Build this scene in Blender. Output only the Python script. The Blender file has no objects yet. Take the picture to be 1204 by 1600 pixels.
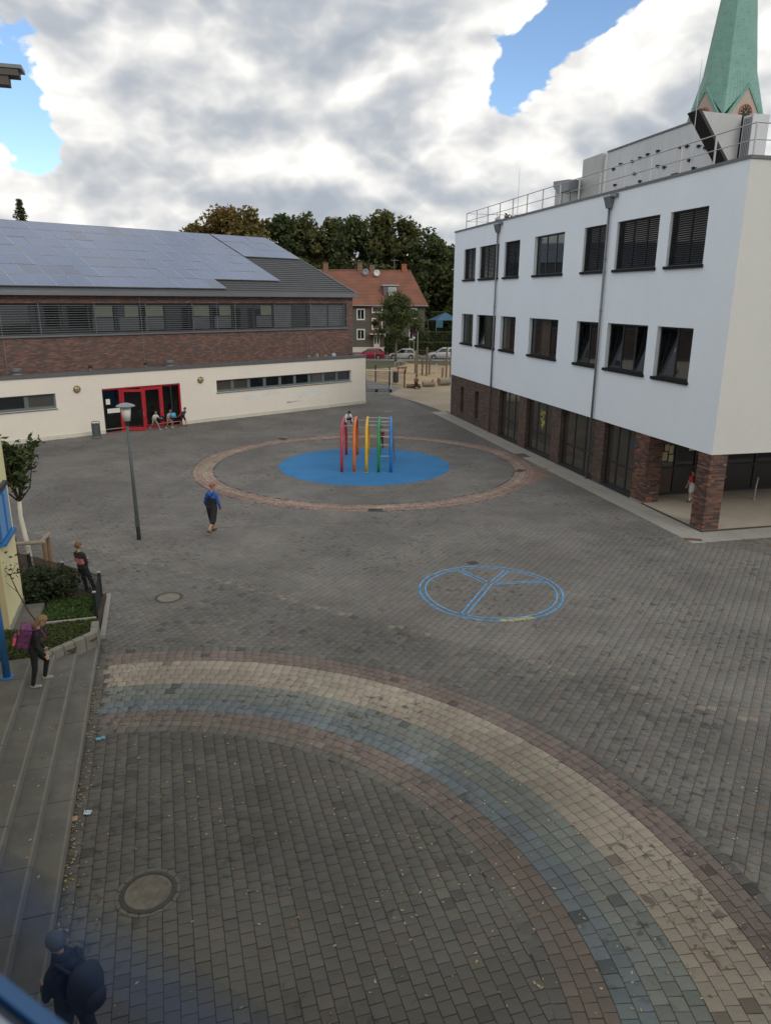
import bpy, bmesh, math, random
import numpy as np
from mathutils import Vector, Matrix
PI = math.pi; R = math.radians
sc = bpy.context.scene
col = sc.collection
rng = random.Random(7)
nrg = np.random.default_rng(11)

# ------------------------------------------------------------------ camera
CAMZ = 8.3
cam_d = bpy.data.cameras.new("camera"); cam = bpy.data.objects.new("camera", cam_d); col.objects.link(cam)
PITCH = math.atan2(334., 1147.); ROLL = R(0.39)
cam.matrix_world = Matrix.Translation((0, 0, CAMZ)) @ Matrix.Rotation(PI/2 - PITCH, 4, 'X') @ Matrix.Rotation(ROLL, 4, 'Z')
cam_d.sensor_fit = 'VERTICAL'; cam_d.sensor_height = 36; cam_d.lens = 36*1147/1600
cam_d.clip_start = 0.05; cam_d.clip_end = 4000
cam_d.dof.use_dof = True; cam_d.dof.focus_distance = 20; cam_d.dof.aperture_fstop = 3.2
sc.camera = cam

# ------------------------------------------------------------------ world: broken cumulus over a Nishita sky
SUN_EL, SUN_AZ = R(36), R(142)          # azimuth clockwise from +Y: behind the camera to the right
w = bpy.data.worlds.new("World"); sc.world = w; w.use_nodes = True
nt = w.node_tree; nt.nodes.clear()
def N(tree, typ, **kw):
    n = tree.nodes.new(typ)
    for k, v in kw.items(): setattr(n, k, v)
    return n
def L(tree, a, b): tree.links.new(a, b)
def mth(tree, op, a, b=None, c=None, clamp=False):
    n = N(tree, 'ShaderNodeMath', operation=op); n.use_clamp = clamp
    for i, x in enumerate((a, b, c)):
        if x is None: continue
        if isinstance(x, (int, float)): n.inputs[i].default_value = x
        else: L(tree, x, n.inputs[i])
    return n.outputs[0]
def build_world():
    T = nt
    tc = N(T, 'ShaderNodeTexCoord'); sep = N(T, 'ShaderNodeSeparateXYZ'); L(T, tc.outputs['Generated'], sep.inputs[0])
    X, Y, Z = sep.outputs
    az = mth(T, 'ARCTAN2', X, Y); el = mth(T, 'ARCSINE', Z)
    def noise(scale, detail, rough, off, stretch=2.0, dist=0.0):
        mp = N(T, 'ShaderNodeMapping'); mp.inputs['Scale'].default_value = (1, 1, stretch); mp.inputs['Location'].default_value = off
        L(T, tc.outputs['Generated'], mp.inputs[0])
        n = N(T, 'ShaderNodeTexNoise'); n.inputs['Scale'].default_value = scale; n.inputs['Detail'].default_value = detail
        n.inputs['Roughness'].default_value = rough; n.inputs['Distortion'].default_value = dist
        L(T, mp.outputs[0], n.inputs['Vector']); return n.outputs['Fac']
    nBig = noise(3.0, 3, .5, (3.1, .4, 1.7))
    nC = noise(13, 6, .60, (2.3, 1.4, 3.7), 1.5, .1)
    nS = noise(3.2, 4, .5, (7.7, 2.1, 4.2), 2.6)
    def billow(dx, dz, octs):
        tot = None
        for k_, (s_, am) in enumerate(octs):
            f_ = noise(s_, 0.0, .5, (1.3+k_*2.1+dx, .4+k_*1.7, .7+k_*.9+dz), 1.55, .55 if k_ < 2 else 0.)
            q_ = mth(T, 'MULTIPLY', mth(T, 'ABSOLUTE', mth(T, 'MULTIPLY_ADD', f_, 2.0, -1.0)), am)
            tot = q_ if tot is None else mth(T, 'ADD', tot, q_)
        return tot
    OC = ((4.6, 1.0), (9.5, .55), (19., .30), (39., .17), (80., .10))
    nA = billow(0, 0, OC); nB = billow(-.015, .07, OC[:4])
    def gauss(lst):
        tot = None
        for (px, py, sx, sy, rot, amp) in lst:      # centre and size in degrees of azimuth and elevation
            dx = mth(T, 'SUBTRACT', az, R(px)); dy = mth(T, 'SUBTRACT', el, R(py))
            c, s = math.cos(R(rot)), math.sin(R(rot))
            u = mth(T, 'ADD', mth(T, 'MULTIPLY', dx, c/R(sx)), mth(T, 'MULTIPLY', dy, s/R(sx)))
            v = mth(T, 'ADD', mth(T, 'MULTIPLY', dx, -s/R(sy)), mth(T, 'MULTIPLY', dy, c/R(sy)))
            q = mth(T, 'ADD', mth(T, 'MULTIPLY', u, u), mth(T, 'MULTIPLY', v, v))
            e = mth(T, 'MULTIPLY', mth(T, 'EXPONENT', mth(T, 'MULTIPLY', q, -1.0)), amp)
            tot = e if tot is None else mth(T, 'ADD', tot, e)
        return tot
    holes = gauss(HOLES); tone = gauss(TONES)
    # cloud cover: slow field, billows, fine fringe
    dens = mth(T, 'ADD', mth(T, 'MULTIPLY_ADD', mth(T, 'SUBTRACT', nBig, .5), .5, .80), mth(T, 'ADD', mth(T, 'MULTIPLY', mth(T, 'SUBTRACT', nA, .45), 1.15), mth(T, 'MULTIPLY', mth(T, 'SUBTRACT', nC, .5), .55)))
    dens = mth(T, 'SUBTRACT', dens, holes)
    mr = N(T, 'ShaderNodeMapRange', interpolation_type='SMOOTHSTEP'); L(T, dens, mr.inputs[0])
    mr.inputs[1].default_value = .27; mr.inputs[2].default_value = .40
    mask = mr.outputs[0]
    # light and shade: billows lit from above, dark flat bases, slow changes of thickness
    rel = mth(T, 'ADD', mth(T, 'MULTIPLY', mth(T, 'SUBTRACT', nA, nB), 1.05), mth(T, 'MULTIPLY', mth(T, 'SUBTRACT', nC, .5), .25))
    thin = mth(T, 'MULTIPLY', mth(T, 'SUBTRACT', .80, dens), .30)
    br = mth(T, 'ADD', mth(T, 'ADD', rel, thin), mth(T, 'ADD', mth(T, 'MULTIPLY_ADD', mth(T, 'SUBTRACT', nS, .5), -1.05, .61), tone))
    cr = N(T, 'ShaderNodeValToRGB'); L(T, br, cr.inputs[0])
    e = cr.color_ramp.elements
    e[0].position = .0; e[0].color = (.40, .445, .51, 1); e[1].position = 1.0; e[1].color = (1.08, 1.06, 1.01, 1)
    for p_, c_ in ((.30, (.50, .535, .58, 1)), (.55, (.68, .69, .70, 1)), (.75, (.86, .855, .84, 1))):
        k = e.new(p_); k.color = c_
    sky = N(T, 'ShaderNodeTexSky', sky_type='NISHITA'); sky.sun_disc = False
    sky.sun_elevation = SUN_EL; sky.sun_rotation = SUN_AZ; sky.air_density = 1.0; sky.dust_density = .1; sky.ozone_density = 3.5
    b1 = N(T, 'ShaderNodeBackground'); L(T, sky.outputs[0], b1.inputs[0]); b1.inputs[1].default_value = 0.15
    b2 = N(T, 'ShaderNodeBackground'); L(T, cr.outputs[0], b2.inputs[0]); b2.inputs[1].default_value = CLOUD
    mx = N(T, 'ShaderNodeMixShader'); L(T, mask, mx.inputs[0]); L(T, b1.outputs[0], mx.inputs[1]); L(T, b2.outputs[0], mx.inputs[2])
    out = N(T, 'ShaderNodeOutputWorld'); L(T, mx.outputs[0], out.inputs[0])
CLOUD = 0.95
#        az     el   sx   sy  rot  amp
HOLES = [(13.6, 18.6, 5.6, 2.2, 38, 1.0), (20, 21.4, 6.5, 2.3, 24, 1.1), (8.4, 14.2, 2.4, 1.6, 45, .7), (-26.0, 13.6, 4.0, 2.8, 0, .95), (-23.4, 9.8, 2.0, 2.2, 0, .75), (-26, 6.0, 3.0, 1.2, 0, .6), (20, 15.6, 5, 2.2, 0, -.45), (2, 4, 60, 4, 0, -.5), (-10, 16, 9, 6, 0, -.4)]
TONES = [(2, 20.2, 12, 1.5, 6, -.34), (-18, 21.2, 9, 1.2, 0, -.14), (-9, 15.2, 7, 2.0, 0, .20), (-8, 11.6, 8, .8, 0, -.20), (19.5, 15.6, 5, 2.6, 0, .20), (-8, 9.4, 7, .8, 0, .18), (-4, 6.6, 9, .9, 0, -.26), (7, 9.2, 4, 1.0, 20, .22), (-26, 8.3, 2.5, .8, 0, .25), (17, 10.8, 5, 1.0, 0, -.16)]
build_world()

# ------------------------------------------------------------------ sun behind thin cloud, exposure
sd = bpy.data.lights.new("sun", 'SUN'); sun = bpy.data.objects.new("sun", sd); col.objects.link(sun)
sd.energy = 1.0; sd.angle = R(24); sd.color = (1, .95, .88)
sdir = Vector((math.sin(SUN_AZ)*math.cos(SUN_EL), math.cos(SUN_AZ)*math.cos(SUN_EL), math.sin(SUN_EL)))
sun.rotation_euler = sdir.to_track_quat('Z', 'Y').to_euler(); sun.location = (0, 0, 60)
sc.view_settings.view_transform = 'Standard'; sc.view_settings.look = 'None'; sc.view_settings.gamma = 1
sc.view_settings.use_curve_mapping = False; sc.view_settings.exposure = 0.14
sc.cycles.max_bounces = 6; sc.cycles.transparent_max_bounces = 12

# ------------------------------------------------------------------ materials
MATS = {}
def mat(name, c=(.5, .5, .5), rough=.8, var=.12, scale=4., bump=0., bscale=40., metal=0., spec=.5, coord='Object', c2=None, patch=2.0, attr=None, patchamp=.12, ior=1.5, extra=None):
    if name in MATS: return MATS[name]
    m = bpy.data.materials.new(name); m.use_nodes = True; T = m.node_tree
    b = T.nodes['Principled BSDF']; b.inputs['Roughness'].default_value = rough; b.inputs['Metallic'].default_value = metal
    b.inputs['Specular IOR Level'].default_value = spec; b.inputs['IOR'].default_value = ior
    tc = N(T, 'ShaderNodeTexCoord'); vec = tc.outputs[coord]
    if coord == 'World':
        pass
    def noise(s, d=5, r=.6):
        n = N(T, 'ShaderNodeTexNoise'); n.inputs['Scale'].default_value = s; n.inputs['Detail'].default_value = d; n.inputs['Roughness'].default_value = r
        L(T, vec, n.inputs['Vector']); return n.outputs['Fac']
    if attr == 'attr':
        a = N(T, 'ShaderNodeAttribute'); a.attribute_name = 'pcol'; base = a.outputs['Color']
    elif attr == 'obj':
        a = N(T, 'ShaderNodeObjectInfo'); base = a.outputs['Color']
    else:
        rgb = N(T, 'ShaderNodeRGB'); rgb.outputs[0].default_value = (*c, 1); base = rgb.outputs[0]
    if c2 is not None:
        mx = N(T, 'ShaderNodeMix', data_type='RGBA'); rp = N(T, 'ShaderNodeMapRange'); rp.inputs[1].default_value = .42; rp.inputs[2].default_value = .58
        L(T, noise(patch, 6), rp.inputs[0]); L(T, rp.outputs[0], mx.inputs[0]); L(T, base, mx.inputs[6]); mx.inputs[7].default_value = (*c2, 1); base = mx.outputs[2]
    v = mth(T, 'MULTIPLY_ADD', mth(T, 'SUBTRACT', noise(scale), .5), 2*var*1.8, 1.0)
    v2 = mth(T, 'MULTIPLY_ADD', mth(T, 'SUBTRACT', noise(scale*.12, 4), .5), 2*patchamp*1.8, v)
    mu = N(T, 'ShaderNodeVectorMath', operation='SCALE'); L(T, base, mu.inputs[0]); L(T, v2, mu.inputs['Scale']); base = mu.outputs[0]
    if extra: base = extra(T, base, vec, b)
    L(T, base, b.inputs['Base Color'])
    if bump > 0:
        bp = N(T, 'ShaderNodeBump'); bp.inputs['Strength'].default_value = bump; bp.inputs['Distance'].default_value = .02
        L(T, noise(bscale, 6), bp.inputs['Height']); L(T, bp.outputs[0], b.inputs['Normal'])
    MATS[name] = m; return m

def pave_extra(T, base, vec, b):
    # damp dark blotches, dried dirt and pale scuffs with shapes of their own
    g = N(T, 'ShaderNodeNewGeometry'); pos = g.outputs['Position']
    def nz(s, d=5, r=.6, dist=0):
        n = N(T, 'ShaderNodeTexNoise'); n.inputs['Scale'].default_value = s; n.inputs['Detail'].default_value = d; n.inputs['Roughness'].default_value = r; n.inputs['Distortion'].default_value = dist
        L(T, pos, n.inputs['Vector']); return n.outputs['Fac']
    def ss(x, a, c):
        mr = N(T, 'ShaderNodeMapRange', interpolation_type='SMOOTHSTEP'); mr.inputs[1].default_value = a; mr.inputs[2].default_value = c; L(T, x, mr.inputs[0]); return mr.outputs[0]
    big = ss(nz(.33, 4), .36, .66)
    grain = mth(T, 'MULTIPLY_ADD', mth(T, 'SUBTRACT', nz(90, 3, .7), .5), .55, 1.0)
    f = mth(T, 'MULTIPLY', mth(T, 'MULTIPLY_ADD', big, .26, .86), grain)
    mu = N(T, 'ShaderNodeVectorMath', operation='SCALE'); L(T, base, mu.inputs[0]); L(T, f, mu.inputs['Scale'])
    mx = N(T, 'ShaderNodeMix', data_type='RGBA'); L(T, mth(T, 'MULTIPLY', ss(nz(.8, 7, .65), .56, .72), .28), mx.inputs[0]); L(T, mu.outputs[0], mx.inputs[6]); mx.inputs[7].default_value = (.10, .086, .066, 1)
    mx2 = N(T, 'ShaderNodeMix', data_type='RGBA'); L(T, mth(T, 'MULTIPLY', mth(T, 'MULTIPLY', ss(nz(5.2, 4, .55, .5), .56, .63), ss(nz(.28, 3), .47, .56)), .62), mx2.inputs[0]); L(T, mx.outputs[2], mx2.inputs[6]); mx2.inputs[7].default_value = (.045, .043, .04, 1)
    return mx2.outputs[2]
paver_attr = mat('paver_stone', rough=.86, var=.10, scale=9, bump=.25, bscale=60, attr='attr', extra=pave_extra, spec=.3)
paver_obj = mat('paver_stone_single', rough=.86, var=.10, scale=3, bump=.25, bscale=14, attr='obj', extra=pave_extra, spec=.3)
leaf_attr = mat('leaf', rough=.75, var=.1, scale=2, attr='attr', spec=.25)
joint = mat('joint_sand', (.075, .071, .064), .95, .3, 8)
def translucent(m, f):
    T = m.node_tree; b = T.nodes['Principled BSDF']; out = T.nodes['Material Output']; t = N(T, 'ShaderNodeBsdfTranslucent'); L(T, b.inputs['Base Color'].links[0].from_socket, t.inputs[0])
    x = N(T, 'ShaderNodeMixShader'); x.inputs[0].default_value = f; L(T, b.outputs[0], x.inputs[1]); L(T, t.outputs[0], x.inputs[2]); L(T, x.outputs[0], out.inputs[0])
translucent(leaf_attr, .3)
concrete = mat('concrete', (.27, .26, .235), .9, .10, 5, .25, 50)
step_conc = mat('step_concrete', (.125, .12, .106), .9, .12, 4, .3, 60, c2=(.10, .096, .084), patch=1.3)
nosing_m = mat('step_edge', (.165, .157, .138), .9, .12, 4)
white_r = mat('white_render', (.80, .88, .97), .9, .02, 3, .08, 60, patchamp=.03)
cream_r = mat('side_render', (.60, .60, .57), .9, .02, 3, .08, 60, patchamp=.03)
gym_cream = mat('cream_render', (.76, .70, .61), .9, .03, 2, .05, 50, patchamp=.04)
plinth_m = mat('plinth_render', (.58, .56, .47), .9, .06, 3)
yellow_r = mat('yellow_render', (.74, .68, .40), .9, .05, 2, .05, 50)
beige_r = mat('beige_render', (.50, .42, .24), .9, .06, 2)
anthr = mat('anthracite_metal', (.022, .024, .028), .45, .05, 5)
glass_d = mat('window_glass', (.010, .012, .014), .03, .0, 5, spec=.7, ior=1.55, patchamp=0)
glass_w = mat('window_glass_warm', (.07, .06, .05), .05, .25, .5, spec=.7, ior=1.55)
blind_m = mat('blind_slat', (.075, .078, .085), .5, .05, 5)
zinc = mat('zinc', (.20, .21, .225), .42, .08, 3, metal=.55)
flash_m = mat('roof_flashing', (.13, .135, .14), .5, .06, 3, metal=.3)
galv = mat('galvanised_steel', (.42, .42, .42), .45, .06, 6, metal=.6)
roofgrey = mat('roof_membrane', (.14, .14, .14), .95, .15, 1, .2)
blue_paint = mat('blue_paint', (.03, .16, .42), .45, .05, 5)
blue_pale = mat('blue_window_panel', (.14, .33, .66), .35, .06, 2)
red_paint = mat('red_paint', (.42, .018, .03), .4, .06, 4)
dark_in = mat('dark_interior', (.03, .03, .03), .9, .2, 2)
arc_floor = mat('arcade_paving', (.33, .29, .235), .85, .07, 3, .1, 50)
black_m = mat('black_metal', (.012, .012, .013), .5, .05, 4)
paper = mat('paper', (.72, .72, .66), .8, .03, 3)
wood = mat('weathered_wood', (.20, .12, .065), .85, .22, 6, .4, 30)
pale_wood = mat('grey_log', (.26, .22, .17), .9, .2, 6, .4, 30)
bark = mat('bark', (.055, .042, .03), .95, .25, 8, .6, 20)
whitebark = mat('limewashed_bark', (.62, .59, .52), .9, .08, 6, .3, 20)
soil = mat('soil', (.045, .032, .02), .95, .3, 6, .6, 20)
rubber = mat('black_rubber', (.018, .018, .018), .7, .05, 4)
grey_green = mat('grey_green_steel', (.075, .095, .095), .5, .08, 4, metal=.2)
lampwhite = mat('opal_lamp_glass', (.62, .62, .58), .35, .03, 4)
brasslamp = mat('brass_wall_lamp', (.45, .36, .18), .4, .08, 8)

def brick_extra(sx, sz, cols, mortar, msize):
    def f(T, base, vec, b):
        s = N(T, 'ShaderNodeSeparateXYZ'); L(T, vec, s.inputs[0]); cb = N(T, 'ShaderNodeCombineXYZ')
        L(T, mth(T, 'ADD', s.outputs[0], s.outputs[1]), cb.inputs[0]); L(T, s.outputs[2], cb.inputs[1])
        br = N(T, 'ShaderNodeTexBrick'); L(T, cb.outputs[0], br.inputs['Vector'])
        br.inputs['Scale'].default_value = 1; br.inputs['Brick Width'].default_value = sx; br.inputs['Row Height'].default_value = sz; br.inputs['Mortar Size'].default_value = msize
        br.inputs['Color1'].default_value = (0, 0, 0, 1); br.inputs['Color2'].default_value = (1, 1, 1, 1); br.inputs['Mortar'].default_value = (.5, .5, .5, 1)
        # one random number for each brick
        cr = N(T, 'ShaderNodeValToRGB'); L(T, br.outputs['Color'], cr.inputs[0]); cr.color_ramp.interpolation = 'CONSTANT'
        e = cr.color_ramp.elements; e[0].position = 0; e[0].color = (*cols[0], 1); e[1].position = 1/len(cols); e[1].color = (*cols[1], 1)
        for i in range(2, len(cols)):
            k = e.new(i/len(cols)); k.color = (*cols[i], 1)
        n = N(T, 'ShaderNodeTexNoise'); n.inputs['Scale'].default_value = 1.2; L(T, vec, n.inputs['Vector'])
        mx = N(T, 'ShaderNodeMix', data_type='RGBA'); L(T, br.outputs['Fac'], mx.inputs[0]); L(T, cr.outputs[0], mx.inputs[6]); mx.inputs[7].default_value = (*mortar, 1)
        mu = N(T, 'ShaderNodeVectorMath', operation='SCALE'); L(T, mx.outputs[2], mu.inputs[0]); L(T, mth(T, 'MULTIPLY_ADD', n.outputs['Fac'], .7, .65), mu.inputs['Scale'])
        bp = N(T, 'ShaderNodeBump'); bp.inputs['Strength'].default_value = .6; bp.inputs['Distance'].default_value = .01; bp.invert = True
        L(T, br.outputs['Fac'], bp.inputs['Height']); L(T, bp.outputs[0], b.inputs['Normal'])
        return mu.outputs[0]
    return f
BR = [(.175, .085, .066), (.12, .066, .058), (.20, .10, .075), (.09, .062, .06), (.15, .078, .064), (.23, .11, .08), (.11, .074, .068)]
BRD = [(.13, .065, .048), (.07, .045, .042), (.16, .08, .055), (.05, .042, .042), (.10, .055, .048)]
gym_brick = mat('gym_brick', extra=brick_extra(.30, .085, BR, (.10, .08, .07), .012), rough=.85)
pier_brick_far = mat('dark_brick', extra=brick_extra(.25, .075, BRD, (.09, .08, .07), .012), rough=.85)
brick_obj = mat('single_brick', attr='obj', rough=.8, var=.15, scale=6, bump=.3, bscale=20)
mortar_m = mat('mortar', (.15, .135, .12), .95, .15, 6)

def stripe_extra(axis, period, lo, hi, width=.12):
    def f(T, base, vec, b):
        s = N(T, 'ShaderNodeSeparateXYZ'); L(T, vec, s.inputs[0])
        fr = mth(T, 'FRACT', mth(T, 'MULTIPLY', s.outputs[axis], 1/period))
        st = mth(T, 'LESS_THAN', fr, width)
        mu = N(T, 'ShaderNodeVectorMath', operation='SCALE'); L(T, base, mu.inputs[0]); L(T, mth(T, 'MULTIPLY_ADD', st, lo-hi, hi), mu.inputs['Scale'])
        return mu.outputs[0]
    return f

# ------------------------------------------------------------------ mesh helpers
class B:
    def __init__(s): s.v = []; s.f = []; s.m = []
    def poly(s, pts, m=0):
        i = len(s.v); s.v += [tuple(p) for p in pts]; s.f.append(tuple(range(i, i+len(pts)))); s.m.append(m); return s
    def box(s, x0, x1, y0, y1, z0, z1, m=0):
        return s.hexa([(x0, y0, z0), (x1, y0, z0), (x1, y1, z0), (x0, y1, z0), (x0, y0, z1), (x1, y0, z1), (x1, y1, z1), (x0, y1, z1)], m)
    def hexa(s, p, m=0):
        i = len(s.v); s.v += [tuple(q) for q in p]
        for q in ((0, 3, 2, 1), (4, 5, 6, 7), (0, 1, 5, 4), (1, 2, 6, 5), (2, 3, 7, 6), (3, 0, 4, 7)): s.f.append(tuple(i+k for k in q)); s.m.append(m)
        return s
    def prism(s, poly, vec, m=0):
        n = len(poly); i = len(s.v); vec = Vector(vec)
        s.v += [tuple(p) for p in poly] + [tuple(Vector(p)+vec) for p in poly]
        s.f.append(tuple(i+k for k in reversed(range(n)))); s.m.append(m); s.f.append(tuple(i+n+k for k in range(n))); s.m.append(m)
        for k in range(n): s.f.append((i+k, i+(k+1) % n, i+n+(k+1) % n, i+n+k)); s.m.append(m)
        return s
    def tube(s, pts, r, n=8, m=0, closed=False, caps=True):
        pts = [Vector(p) for p in pts]; k = len(pts); rr = r if isinstance(r, (list, tuple)) else [r]*k
        i0 = len(s.v); up = Vector((0, 0, 1)); prev = None
        for j, p in enumerate(pts):
            if closed: t = pts[(j+1) % k]-pts[j-1]
            else: t = pts[min(j+1, k-1)]-pts[max(j-1, 0)]
            t = t.normalized() if t.length > 1e-9 else Vector((0, 0, 1))
            if prev is None: a = (up if abs(t.z) < .95 else Vector((1, 0, 0))).cross(t).normalized()
            else:
                a = prev-t*prev.dot(t); a = a.normalized() if a.length > 1e-6 else Vector((1, 0, 0))
            prev = a; bb = t.cross(a)
            for q in range(n):
                an = 2*PI*q/n; s.v.append(tuple(p+(a*math.cos(an)+bb*math.sin(an))*rr[j]))
        for j in range(k if closed else k-1):
            j2 = (j+1) % k
            for q in range(n):
                q2 = (q+1) % n; s.f.append((i0+j*n+q, i0+j*n+q2, i0+j2*n+q2, i0+j2*n+q)); s.m.append(m)
        if caps and not closed:
            s.f.append(tuple(i0+q for q in reversed(range(n)))); s.m.append(m)
            s.f.append(tuple(i0+(k-1)*n+q for q in range(n))); s.m.append(m)
        return s
    def lathe(s, prof, c=(0, 0, 0), n=16, m=0, axis='z'):
        i0 = len(s.v); k = len(prof)
        for (r, z) in prof:
            for q in range(n):
                an = 2*PI*q/n; x, y = max(r, 1e-4)*math.cos(an), max(r, 1e-4)*math.sin(an)
                P = (x, y, z) if axis == 'z' else ((x, z, y) if axis == 'y' else (z, x, y))
                s.v.append((c[0]+P[0], c[1]+P[1], c[2]+P[2]))
        for j in range(k-1):
            for q in range(n):
                q2 = (q+1) % n; s.f.append((i0+j*n+q, i0+j*n+q2, i0+(j+1)*n+q2, i0+(j+1)*n+q)); s.m.append(m)
        s.f.append(tuple(i0+q for q in reversed(range(n)))); s.m.append(m); s.f.append(tuple(i0+(k-1)*n+q for q in range(n))); s.m.append(m)
        return s
    def wall(s, x0, x1, z0, z1, ops, y=0., depth=.2, m=0, mr=None):
        mr = m if mr is None else mr
        xs = sorted({x0, x1, *[o[0] for o in ops], *[o[1] for o in ops]}); zs = sorted({z0, z1, *[o[2] for o in ops], *[o[3] for o in ops]})
        for a, b_ in zip(xs, xs[1:]):
            for c, d in zip(zs, zs[1:]):
                mx, mz = (a+b_)/2, (c+d)/2
                if any(o[0] < mx < o[1] and o[2] < mz < o[3] for o in ops): continue
                s.poly([(a, y, c), (a, y, d), (b_, y, d), (b_, y, c)], m)
        for (a, b_, c, d) in [o[:4] for o in ops]:
            y2 = y-depth
            s.poly([(a, y, c), (a, y2, c), (a, y2, d), (a, y, d)], mr); s.poly([(b_, y, c), (b_, y, d), (b_, y2, d), (b_, y2, c)], mr)
            s.poly([(a, y, d), (a, y2, d), (b_, y2, d), (b_, y, d)], mr); s.poly([(a, y, c), (b_, y, c), (b_, y2, c), (a, y2, c)], mr)
        return s
    def build(s, name, mats, parent=None, smooth=False, kind=None, fix=True, bevel=0):
        me = bpy.data.meshes.new(name); me.from_pydata(s.v, [], s.f)
        mats = mats if isinstance(mats, (list, tuple)) else [mats]
        for q in mats: me.materials.append(q)
        if len(mats) > 1: me.polygons.foreach_set('material_index', s.m)
        if fix or bevel:
            bm = bmesh.new(); bm.from_mesh(me)
            if bevel: bmesh.ops.bevel(bm, geom=bm.edges[:], offset=bevel, segments=1, affect='EDGES', profile=.5)
            bmesh.ops.recalc_face_normals(bm, faces=bm.faces[:]); bm.to_mesh(me); bm.free()
        if smooth: me.polygons.foreach_set('use_smooth', [True]*len(me.polygons))
        me.update()
        o = bpy.data.objects.new(name, me); col.objects.link(o)
        if parent is not None: o.parent = parent
        if kind: o['kind'] = kind
        return o
def tag(o, label, cat, group=None):
    o['label'] = label; o['category'] = cat
    if group: o['group'] = group
    return o
def empty(name, loc=(0, 0, 0), rz=0., label=None, cat=None, group=None):
    o = bpy.data.objects.new(name, None); col.objects.link(o); o.location = loc; o.rotation_euler = (0, 0, rz)
    o.empty_display_size = .3
    if label: tag(o, label, cat, group)
    return o
def copy_tree(o, parent=None):
    c = o.copy(); col.objects.link(c); c.parent = parent
    for ch in list(o.children): copy_tree(ch, c)
    return c
CAMP = np.array([0, 0, CAMZ]); _mw = np.array(cam.matrix_world.to_3x3())
def project(P):          # photograph pixels (1204 x 1600), only used to choose which pieces stand near enough to be built singly
    d = (np.asarray(P, float)-CAMP) @ _mw
    return 602+1147*d[..., 0]/-d[..., 2], 800-1147*d[..., 1]/-d[..., 2]
def setcol(me, cols):
    at = me.attributes.new('pcol', 'FLOAT_COLOR', 'FACE')
    c4 = np.ones((len(cols), 4), np.float32); c4[:, :3] = cols; at.data.foreach_set('color', c4.ravel())
def np_mesh(name, verts, quads, m, parent=None, kind=None, cols=None):
    me = bpy.data.meshes.new(name); nv, nf = len(verts), len(quads); k = quads.shape[1]
    me.vertices.add(nv); me.vertices.foreach_set('co', np.asarray(verts, np.float32).ravel())
    me.loops.add(nf*k); me.loops.foreach_set('vertex_index', np.asarray(quads, np.int32).ravel())
    me.polygons.add(nf); me.polygons.foreach_set('loop_start', np.arange(0, nf*k, k, dtype=np.int32))
    me.update(calc_edges=True); me.validate()
    me.materials.append(m)
    if cols is not None: setcol(me, cols)
    o = bpy.data.objects.new(name, me); col.objects.link(o)
    if parent is not None: o.parent = parent
    if kind: o['kind'] = kind
    return o
def structure(name, pts, m, z=0.):
    o = B().poly([(p[0], p[1], z if len(p) < 3 else p[2]) for p in pts]).build(name, m); o['kind'] = 'structure'; return o

# ================================================================== SETTING: ground and paving
grass_m = mat('grass_ground', (.045, .062, .02), .95, .3, 3, .5, 30, c2=(.075, .07, .03), patch=.4)
sand_m = mat('sand', (.36, .27, .165), .95, .12, 2, .4, 25, c2=(.30, .22, .13), patch=.25)
gravel_m = mat('gravel_sand', (.34, .285, .21), .95, .16, 3, .4, 30, c2=(.29, .24, .175), patch=.2)
asphalt = mat('asphalt', (.055, .055, .056), .9, .12, 3, .2, 60)
grey_path = mat('path_paving', (.16, .16, .165), .9, .10, 2, .2, 40)
dirt_m = mat('worn_dirt', (.13, .095, .07), .95, .2, 3, .4, 40, c2=(.09, .075, .062), patch=1.2)
structure('ground', [(-1500, -60), (1500, -60), (1500, 2600), (-1500, 2600)], mat('far_ground', (.07, .075, .035), .95, .25, .05, c2=(.05, .06, .03), patch=.02), -.06)
plaza = structure('plaza', [(-70, -20), (60, -20), (60, 66.6), (-70, 66.6)], joint, -.016)
structure('gravel_yard', [(.2, 66.5), (2.4, 61.8), (3.7, 58.4), (4.6, 55.0), (40, 55), (40, 72), (1.5, 71.6)], gravel_m, -.004)
structure('grey_path', [(-30, 66.6), (.2, 66.6), (1.5, 71.6), (.3, 74), (-6, 85), (-30, 85)], grey_path, -.008)
structure('sand_yard', [(-30, 85), (-6, 85), (.3, 74), (1.5, 71.6), (60, 72.0), (60, 103), (-30, 103)], sand_m, -.012)
grass = structure('grass_verge', [(-30, 90.5), (-2, 91), (1.2, 93.5), (2.2, 97.0), (2.6, 99.5), (7, 97.0), (14, 96.0), (60, 96), (60, 103.4), (-30, 103.4)], grass_m, -.004)
structure('pavement', [(-60, 103.4), (80, 103.4), (80, 105.2), (-60, 105.2)], mat('footpath_slabs', (.22, .215, .2), .9, .1, 2), .02)
road = structure('road', [(-200, 105.2), (200, 105.2), (200, 112.5), (-200, 112.5)], asphalt, -.02)
kb = B().box(-200, 200, 105.05, 105.2, -.05, .09).build('kerb', concrete); kb['kind'] = 'structure'
kb = B().box(-200, 200, 112.5, 112.65, -.05, .09).build('kerb', concrete); kb['kind'] = 'structure'

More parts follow.
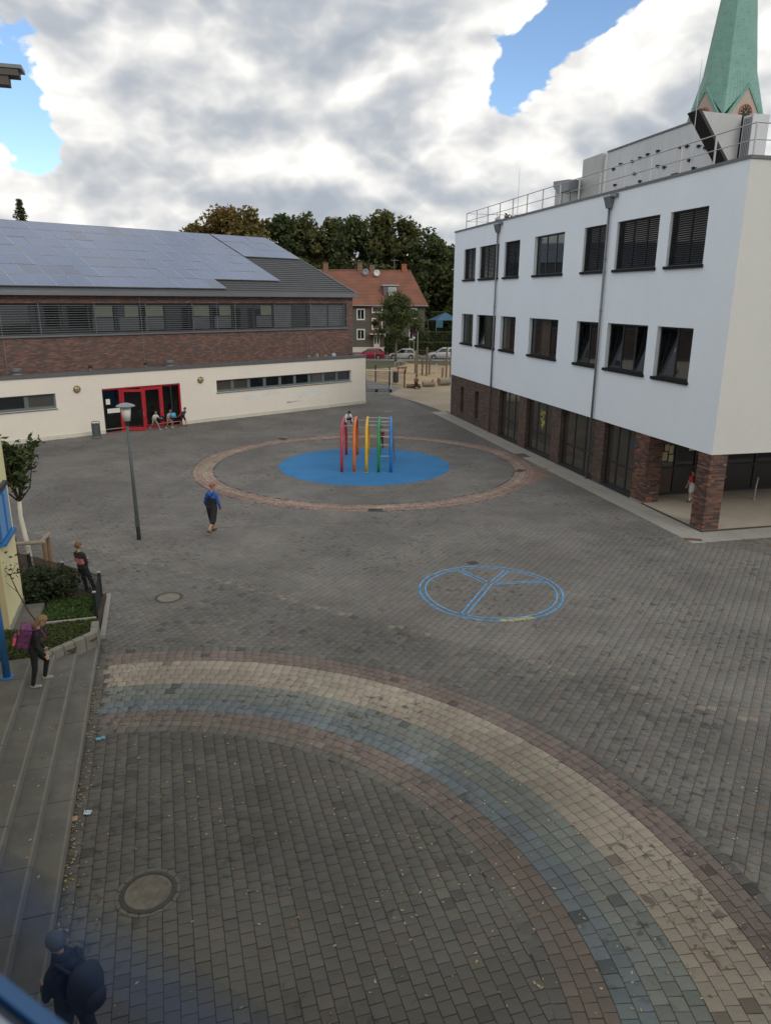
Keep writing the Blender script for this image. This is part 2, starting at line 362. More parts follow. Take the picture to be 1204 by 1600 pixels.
def nrm(v): v = np.array(v, float); return v/np.linalg.norm(v)
E1 = nrm((.86, -.51)); E2 = np.array([-E1[1], E1[0]]) * 1.0
S0 = np.array([-6.93, 16.16]); DD = nrm((.29, -.957)); NR = np.array([-DD[1], DD[0]])
def ds(dist, s, z=0.):
    p = S0+NR*dist+DD*s; return (p[0], p[1], z)
RC = np.array([-4.26, 6.44]); CC = np.array([-1.1, 37.2])
BA = np.array([11.79, 26.14]); BU = nrm((-7.02, 29.03)); BV = np.array([BU[1], -BU[0]])
GA = np.array([-1.69, 60.47]); GW = nrm((-.7348, -.6783)); GN = np.array([GW[1], -GW[0]]); GN = GN if GN[1] > 0 else -GN
RB = [6.34, 6.547, 7.123, 7.585, 8.243, 9.321, 9.856, 10.06]

def in_plaza(P):
    dist = (P-S0) @ NR
    bed = (dist < .03) & (((P-np.array([-8.05, 19.5])) @ E2) < .05)
    strip = ((P-BA) @ BV) > -1.14
    strip &= ((P-BA) @ BU) > -1.1
    gym = ((P-GA) @ GN) > -.02
    gym &= ((P-GA) @ GW) > -.3
    far = P[:, 1] > 66.3
    # gravel boundary
    gx = np.interp(P[:, 1], [55.0, 58.4, 61.8, 66.5], [4.6, 3.7, 2.4, .2]); gr = (P[:, 0] > gx) & (P[:, 1] > 54.8)
    vis = (np.abs(P[:, 0]) < .60*P[:, 1]+3.2) & (P[:, 1] > 2.4)
    return ~bed & ~strip & ~gym & ~far & ~gr & vis
def grid(ax, ay, origin, p, q, n):
    # columns of width p along ax, stones of length q along ay, every second column shifted half a stone
    i = np.arange(-n, n); j = np.arange(-n, n); I, J = np.meshgrid(i, j, indexing='ij')
    off = (I % 2)*.5
    P = origin+I[..., None]*p*ax+(J+off)[..., None]*q*ay
    return P.reshape(-1, 2), I.ravel(), J.ravel()
def fbm2(P, s, seed):
    # cheap smooth value noise for slow changes of stone colour across the yard
    r = np.random.default_rng(seed); t = r.random((64, 64)); Q = P*s; f = np.floor(Q).astype(int); u = Q-f; u = u*u*(3-2*u)
    a = t[f[:, 0] % 64, f[:, 1] % 64]; b_ = t[(f[:, 0]+1) % 64, f[:, 1] % 64]; c = t[f[:, 0] % 64, (f[:, 1]+1) % 64]; d = t[(f[:, 0]+1) % 64, (f[:, 1]+1) % 64]
    return (a*(1-u[:, 0])+b_*u[:, 0])*(1-u[:, 1])+(c*(1-u[:, 0])+d*u[:, 0])*u[:, 1]
def tint(base, n, var, hue=.014):
    c = np.array(base)[None]*(1+nrg.normal(0, var, (n, 1)))*(1+nrg.normal(0, hue, (n, 3))); return np.clip(c, .01, 1)
stones = []      # centre xy, angle, half sizes, z, colour
def add_stones(P, ang, hx, hy, z, cols): stones.append((P, np.broadcast_to(ang, len(P)), np.broadcast_to(hx, len(P)), np.broadcast_to(hy, len(P)), np.broadcast_to(z, len(P)), cols))
# yard outside the rainbow
P, I, J = grid(E1, E2, np.array([0., 17.]), .2, .2, 330)
k = in_plaza(P) & (np.hypot(*(P-RC).T) > RB[-1]-.05) & (np.hypot(*(P-CC).T) > 4.3)
rr = np.hypot(*(P-CC).T); k &= ~((rr > 7.62) & (rr < 8.62))
P = P[k]; n = len(P)
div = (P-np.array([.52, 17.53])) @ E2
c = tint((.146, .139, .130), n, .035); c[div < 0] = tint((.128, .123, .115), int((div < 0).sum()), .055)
c *= (0.88+.26*fbm2(P, .22, 3))[:, None]
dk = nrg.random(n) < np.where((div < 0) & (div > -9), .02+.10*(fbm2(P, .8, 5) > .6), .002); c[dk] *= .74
line = (np.abs(div) < .11) & (nrg.random(n) < .55*(fbm2(P, .6, 12) > .35)); c[line] = tint((.178, .166, .142), int(line.sum()), .10)
rd = (nrg.random(n) < .02); c[rd] *= np.array([1.12, .97, .92])
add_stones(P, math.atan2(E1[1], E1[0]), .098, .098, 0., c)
# yard inside the rainbow, laid along the steps
P, I, J = grid(NR, DD, np.array(S0)+NR*.1, .2, .2, 120)
k = in_plaza(P) & (np.hypot(*(P-RC).T) < RB[0]+.06); P = P[k]; n = len(P)
c = tint((.100, .096, .088), n, .05); dk = nrg.random(n) < .035*(fbm2(P, .7, 8) > .4); c[dk] *= .72; c *= (0.86+.28*fbm2(P, .5, 4))[:, None]
add_stones(P, math.atan2(NR[1], NR[0]), .097, .097, 0., c)
# strip between the steps and the rainbow
P, I, J = grid(NR, DD, np.array(S0)+NR*.1, .2, .2, 120)
rr = np.hypot(*(P-RC).T); dist = (P-S0) @ NR
k = in_plaza(P) & (rr >= RB[0]+.06) & (rr < RB[-1]-.05) & (dist < .34); P = P[k]; c = tint((.115, .11, .10), len(P), .09)
add_stones(P, math.atan2(NR[1], NR[0]), .097, .097, 0., c)
field = [np.concatenate([s[i] for s in stones]) for i in range(6)]
# the rainbow rows
stones = []
ROWS = [((6.34, 6.547), 1, (.118, .115, .106)), ((6.547, 7.123), 3, (.155, .130, .116)), ((7.123, 7.585), 2, (.136, .160, .176)), ((7.585, 8.243), 3, (.160, .174, .163)),
        ((8.243, 9.321), 5, (.265, .234, .195)), ((9.321, 9.856), 3, (.160, .130, .118)), ((9.856, 10.06), 1, (.118, .115, .108))]
ri = 0
for (r0, r1), nrow, base in ROWS:
    for q in range(nrow):
        wd = (r1-r0)/nrow; rm = r0+wd*(q+.5); na = int(2*PI*rm/.205); th = (np.arange(na)+.5*(ri % 2)+rng.random()*.2)*2*PI/na
        P = RC+rm*np.c_[np.cos(th), np.sin(th)]
        k = in_plaza(P) & (((P-S0) @ NR) > .24); P = P[k]; th = th[k]; n = len(P)
        b_ = np.array(base)
        if base[2] > .15 and base[0] < .16: b_ = b_  # blue and green rows keep their tone
        c = tint(b_, n, .06, .015)
        if nrow == 5:
            c *= np.where(q >= 3, 1.06, .97); m2 = nrg.random(n) < .012; c[m2] *= .5
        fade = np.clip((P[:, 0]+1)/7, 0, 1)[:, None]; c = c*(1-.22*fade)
        c *= (0.9+.2*fbm2(P, .5, 9))[:, None]
        dk = nrg.random(n) < .012; c[dk] *= .55
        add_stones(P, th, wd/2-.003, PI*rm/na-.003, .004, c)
        ri += 1
rain = [np.concatenate([s[i] for s in stones]) for i in range(6)]
# the ring of small pavers round the blue safety floor
stones = []
for (r0, r1), nrow, base in [((7.66, 7.9), 1, (.235, .165, .14)), ((7.9, 8.18), 2, (.265, .215, .172)), ((8.18, 8.62), 2, (.22, .150, .128))]:
    for q in range(nrow):
        wd = (r1-r0)/nrow; rm = r0+wd*(q+.5); na = int(2*PI*rm/.2); th = (np.arange(na)+.5*(q % 2))*2*PI/na
        P = CC+rm*np.c_[np.cos(th), np.sin(th)]; n = len(P); c = tint(base, n, .10); c *= 1.12*(0.85+.3*fbm2(P, .5, 2))[:, None]
        lf = np.exp(-((th-PI)/.38)**2)[:, None]; c = c*(1-.5*lf)+np.array((.30, .25, .185))*.5*lf     # sandy dirt trodden into the left side
        add_stones(P, th, wd/2-.004, PI*rm/na-.004, .003, c)
for q in range(4):          # spur of red pavers at the gully by the white building
    rm = 8.72+.2*q; th = np.arange(-.42+.05*q, -.04, .2/rm); P = CC+rm*np.c_[np.cos(th), np.sin(th)]
    add_stones(P, th, .097, .095, .003, tint((.205, .135, .112), len(P), .1))
ring = [np.concatenate([s[i] for s in stones]) for i in range(6)]

def stone_mesh(S, name, parent, z0=-.02):
    P, an, hx, hy, z, c = S; n = len(P); near = np.hypot(P[:, 0], P[:, 1]) < 27
    def corners(sel, inset):
        a = an[sel]; ax = np.c_[np.cos(a), np.sin(a)]; ay = np.c_[-np.sin(a), np.cos(a)]
        out = []
        for sx, sy in ((-1, -1), (1, -1), (1, 1), (-1, 1)):
            out.append(P[sel]+ax*(sx*(hx[sel]-inset))[:, None]+ay*(sy*(hy[sel]-inset))[:, None])
        return np.stack(out, 1)            # m,4,2
    vs = []; fs = []; cs = []; base = 0
    sel = np.where(near)[0]; m = len(sel)
    if m:
        zj = z[sel]+nrg.normal(0, .0014, m); tl = nrg.normal(0, .0016, (m, 2))
        sgn = np.array([(-1, -1), (1, -1), (1, 1), (-1, 1)])
        zt = zj[:, None]+tl @ sgn.T
        A = np.concatenate([corners(sel, .007), zt[..., None]], 2); Bq = np.concatenate([corners(sel, .001), (zt-.005)[..., None]], 2); Cq = np.concatenate([corners(sel, .001), np.full((m, 4, 1), z0)], 2)
        V = np.concatenate([A, Bq, Cq], 1); vs.append(V.reshape(-1, 3))
        o = (np.arange(m)*12)[:, None, None]
        q = [(0, 1, 2, 3)]+[(4+i, 4+(i+1) % 4, (i+1) % 4, i) for i in range(4)]+[(8+i, 8+(i+1) % 4, 4+(i+1) % 4, 4+i) for i in range(4)]
        F = np.array(q)[None]+o; fs.append(F.reshape(-1, 4)); cs.append(np.repeat(c[sel], 9, 0)); base = m*12
    sel = np.where(~near)[0]; m = len(sel)
    if m:
        V = np.concatenate([corners(sel, .0025), np.repeat((z[sel]+nrg.normal(0, .001, m))[:, None, None], 4, 1)], 2); vs.append(V.reshape(-1, 3))
        fs.append(np.arange(m*4).reshape(m, 4)+base); cs.append(c[sel])
    return np_mesh(name, np.concatenate(vs), np.concatenate(fs), paver_attr, parent, 'stuff', np.concatenate(cs))
def unit_stone():
    s = B(); t = .07
    A = [(-1+t, -1+t, 0), (1-t, -1+t, 0), (1-t, 1-t, 0), (-1+t, 1-t, 0)]; Bq = [(-.99, -.99, -.005), (.99, -.99, -.005), (.99, .99, -.005), (-.99, .99, -.005)]; Cq = [(x, y, -.026) for x, y, _ in Bq]
    s.poly(A)
    for i in range(4): s.poly([Bq[i], Bq[(i+1) % 4], A[(i+1) % 4], A[i]]); s.poly([Cq[i], Cq[(i+1) % 4], Bq[(i+1) % 4], Bq[i]])
    me = bpy.data.meshes.new('paver'); me.from_pydata(s.v, [], s.f); me.materials.append(paver_obj); return me
UST = unit_stone()
def lay(S, parent, name, nsingle=300):
    P, an, hx, hy, z, c = S
    px, py = project(np.c_[P, np.zeros(len(P))]); d = np.hypot(P[:, 0], P[:, 1])+np.where((px > -10) & (px < 1214) & (py < 1610) & (py > 0), 0, 1000)
    idx = np.argsort(d)[:nsingle]; rest = np.ones(len(P), bool); rest[idx] = False
    for i in idx:
        o = bpy.data.objects.new('paver', UST); o.location = (P[i, 0], P[i, 1], z[i]+rng.gauss(0, .0014)); o.rotation_euler = (rng.gauss(0, .012), rng.gauss(0, .012), an[i]); o.scale = (hx[i], hy[i], 1)
        o.color = (*c[i], 1); o.parent = parent; col.objects.link(o)
    stone_mesh([a[rest] for a in S], name, parent)
lay(field, plaza, 'paver_field')
rb_pts = []
for a in np.linspace(-1.0, 2.2, 60):
    rb_pts.append(RC+RB[0]*np.array([math.cos(a), math.sin(a)]))
for a in np.linspace(2.2, -1.0, 60): rb_pts.append(RC+RB[-1]*np.array([math.cos(a), math.sin(a)]))
rb_pts = [p if ((np.array(p)-S0) @ NR) > .22 else p+NR*(.22-((np.array(p)-S0) @ NR)) for p in rb_pts]
bs = B(); m_ = 60
for i in range(m_-1):
    a, b_, c_, d_ = rb_pts[i], rb_pts[i+1], rb_pts[2*m_-2-i], rb_pts[2*m_-1-i]
    bs.poly([(*a, -.011), (*b_, -.011), (*c_, -.011), (*d_, -.011)])
rainbow = bs.build('rainbow_path', joint, fix=False); rainbow['kind'] = 'structure'
lay(rain, rainbow, 'paver_band')
bs = B()
for i in range(96):
    t0, t1 = 2*PI*i/96, 2*PI*(i+1)/96
    q = [CC+r_*np.array([math.cos(t), math.sin(t)]) for r_, t in ((7.64, t0), (8.64, t0), (8.64, t1), (7.64, t1))]
    bs.poly([(*x, -.010) for x in q])
ringp = bs.build('ring_path', joint, fix=False); ringp['kind'] = 'structure'
stone_mesh(ring, 'paver_ring', ringp)
# blue rubber safety floor
blue_floor = mat('blue_safety_floor', (.012, .135, .33), .85, .08, 1.2, .3, 60, c2=(.018, .155, .36), patch=.35)
bs = B(); pr_ = [(4.41, -.016), (4.38, .012), (4.30, .022), (0.001, .022)]
bs.lathe(pr_, (CC[0], CC[1], 0), 96); pad = bs.build('safety_floor', blue_floor); pad['kind'] = 'structure'

# concrete strip in front of the white building
strip = B().poly([(*BA, .0), (*(BA+BU*0), 0)]) if False else None
def uvp(u, v, z=0.): p = BA+BU*u+BV*v; return (p[0], p[1], z)
cstrip = structure('concrete_strip', [uvp(-1.15, -1.16), uvp(31, -1.16), uvp(31, .2), uvp(-.05, .2), uvp(-.05, 30), uvp(-1.15, 30)], joint, -.012)
bs_all = []
u = -1.13
while u < 30.5:
    ln = 1.0
    for (v0, v1) in ((-1.15, -.60), (-.59, -.05)):
        zt = .003+rng.gauss(0, .002)
        o = B().hexa([uvp(u, v0, -.05), uvp(u+ln-.008, v0, -.05), uvp(u+ln-.008, v1, -.05), uvp(u, v1, -.05), uvp(u, v0, zt), uvp(u+ln-.008, v0, zt), uvp(u+ln-.008, v1, zt), uvp(u, v1, zt)]).build('slab', concrete, cstrip)
    u += ln
v = -.04
while v < 12:
    for (u0, u1) in ((-1.13, -.6), (-.59, -.06)):
        zt = .003+rng.gauss(0, .002)
        B().hexa([uvp(u0, v, -.05), uvp(u1, v, -.05), uvp(u1, v+.992, -.05), uvp(u0, v+.992, -.05), uvp(u0, v, zt), uvp(u1, v, zt), uvp(u1, v+.992, zt), uvp(u0, v+.992, zt)]).build('slab', concrete, cstrip)
    v += 1.0
# worn asphalt patch beyond the strip
pts = [uvp(-1.2, .6), uvp(-1.25, 1.6), uvp(-1.2, 3.0), uvp(-1.18, 6), uvp(-1.18, 12), uvp(-3.0, 12), uvp(-3.3, 6), uvp(-2.9, 3.4), uvp(-2.6, 1.7), uvp(-2.0, .9), uvp(-1.6, .5)]
structure('dirt_patch', pts, dirt_m, .006)

# chalk drawing
chalk = mat('blue_chalk', (.11, .35, .66), .95, .35, 14, c2=(.085, .22, .38), patch=7)
chalk_y = mat('yellow_chalk', (.36, .37, .16), .95, .35, 14, c2=(.17, .165, .11), patch=8)
PCt = np.array([3.12, 20.2])
cd = empty('chalk_drawing', (*PCt, .006), 0, 'blue chalk circle with three spokes drawn on the paving', 'drawing')
def cring(b, r, wd, a0=0, a1=2*PI, n=90):
    for i in range(n):
        t0 = a0+(a1-a0)*i/n; t1 = a0+(a1-a0)*(i+1)/n
        j0, j1 = r+.012*math.sin(5*t0)+.01*math.sin(3*t0+1), r+.012*math.sin(5*t1)+.01*math.sin(3*t1+1)
        b.poly([((q)*math.cos(t), (q)*math.sin(t), 0) for q, t in ((j0-wd/2, t0), (j0+wd/2, t0), (j1+wd/2, t1), (j1-wd/2, t1))])
b = B(); cring(b, 2.10, .055); cring(b, 2.13, .035, 3.0, 5.9, 50); b.build('outer_ring', chalk, cd, fix=False)
b = B(); cring(b, 1.93, .05); b.build('inner_ring', chalk, cd, fix=False)
def spoke(p0, p1, gap=.15, wd=.05):
    p0, p1 = np.array(p0), np.array(p1); t = nrm(p1-p0); n_ = np.array([-t[1], t[0]]); b = B()
    for s_ in (-1, 1):
        o_ = n_*s_*gap/2
        b.poly([(*(p0+o_-n_*wd/2), 0), (*(p1+o_-n_*wd/2), 0), (*(p1+o_+n_*wd/2), 0), (*(p0+o_+n_*wd/2), 0)])
    b.build('spoke', chalk, cd, fix=False)
SP = [(770-2, 921)]
hub = np.array([.06, .62])
spoke(hub+np.array([.1, .08]), (.78, 1.78)); spoke(hub+(-.12, .1), (-.78, 1.78)); spoke(hub+(.1, -.02), (1.78, .80), .11); spoke(hub, (-.98, -1.72), .16)
b = B()
for i in range(14):
    t0 = 4.70+.034*i
    b.poly([(q*math.cos(t), q*math.sin(t), .001) for q, t in ((1.97+.02*math.sin(i), t0), (2.14, t0), (2.14, t0+.034), (1.97+.02*math.sin(i+1), t0+.034))])
b.build('yellow_scribble', chalk_y, cd, fix=False)
t = B()
for r0, r1 in ((.1, .16),):
    t.poly([(-.35, -.12, 0), (.3, -.14, 0), (.36, -.02, 0), (.28, .1, 0), (-.1, .13, 0), (-.34, .08, 0)])
o = t.build('chalk_mark', mat('white_chalk', (.5, .5, .46), .95, .3, 9, c2=(.16, .15, .14), patch=5), fix=False); o.location = (.2, 56.1, .006); tag(o, 'faint white chalk scribble on paving before the gravel yard', 'chalk mark')

# manhole covers and gullies
iron = mat('cast_iron', (.045, .042, .038), .7, .2, 20, .5, 60)
lidc = mat('manhole_concrete', (.150, .138, .115), .9, .2, 12, .5, 60, c2=(.105, .095, .08), patch=5)
collar_m = mat('manhole_collar', (.11, .105, .095), .9, .15, 9, .3, 40)
def manhole(x, y, r, label, cm=lidc):
    o = empty('manhole_cover', (x, y, 0), 0, label, 'manhole cover')
    B().lathe([(r, -.012), (r, .012), (r*.86, .016), (r*.855, .008), (r*.84, .008), (r*.84, -.012)], n=40).build('rim', iron, o)
    B().lathe([(r*.83, -.01), (r*.83, .010), (r*.80, .014), (0.001, .016)], n=40).build('lid', cm, o)
    b = B()
    for i in range(28):
        a = 2*PI*i/28; q = r*.93; b.lathe([(.018, .012), (.014, .018)], (q*math.cos(a), q*math.sin(a), 0), 6)
    b.build('rim_stud', iron, o, kind='stuff')
    for i in range(16):
        a0, a1 = 2*PI*i/16+.02, 2*PI*(i+1)/16-.02
        q = [(q_*math.cos(t_), q_*math.sin(t_)) for q_, t_ in ((r*1.02, a0), (r*1.16, a0), (r*1.16, a1), (r*1.02, a1))]
        B().hexa([(*p_, -.015) for p_ in q]+[(*p_, .007) for p_ in q]).build('collar_stone', collar_m, o)
manhole(-3.40, 8.68, .40, 'large round concrete-filled manhole cover on the paving beside the steps')
manhole(-6.2, 19.55, .38, 'round manhole cover on the paving beyond the rainbow near the fence', mat('manhole_sandy', (.20, .18, .15), .9, .18, 9, .3, 40, c2=(.15, .135, .11), patch=4))
def gully(x, y, rz, label, sx=.3, sy=.2):
    o = empty('gully_grate', (x, y, 0), rz, label, 'drain grate')
    B().box(-sx, sx, -sy, -sy+.04, -.01, .014).box(-sx, sx, sy-.04, sy, -.01, .014).box(-sx, -sx+.04, -sy+.04, sy-.04, -.01, .014).box(sx-.04, sx, -sy+.04, sy-.04, -.01, .014).build('frame', iron, o)
    for i in range(6):
        yy = -sy+.05+(2*sy-.12)*i/5; B().box(-sx+.04, sx-.04, yy, yy+.022, -.01, .011).build('bar', iron, o)
gully(-.41, 28.75, 0, 'drain grate set in the ring of pavers on the yard side')
gully(2.86, 22.6, .4, 'small drain grate beside the blue chalk circle', .16, .13)
gully(6.75, 36.1, .9, 'drain grate at the red paver spur by the white building')
gully(-6.3, 44.3, -.6, 'drain grate in the paver ring on the gym side')
o = B().box(-.3, .3, -.14, .14, -.01, .009).build('shaft_cover', mat('rusty_iron', (.12, .06, .035), .8, .2, 10)); o.location = (11.1, 25.2, 0); o.rotation_euler = (0, 0, -.25); tag(o, 'rusty rectangular cover at the end of the concrete strip', 'shaft cover')

# ------------------------------------------------------------------ steps
steps = structure('terrace', [ds(-1.25, 1.2), ds(-1.25, 22), ds(-7, 22), ds(-7, -.9), ds(-2.1, -.9)], mat('terrace_slabs', (.17, .165, .155), .9, .1, 3), .6)
stp = empty('steps', (*S0, 0), 0); stp['kind'] = 'structure'
for kq in range(4):
    d1 = -.415*kq; z1 = .15*(kq+1); d0 = d1-.43 if kq < 3 else d1-1.0
    s = max(-d1*.9, 0)+.02; first = True
    while s < 17:
        ln = (.9 if first else 1.22)+rng.random()*.05; first = False
        zt = z1+rng.gauss(0, .003); e = .045
        def lp(d_, s_, z_): p = NR*d_+DD*s_; return (p[0], p[1], z_)
        b = B()
        sA, sB = s, s+ln-.010
        b.hexa([lp(d0, sA, z1-.16), lp(d1-e, sA, z1-.16), lp(d1-e, sB, z1-.16), lp(d0, sB, z1-.16), lp(d0, sA, zt), lp(d1-e, sA, zt), lp(d1-e, sB, zt), lp(d0, sB, zt)])
        b.hexa([lp(d1-e, sA, z1-.16), lp(d1, sA, z1-.16), lp(d1, sB, z1-.16), lp(d1-e, sB, z1-.16), lp(d1-e, sA, zt+.001), lp(d1-.008, sA, zt+.001), lp(d1-.008, sB, zt+.001), lp(d1-e, sB, zt+.001)], 1)
        b.build('slab', [step_conc, nosing_m], stp)
        s += ln
# ------------------------------------------------------------------ planted bed with block wall and kerbs
bed = B(); nb = 14; ms = 10
def bedz(dist, s): t = min(max((s+3.7)/3.7, 0), 1); return .06+.34*t+max(0, min((-dist-1.4), .6))*.2*t
corner = [(0, -.05), (-1.1, .95), (-1.48, .95), (-1.48, -2.4), (-2.0, -2.6), (-3.0, -6.4), (-.22, -3.5)]
for i in range(24):
    for j in range(18):
        x0, x1 = -3.4+3.4*i/24, -3.4+3.4*(i+1)/24; s0, s1 = -6.6+7.6*j/18, -6.6+7.6*(j+1)/18
        cxm, csm = (x0+x1)/2, (s0+s1)/2
        P_ = np.array(ds(cxm, csm)[:2])
        if ((P_-np.array([-8.05, 19.5])) @ E2) > -.02: continue
        if csm > -cxm*.9 or csm > 1.0: continue
        if cxm < -1.46 and -2.6 < csm < -.85: continue
        if cxm < -2.3 and csm > -1: continue
        q = [(x0, s0), (x1, s0), (x1, s1), (x0, s1)]
        bed.poly([ds(a, c_, bedz(a, c_)+.05*math.sin(a*5)*math.sin(c_*4)) for a, c_ in q])
bedo = bed.build('soil_bed', soil, smooth=True, fix=False); bedo['kind'] = 'structure'
# paved strip along the yellow wall
for i in range(4):
    s0 = -2.6+.62*i
    o = B().hexa([ds(-2.03, s0, .2), ds(-1.5, s0, .2), ds(-1.5, s0+.61, .2), ds(-2.03, s0+.61, .2), ds(-2.03, s0, .40), ds(-1.5, s0, .40), ds(-1.5, s0+.61, .40), ds(-2.03, s0+.61, .40)]).build('paving_slab', step_conc); o['kind'] = 'structure'
bw = empty('block_wall', (*S0, 0), 0, 'low retaining wall of grey concrete blocks round the planted bed', 'wall')
def wallblocks(a, b_, n, zt, th=.17):
    a, b_ = np.array(a), np.array(b_); t = nrm(b_-a); nn_ = np.array([-t[1], t[0]])
    if nn_ @ np.array([-1, -.5]) < 0: nn_ = -nn_
    for i in range(n):
        p0 = a+(b_-a)*i/n+t*.006; p1 = a+(b_-a)*(i+1)/n-t*.006
        W = [NR*q[0]+DD*q[1] for q in (p0, p1, p1+nn_*th, p0+nn_*th)]; z = zt+rng.gauss(0, .006)
        bq = B().hexa([(*p, -.02) for p in W]+[(*p, z) for p in W]).build('block', concrete_d, bw, bevel=.012)
concrete_d = mat('wall_block', (.19, .18, .155), .92, .14, 6, .35, 50)
wallblocks((0, -.72), (0, -.02), 2, .52); wallblocks((-.02, .0), (-1.1, .98), 5, .52)
kbw = empty('bed_kerb', (*S0, 0), 0, 'pale concrete kerb edging the planted bed along the yard', 'kerb')
for i in range(4):
    s0 = -.75-.72*i
    W = [NR*a+DD*c_ for a, c_ in ((-.02, s0), (.10, s0), (.10, s0-.71), (-.02, s0-.71))]
    B().hexa([(*p, -.02) for p in W]+[(*p, .09) for p in W]).build('kerb_stone', concrete, kbw)
kb2 = empty('inner_kerb', (*S0, 0), 0, 'narrow concrete kerb crossing the grass of the planted bed', 'kerb')
for i in range(2):
    W = [NR*a+DD*c_ for a, c_ in ((-.12-.68*i, -1.25), (-.79-.68*i, -1.25), (-.79-.68*i, -1.33), (-.12-.68*i, -1.33))]
    B().hexa([(*p, .1) for p in W]+[(*p, .38) for p in W]).build('kerb_stone', concrete, kb2)
# fallen leaves
def leaf_scatter(name, pts, size, label):
    n = len(pts); a = nrg.random(n)*2*PI; tl = nrg.normal(0, .35, (n, 2)); s = size*(.6+.8*nrg.random(n))
    V = []; k6 = [(1, 0), (.45, .55), (-.5, .5), (-1, 0), (-.5, -.5), (.45, -.55)]
    for (x, y) in k6:
        lx = x*s; ly = y*s*.8; X = lx*np.cos(a)-ly*np.sin(a); Y = lx*np.sin(a)+ly*np.cos(a)
        V.append(np.c_[pts[:, 0]+X, pts[:, 1]+Y, pts[:, 2]+.007+np.abs(X*tl[:, 0]+Y*tl[:, 1])])
    V = np.stack(V, 1).reshape(-1, 3); F = np.arange(n*6).reshape(n, 6)
    pal = np.array([(.40, .31, .14), (.34, .27, .14), (.45, .38, .22), (.24, .16, .08), (.30, .17, .08), (.48, .42, .28)]); c = pal[nrg.integers(0, len(pal), n)]*(1+nrg.normal(0, .12, (n, 1)))
    o = np_mesh(name, V, F, leaf_attr, None, 'stuff', np.clip(c, .02, 1)); o['label'] = label; o['category'] = 'leaves'; return o
lp_ = []
for i in range(2700):
    y = 3+nrg.random()**.8*15; x = (nrg.random()-.5)*2*(.56*y+1.5)
    p = np.array([x, y])
    if (p-S0) @ NR < .05: continue
    dens = .25+.75*(fbm2(p[None], .45, 21)[0] > .5)
    if y > 12: dens *= .35
    if nrg.random() < dens: lp_.append((x, y, 0))
for i in range(440):
    s = nrg.random()**.9*10.5+.8; q = abs(nrg.normal(0, .09))+.02
    cl = fbm2(np.array([[s, 0.]]), 1.3, 31)[0]
    if nrg.random() < .25+.9*cl*(s > 2): x, y, _ = ds(q, s); lp_.append((x, y, .0+nrg.random()*.015))
for i in range(70):
    k_ = int(nrg.integers(0, 4)); s = 1.5+nrg.random()*10; x, y, _ = ds(-.415*k_-.05-nrg.random()*.35, s); lp_.append((x, y, .15*(k_+1)))
leaf_scatter('fallen_leaves', np.array(lp_), .023, 'small yellow fallen leaves strewn over the dark paving and gathered along the steps')
# litter
lm = mat('blue_tissue', (.12, .33, .46), .8, .1, 20); o = None
def crumple(name, loc, sx, sy, m, label, cat, rz):
    b = B(); n_ = 6
    H = {(i, j): .012+.03*rng.random() for i in range(n_+1) for j in range(n_+1)}
    for i in range(n_):
        for j in range(n_):
            b.poly([((-.5+q[0]/n_)*sx, (-.5+q[1]/n_)*sy, H[q]) for q in ((i, j), (i+1, j), (i+1, j+1), (i, j+1))])
    o = b.build(name, m, fix=False, smooth=True); o.location = loc; o.rotation_euler = (0, 0, rz); tag(o, label, cat)
crumple('face_mask', (-5.52, 12.5, .0), .17, .09, lm, 'crumpled blue face mask lying by the rainbow end near the steps', 'face mask', .5)
crumple('tissue', (-4.93, 10.36, .0), .13, .11, mat('pale_tissue', (.42, .50, .58), .8, .1, 20), 'crumpled pale blue tissue among the leaves by the steps', 'tissue', .2)
b = B().box(-.075, .075, -.05, .05, 0, .03).build('drink_carton', mat('carton', (.42, .26, .17), .7, .1, 10), bevel=.004); b.location = (-5.12, 10.2, .0); b.rotation_euler = (0, 0, .3); tag(b, 'flattened orange-brown drink carton lying against the lowest step', 'carton')

# ================================================================== WHITE SCHOOL BUILDING
BANG = math.atan2(BU[1], BU[0])
wb = empty('school_building', (BA[0], BA[1], 0), BANG, 'white rendered three-storey school building with dark windows and brick ground floor', 'building')
ZB, ZT, LEN, DEP = 2.92, 12.75, 29.85, 14.0
TOPW = [(1.85, 4.12), (4.82, 7.98), (8.75, 10.9), (12.9, 16.38), (18.35, 20.6), (21.45, 24.78), (25.5, 27.8)]
ops = [(a, b_, 9.55, 11.52) for a, b_ in TOPW]+[(a+.05, b_+.08, 5.33, 7.3) for a, b_ in TOPW]
b = B().wall(0, LEN, ZB, ZT, ops, 0, .24, 0)
b.build('facade_wall', white_r, wb, fix=False)
b = B().poly([(0, 0, ZB), (0, -DEP-16, ZB), (0, -DEP-16, ZT), (0, 0, ZT)]).build('end_wall', cream_r, wb, fix=False)
b = B().poly([(LEN, 0, 0), (LEN, 0, ZT), (LEN, -DEP-16, ZT), (LEN, -DEP-16, 0)]).poly([(0, -DEP-16, 0), (LEN, -DEP-16, 0), (LEN, -DEP-16, ZT), (0, -DEP-16, ZT)]).build('rear_wall', white_r, wb, fix=False)
B().poly([(.1, -.1, ZT-.25), (LEN-.1, -.1, ZT-.25), (LEN-.1, -DEP-15.9, ZT-.25), (.1, -DEP-15.9, ZT-.25)]).build('roof', roofgrey, wb, fix=False)
B().poly([(0, 0, ZB), (LEN, 0, ZB), (LEN, -DEP-16, ZB), (0, -DEP-16, ZB)]).build('soffit', cream_r, wb, fix=False)
b = B().box(-.05, LEN+.05, -.36, .05, ZT, ZT+.10).box(-.05, .36, -DEP-16, -.365, ZT, ZT+.10)
b.build('parapet_capping', flash_m, wb)
sill_m = mat('dark_sill', (.014, .015, .017), .8, .05, 5, spec=.2)
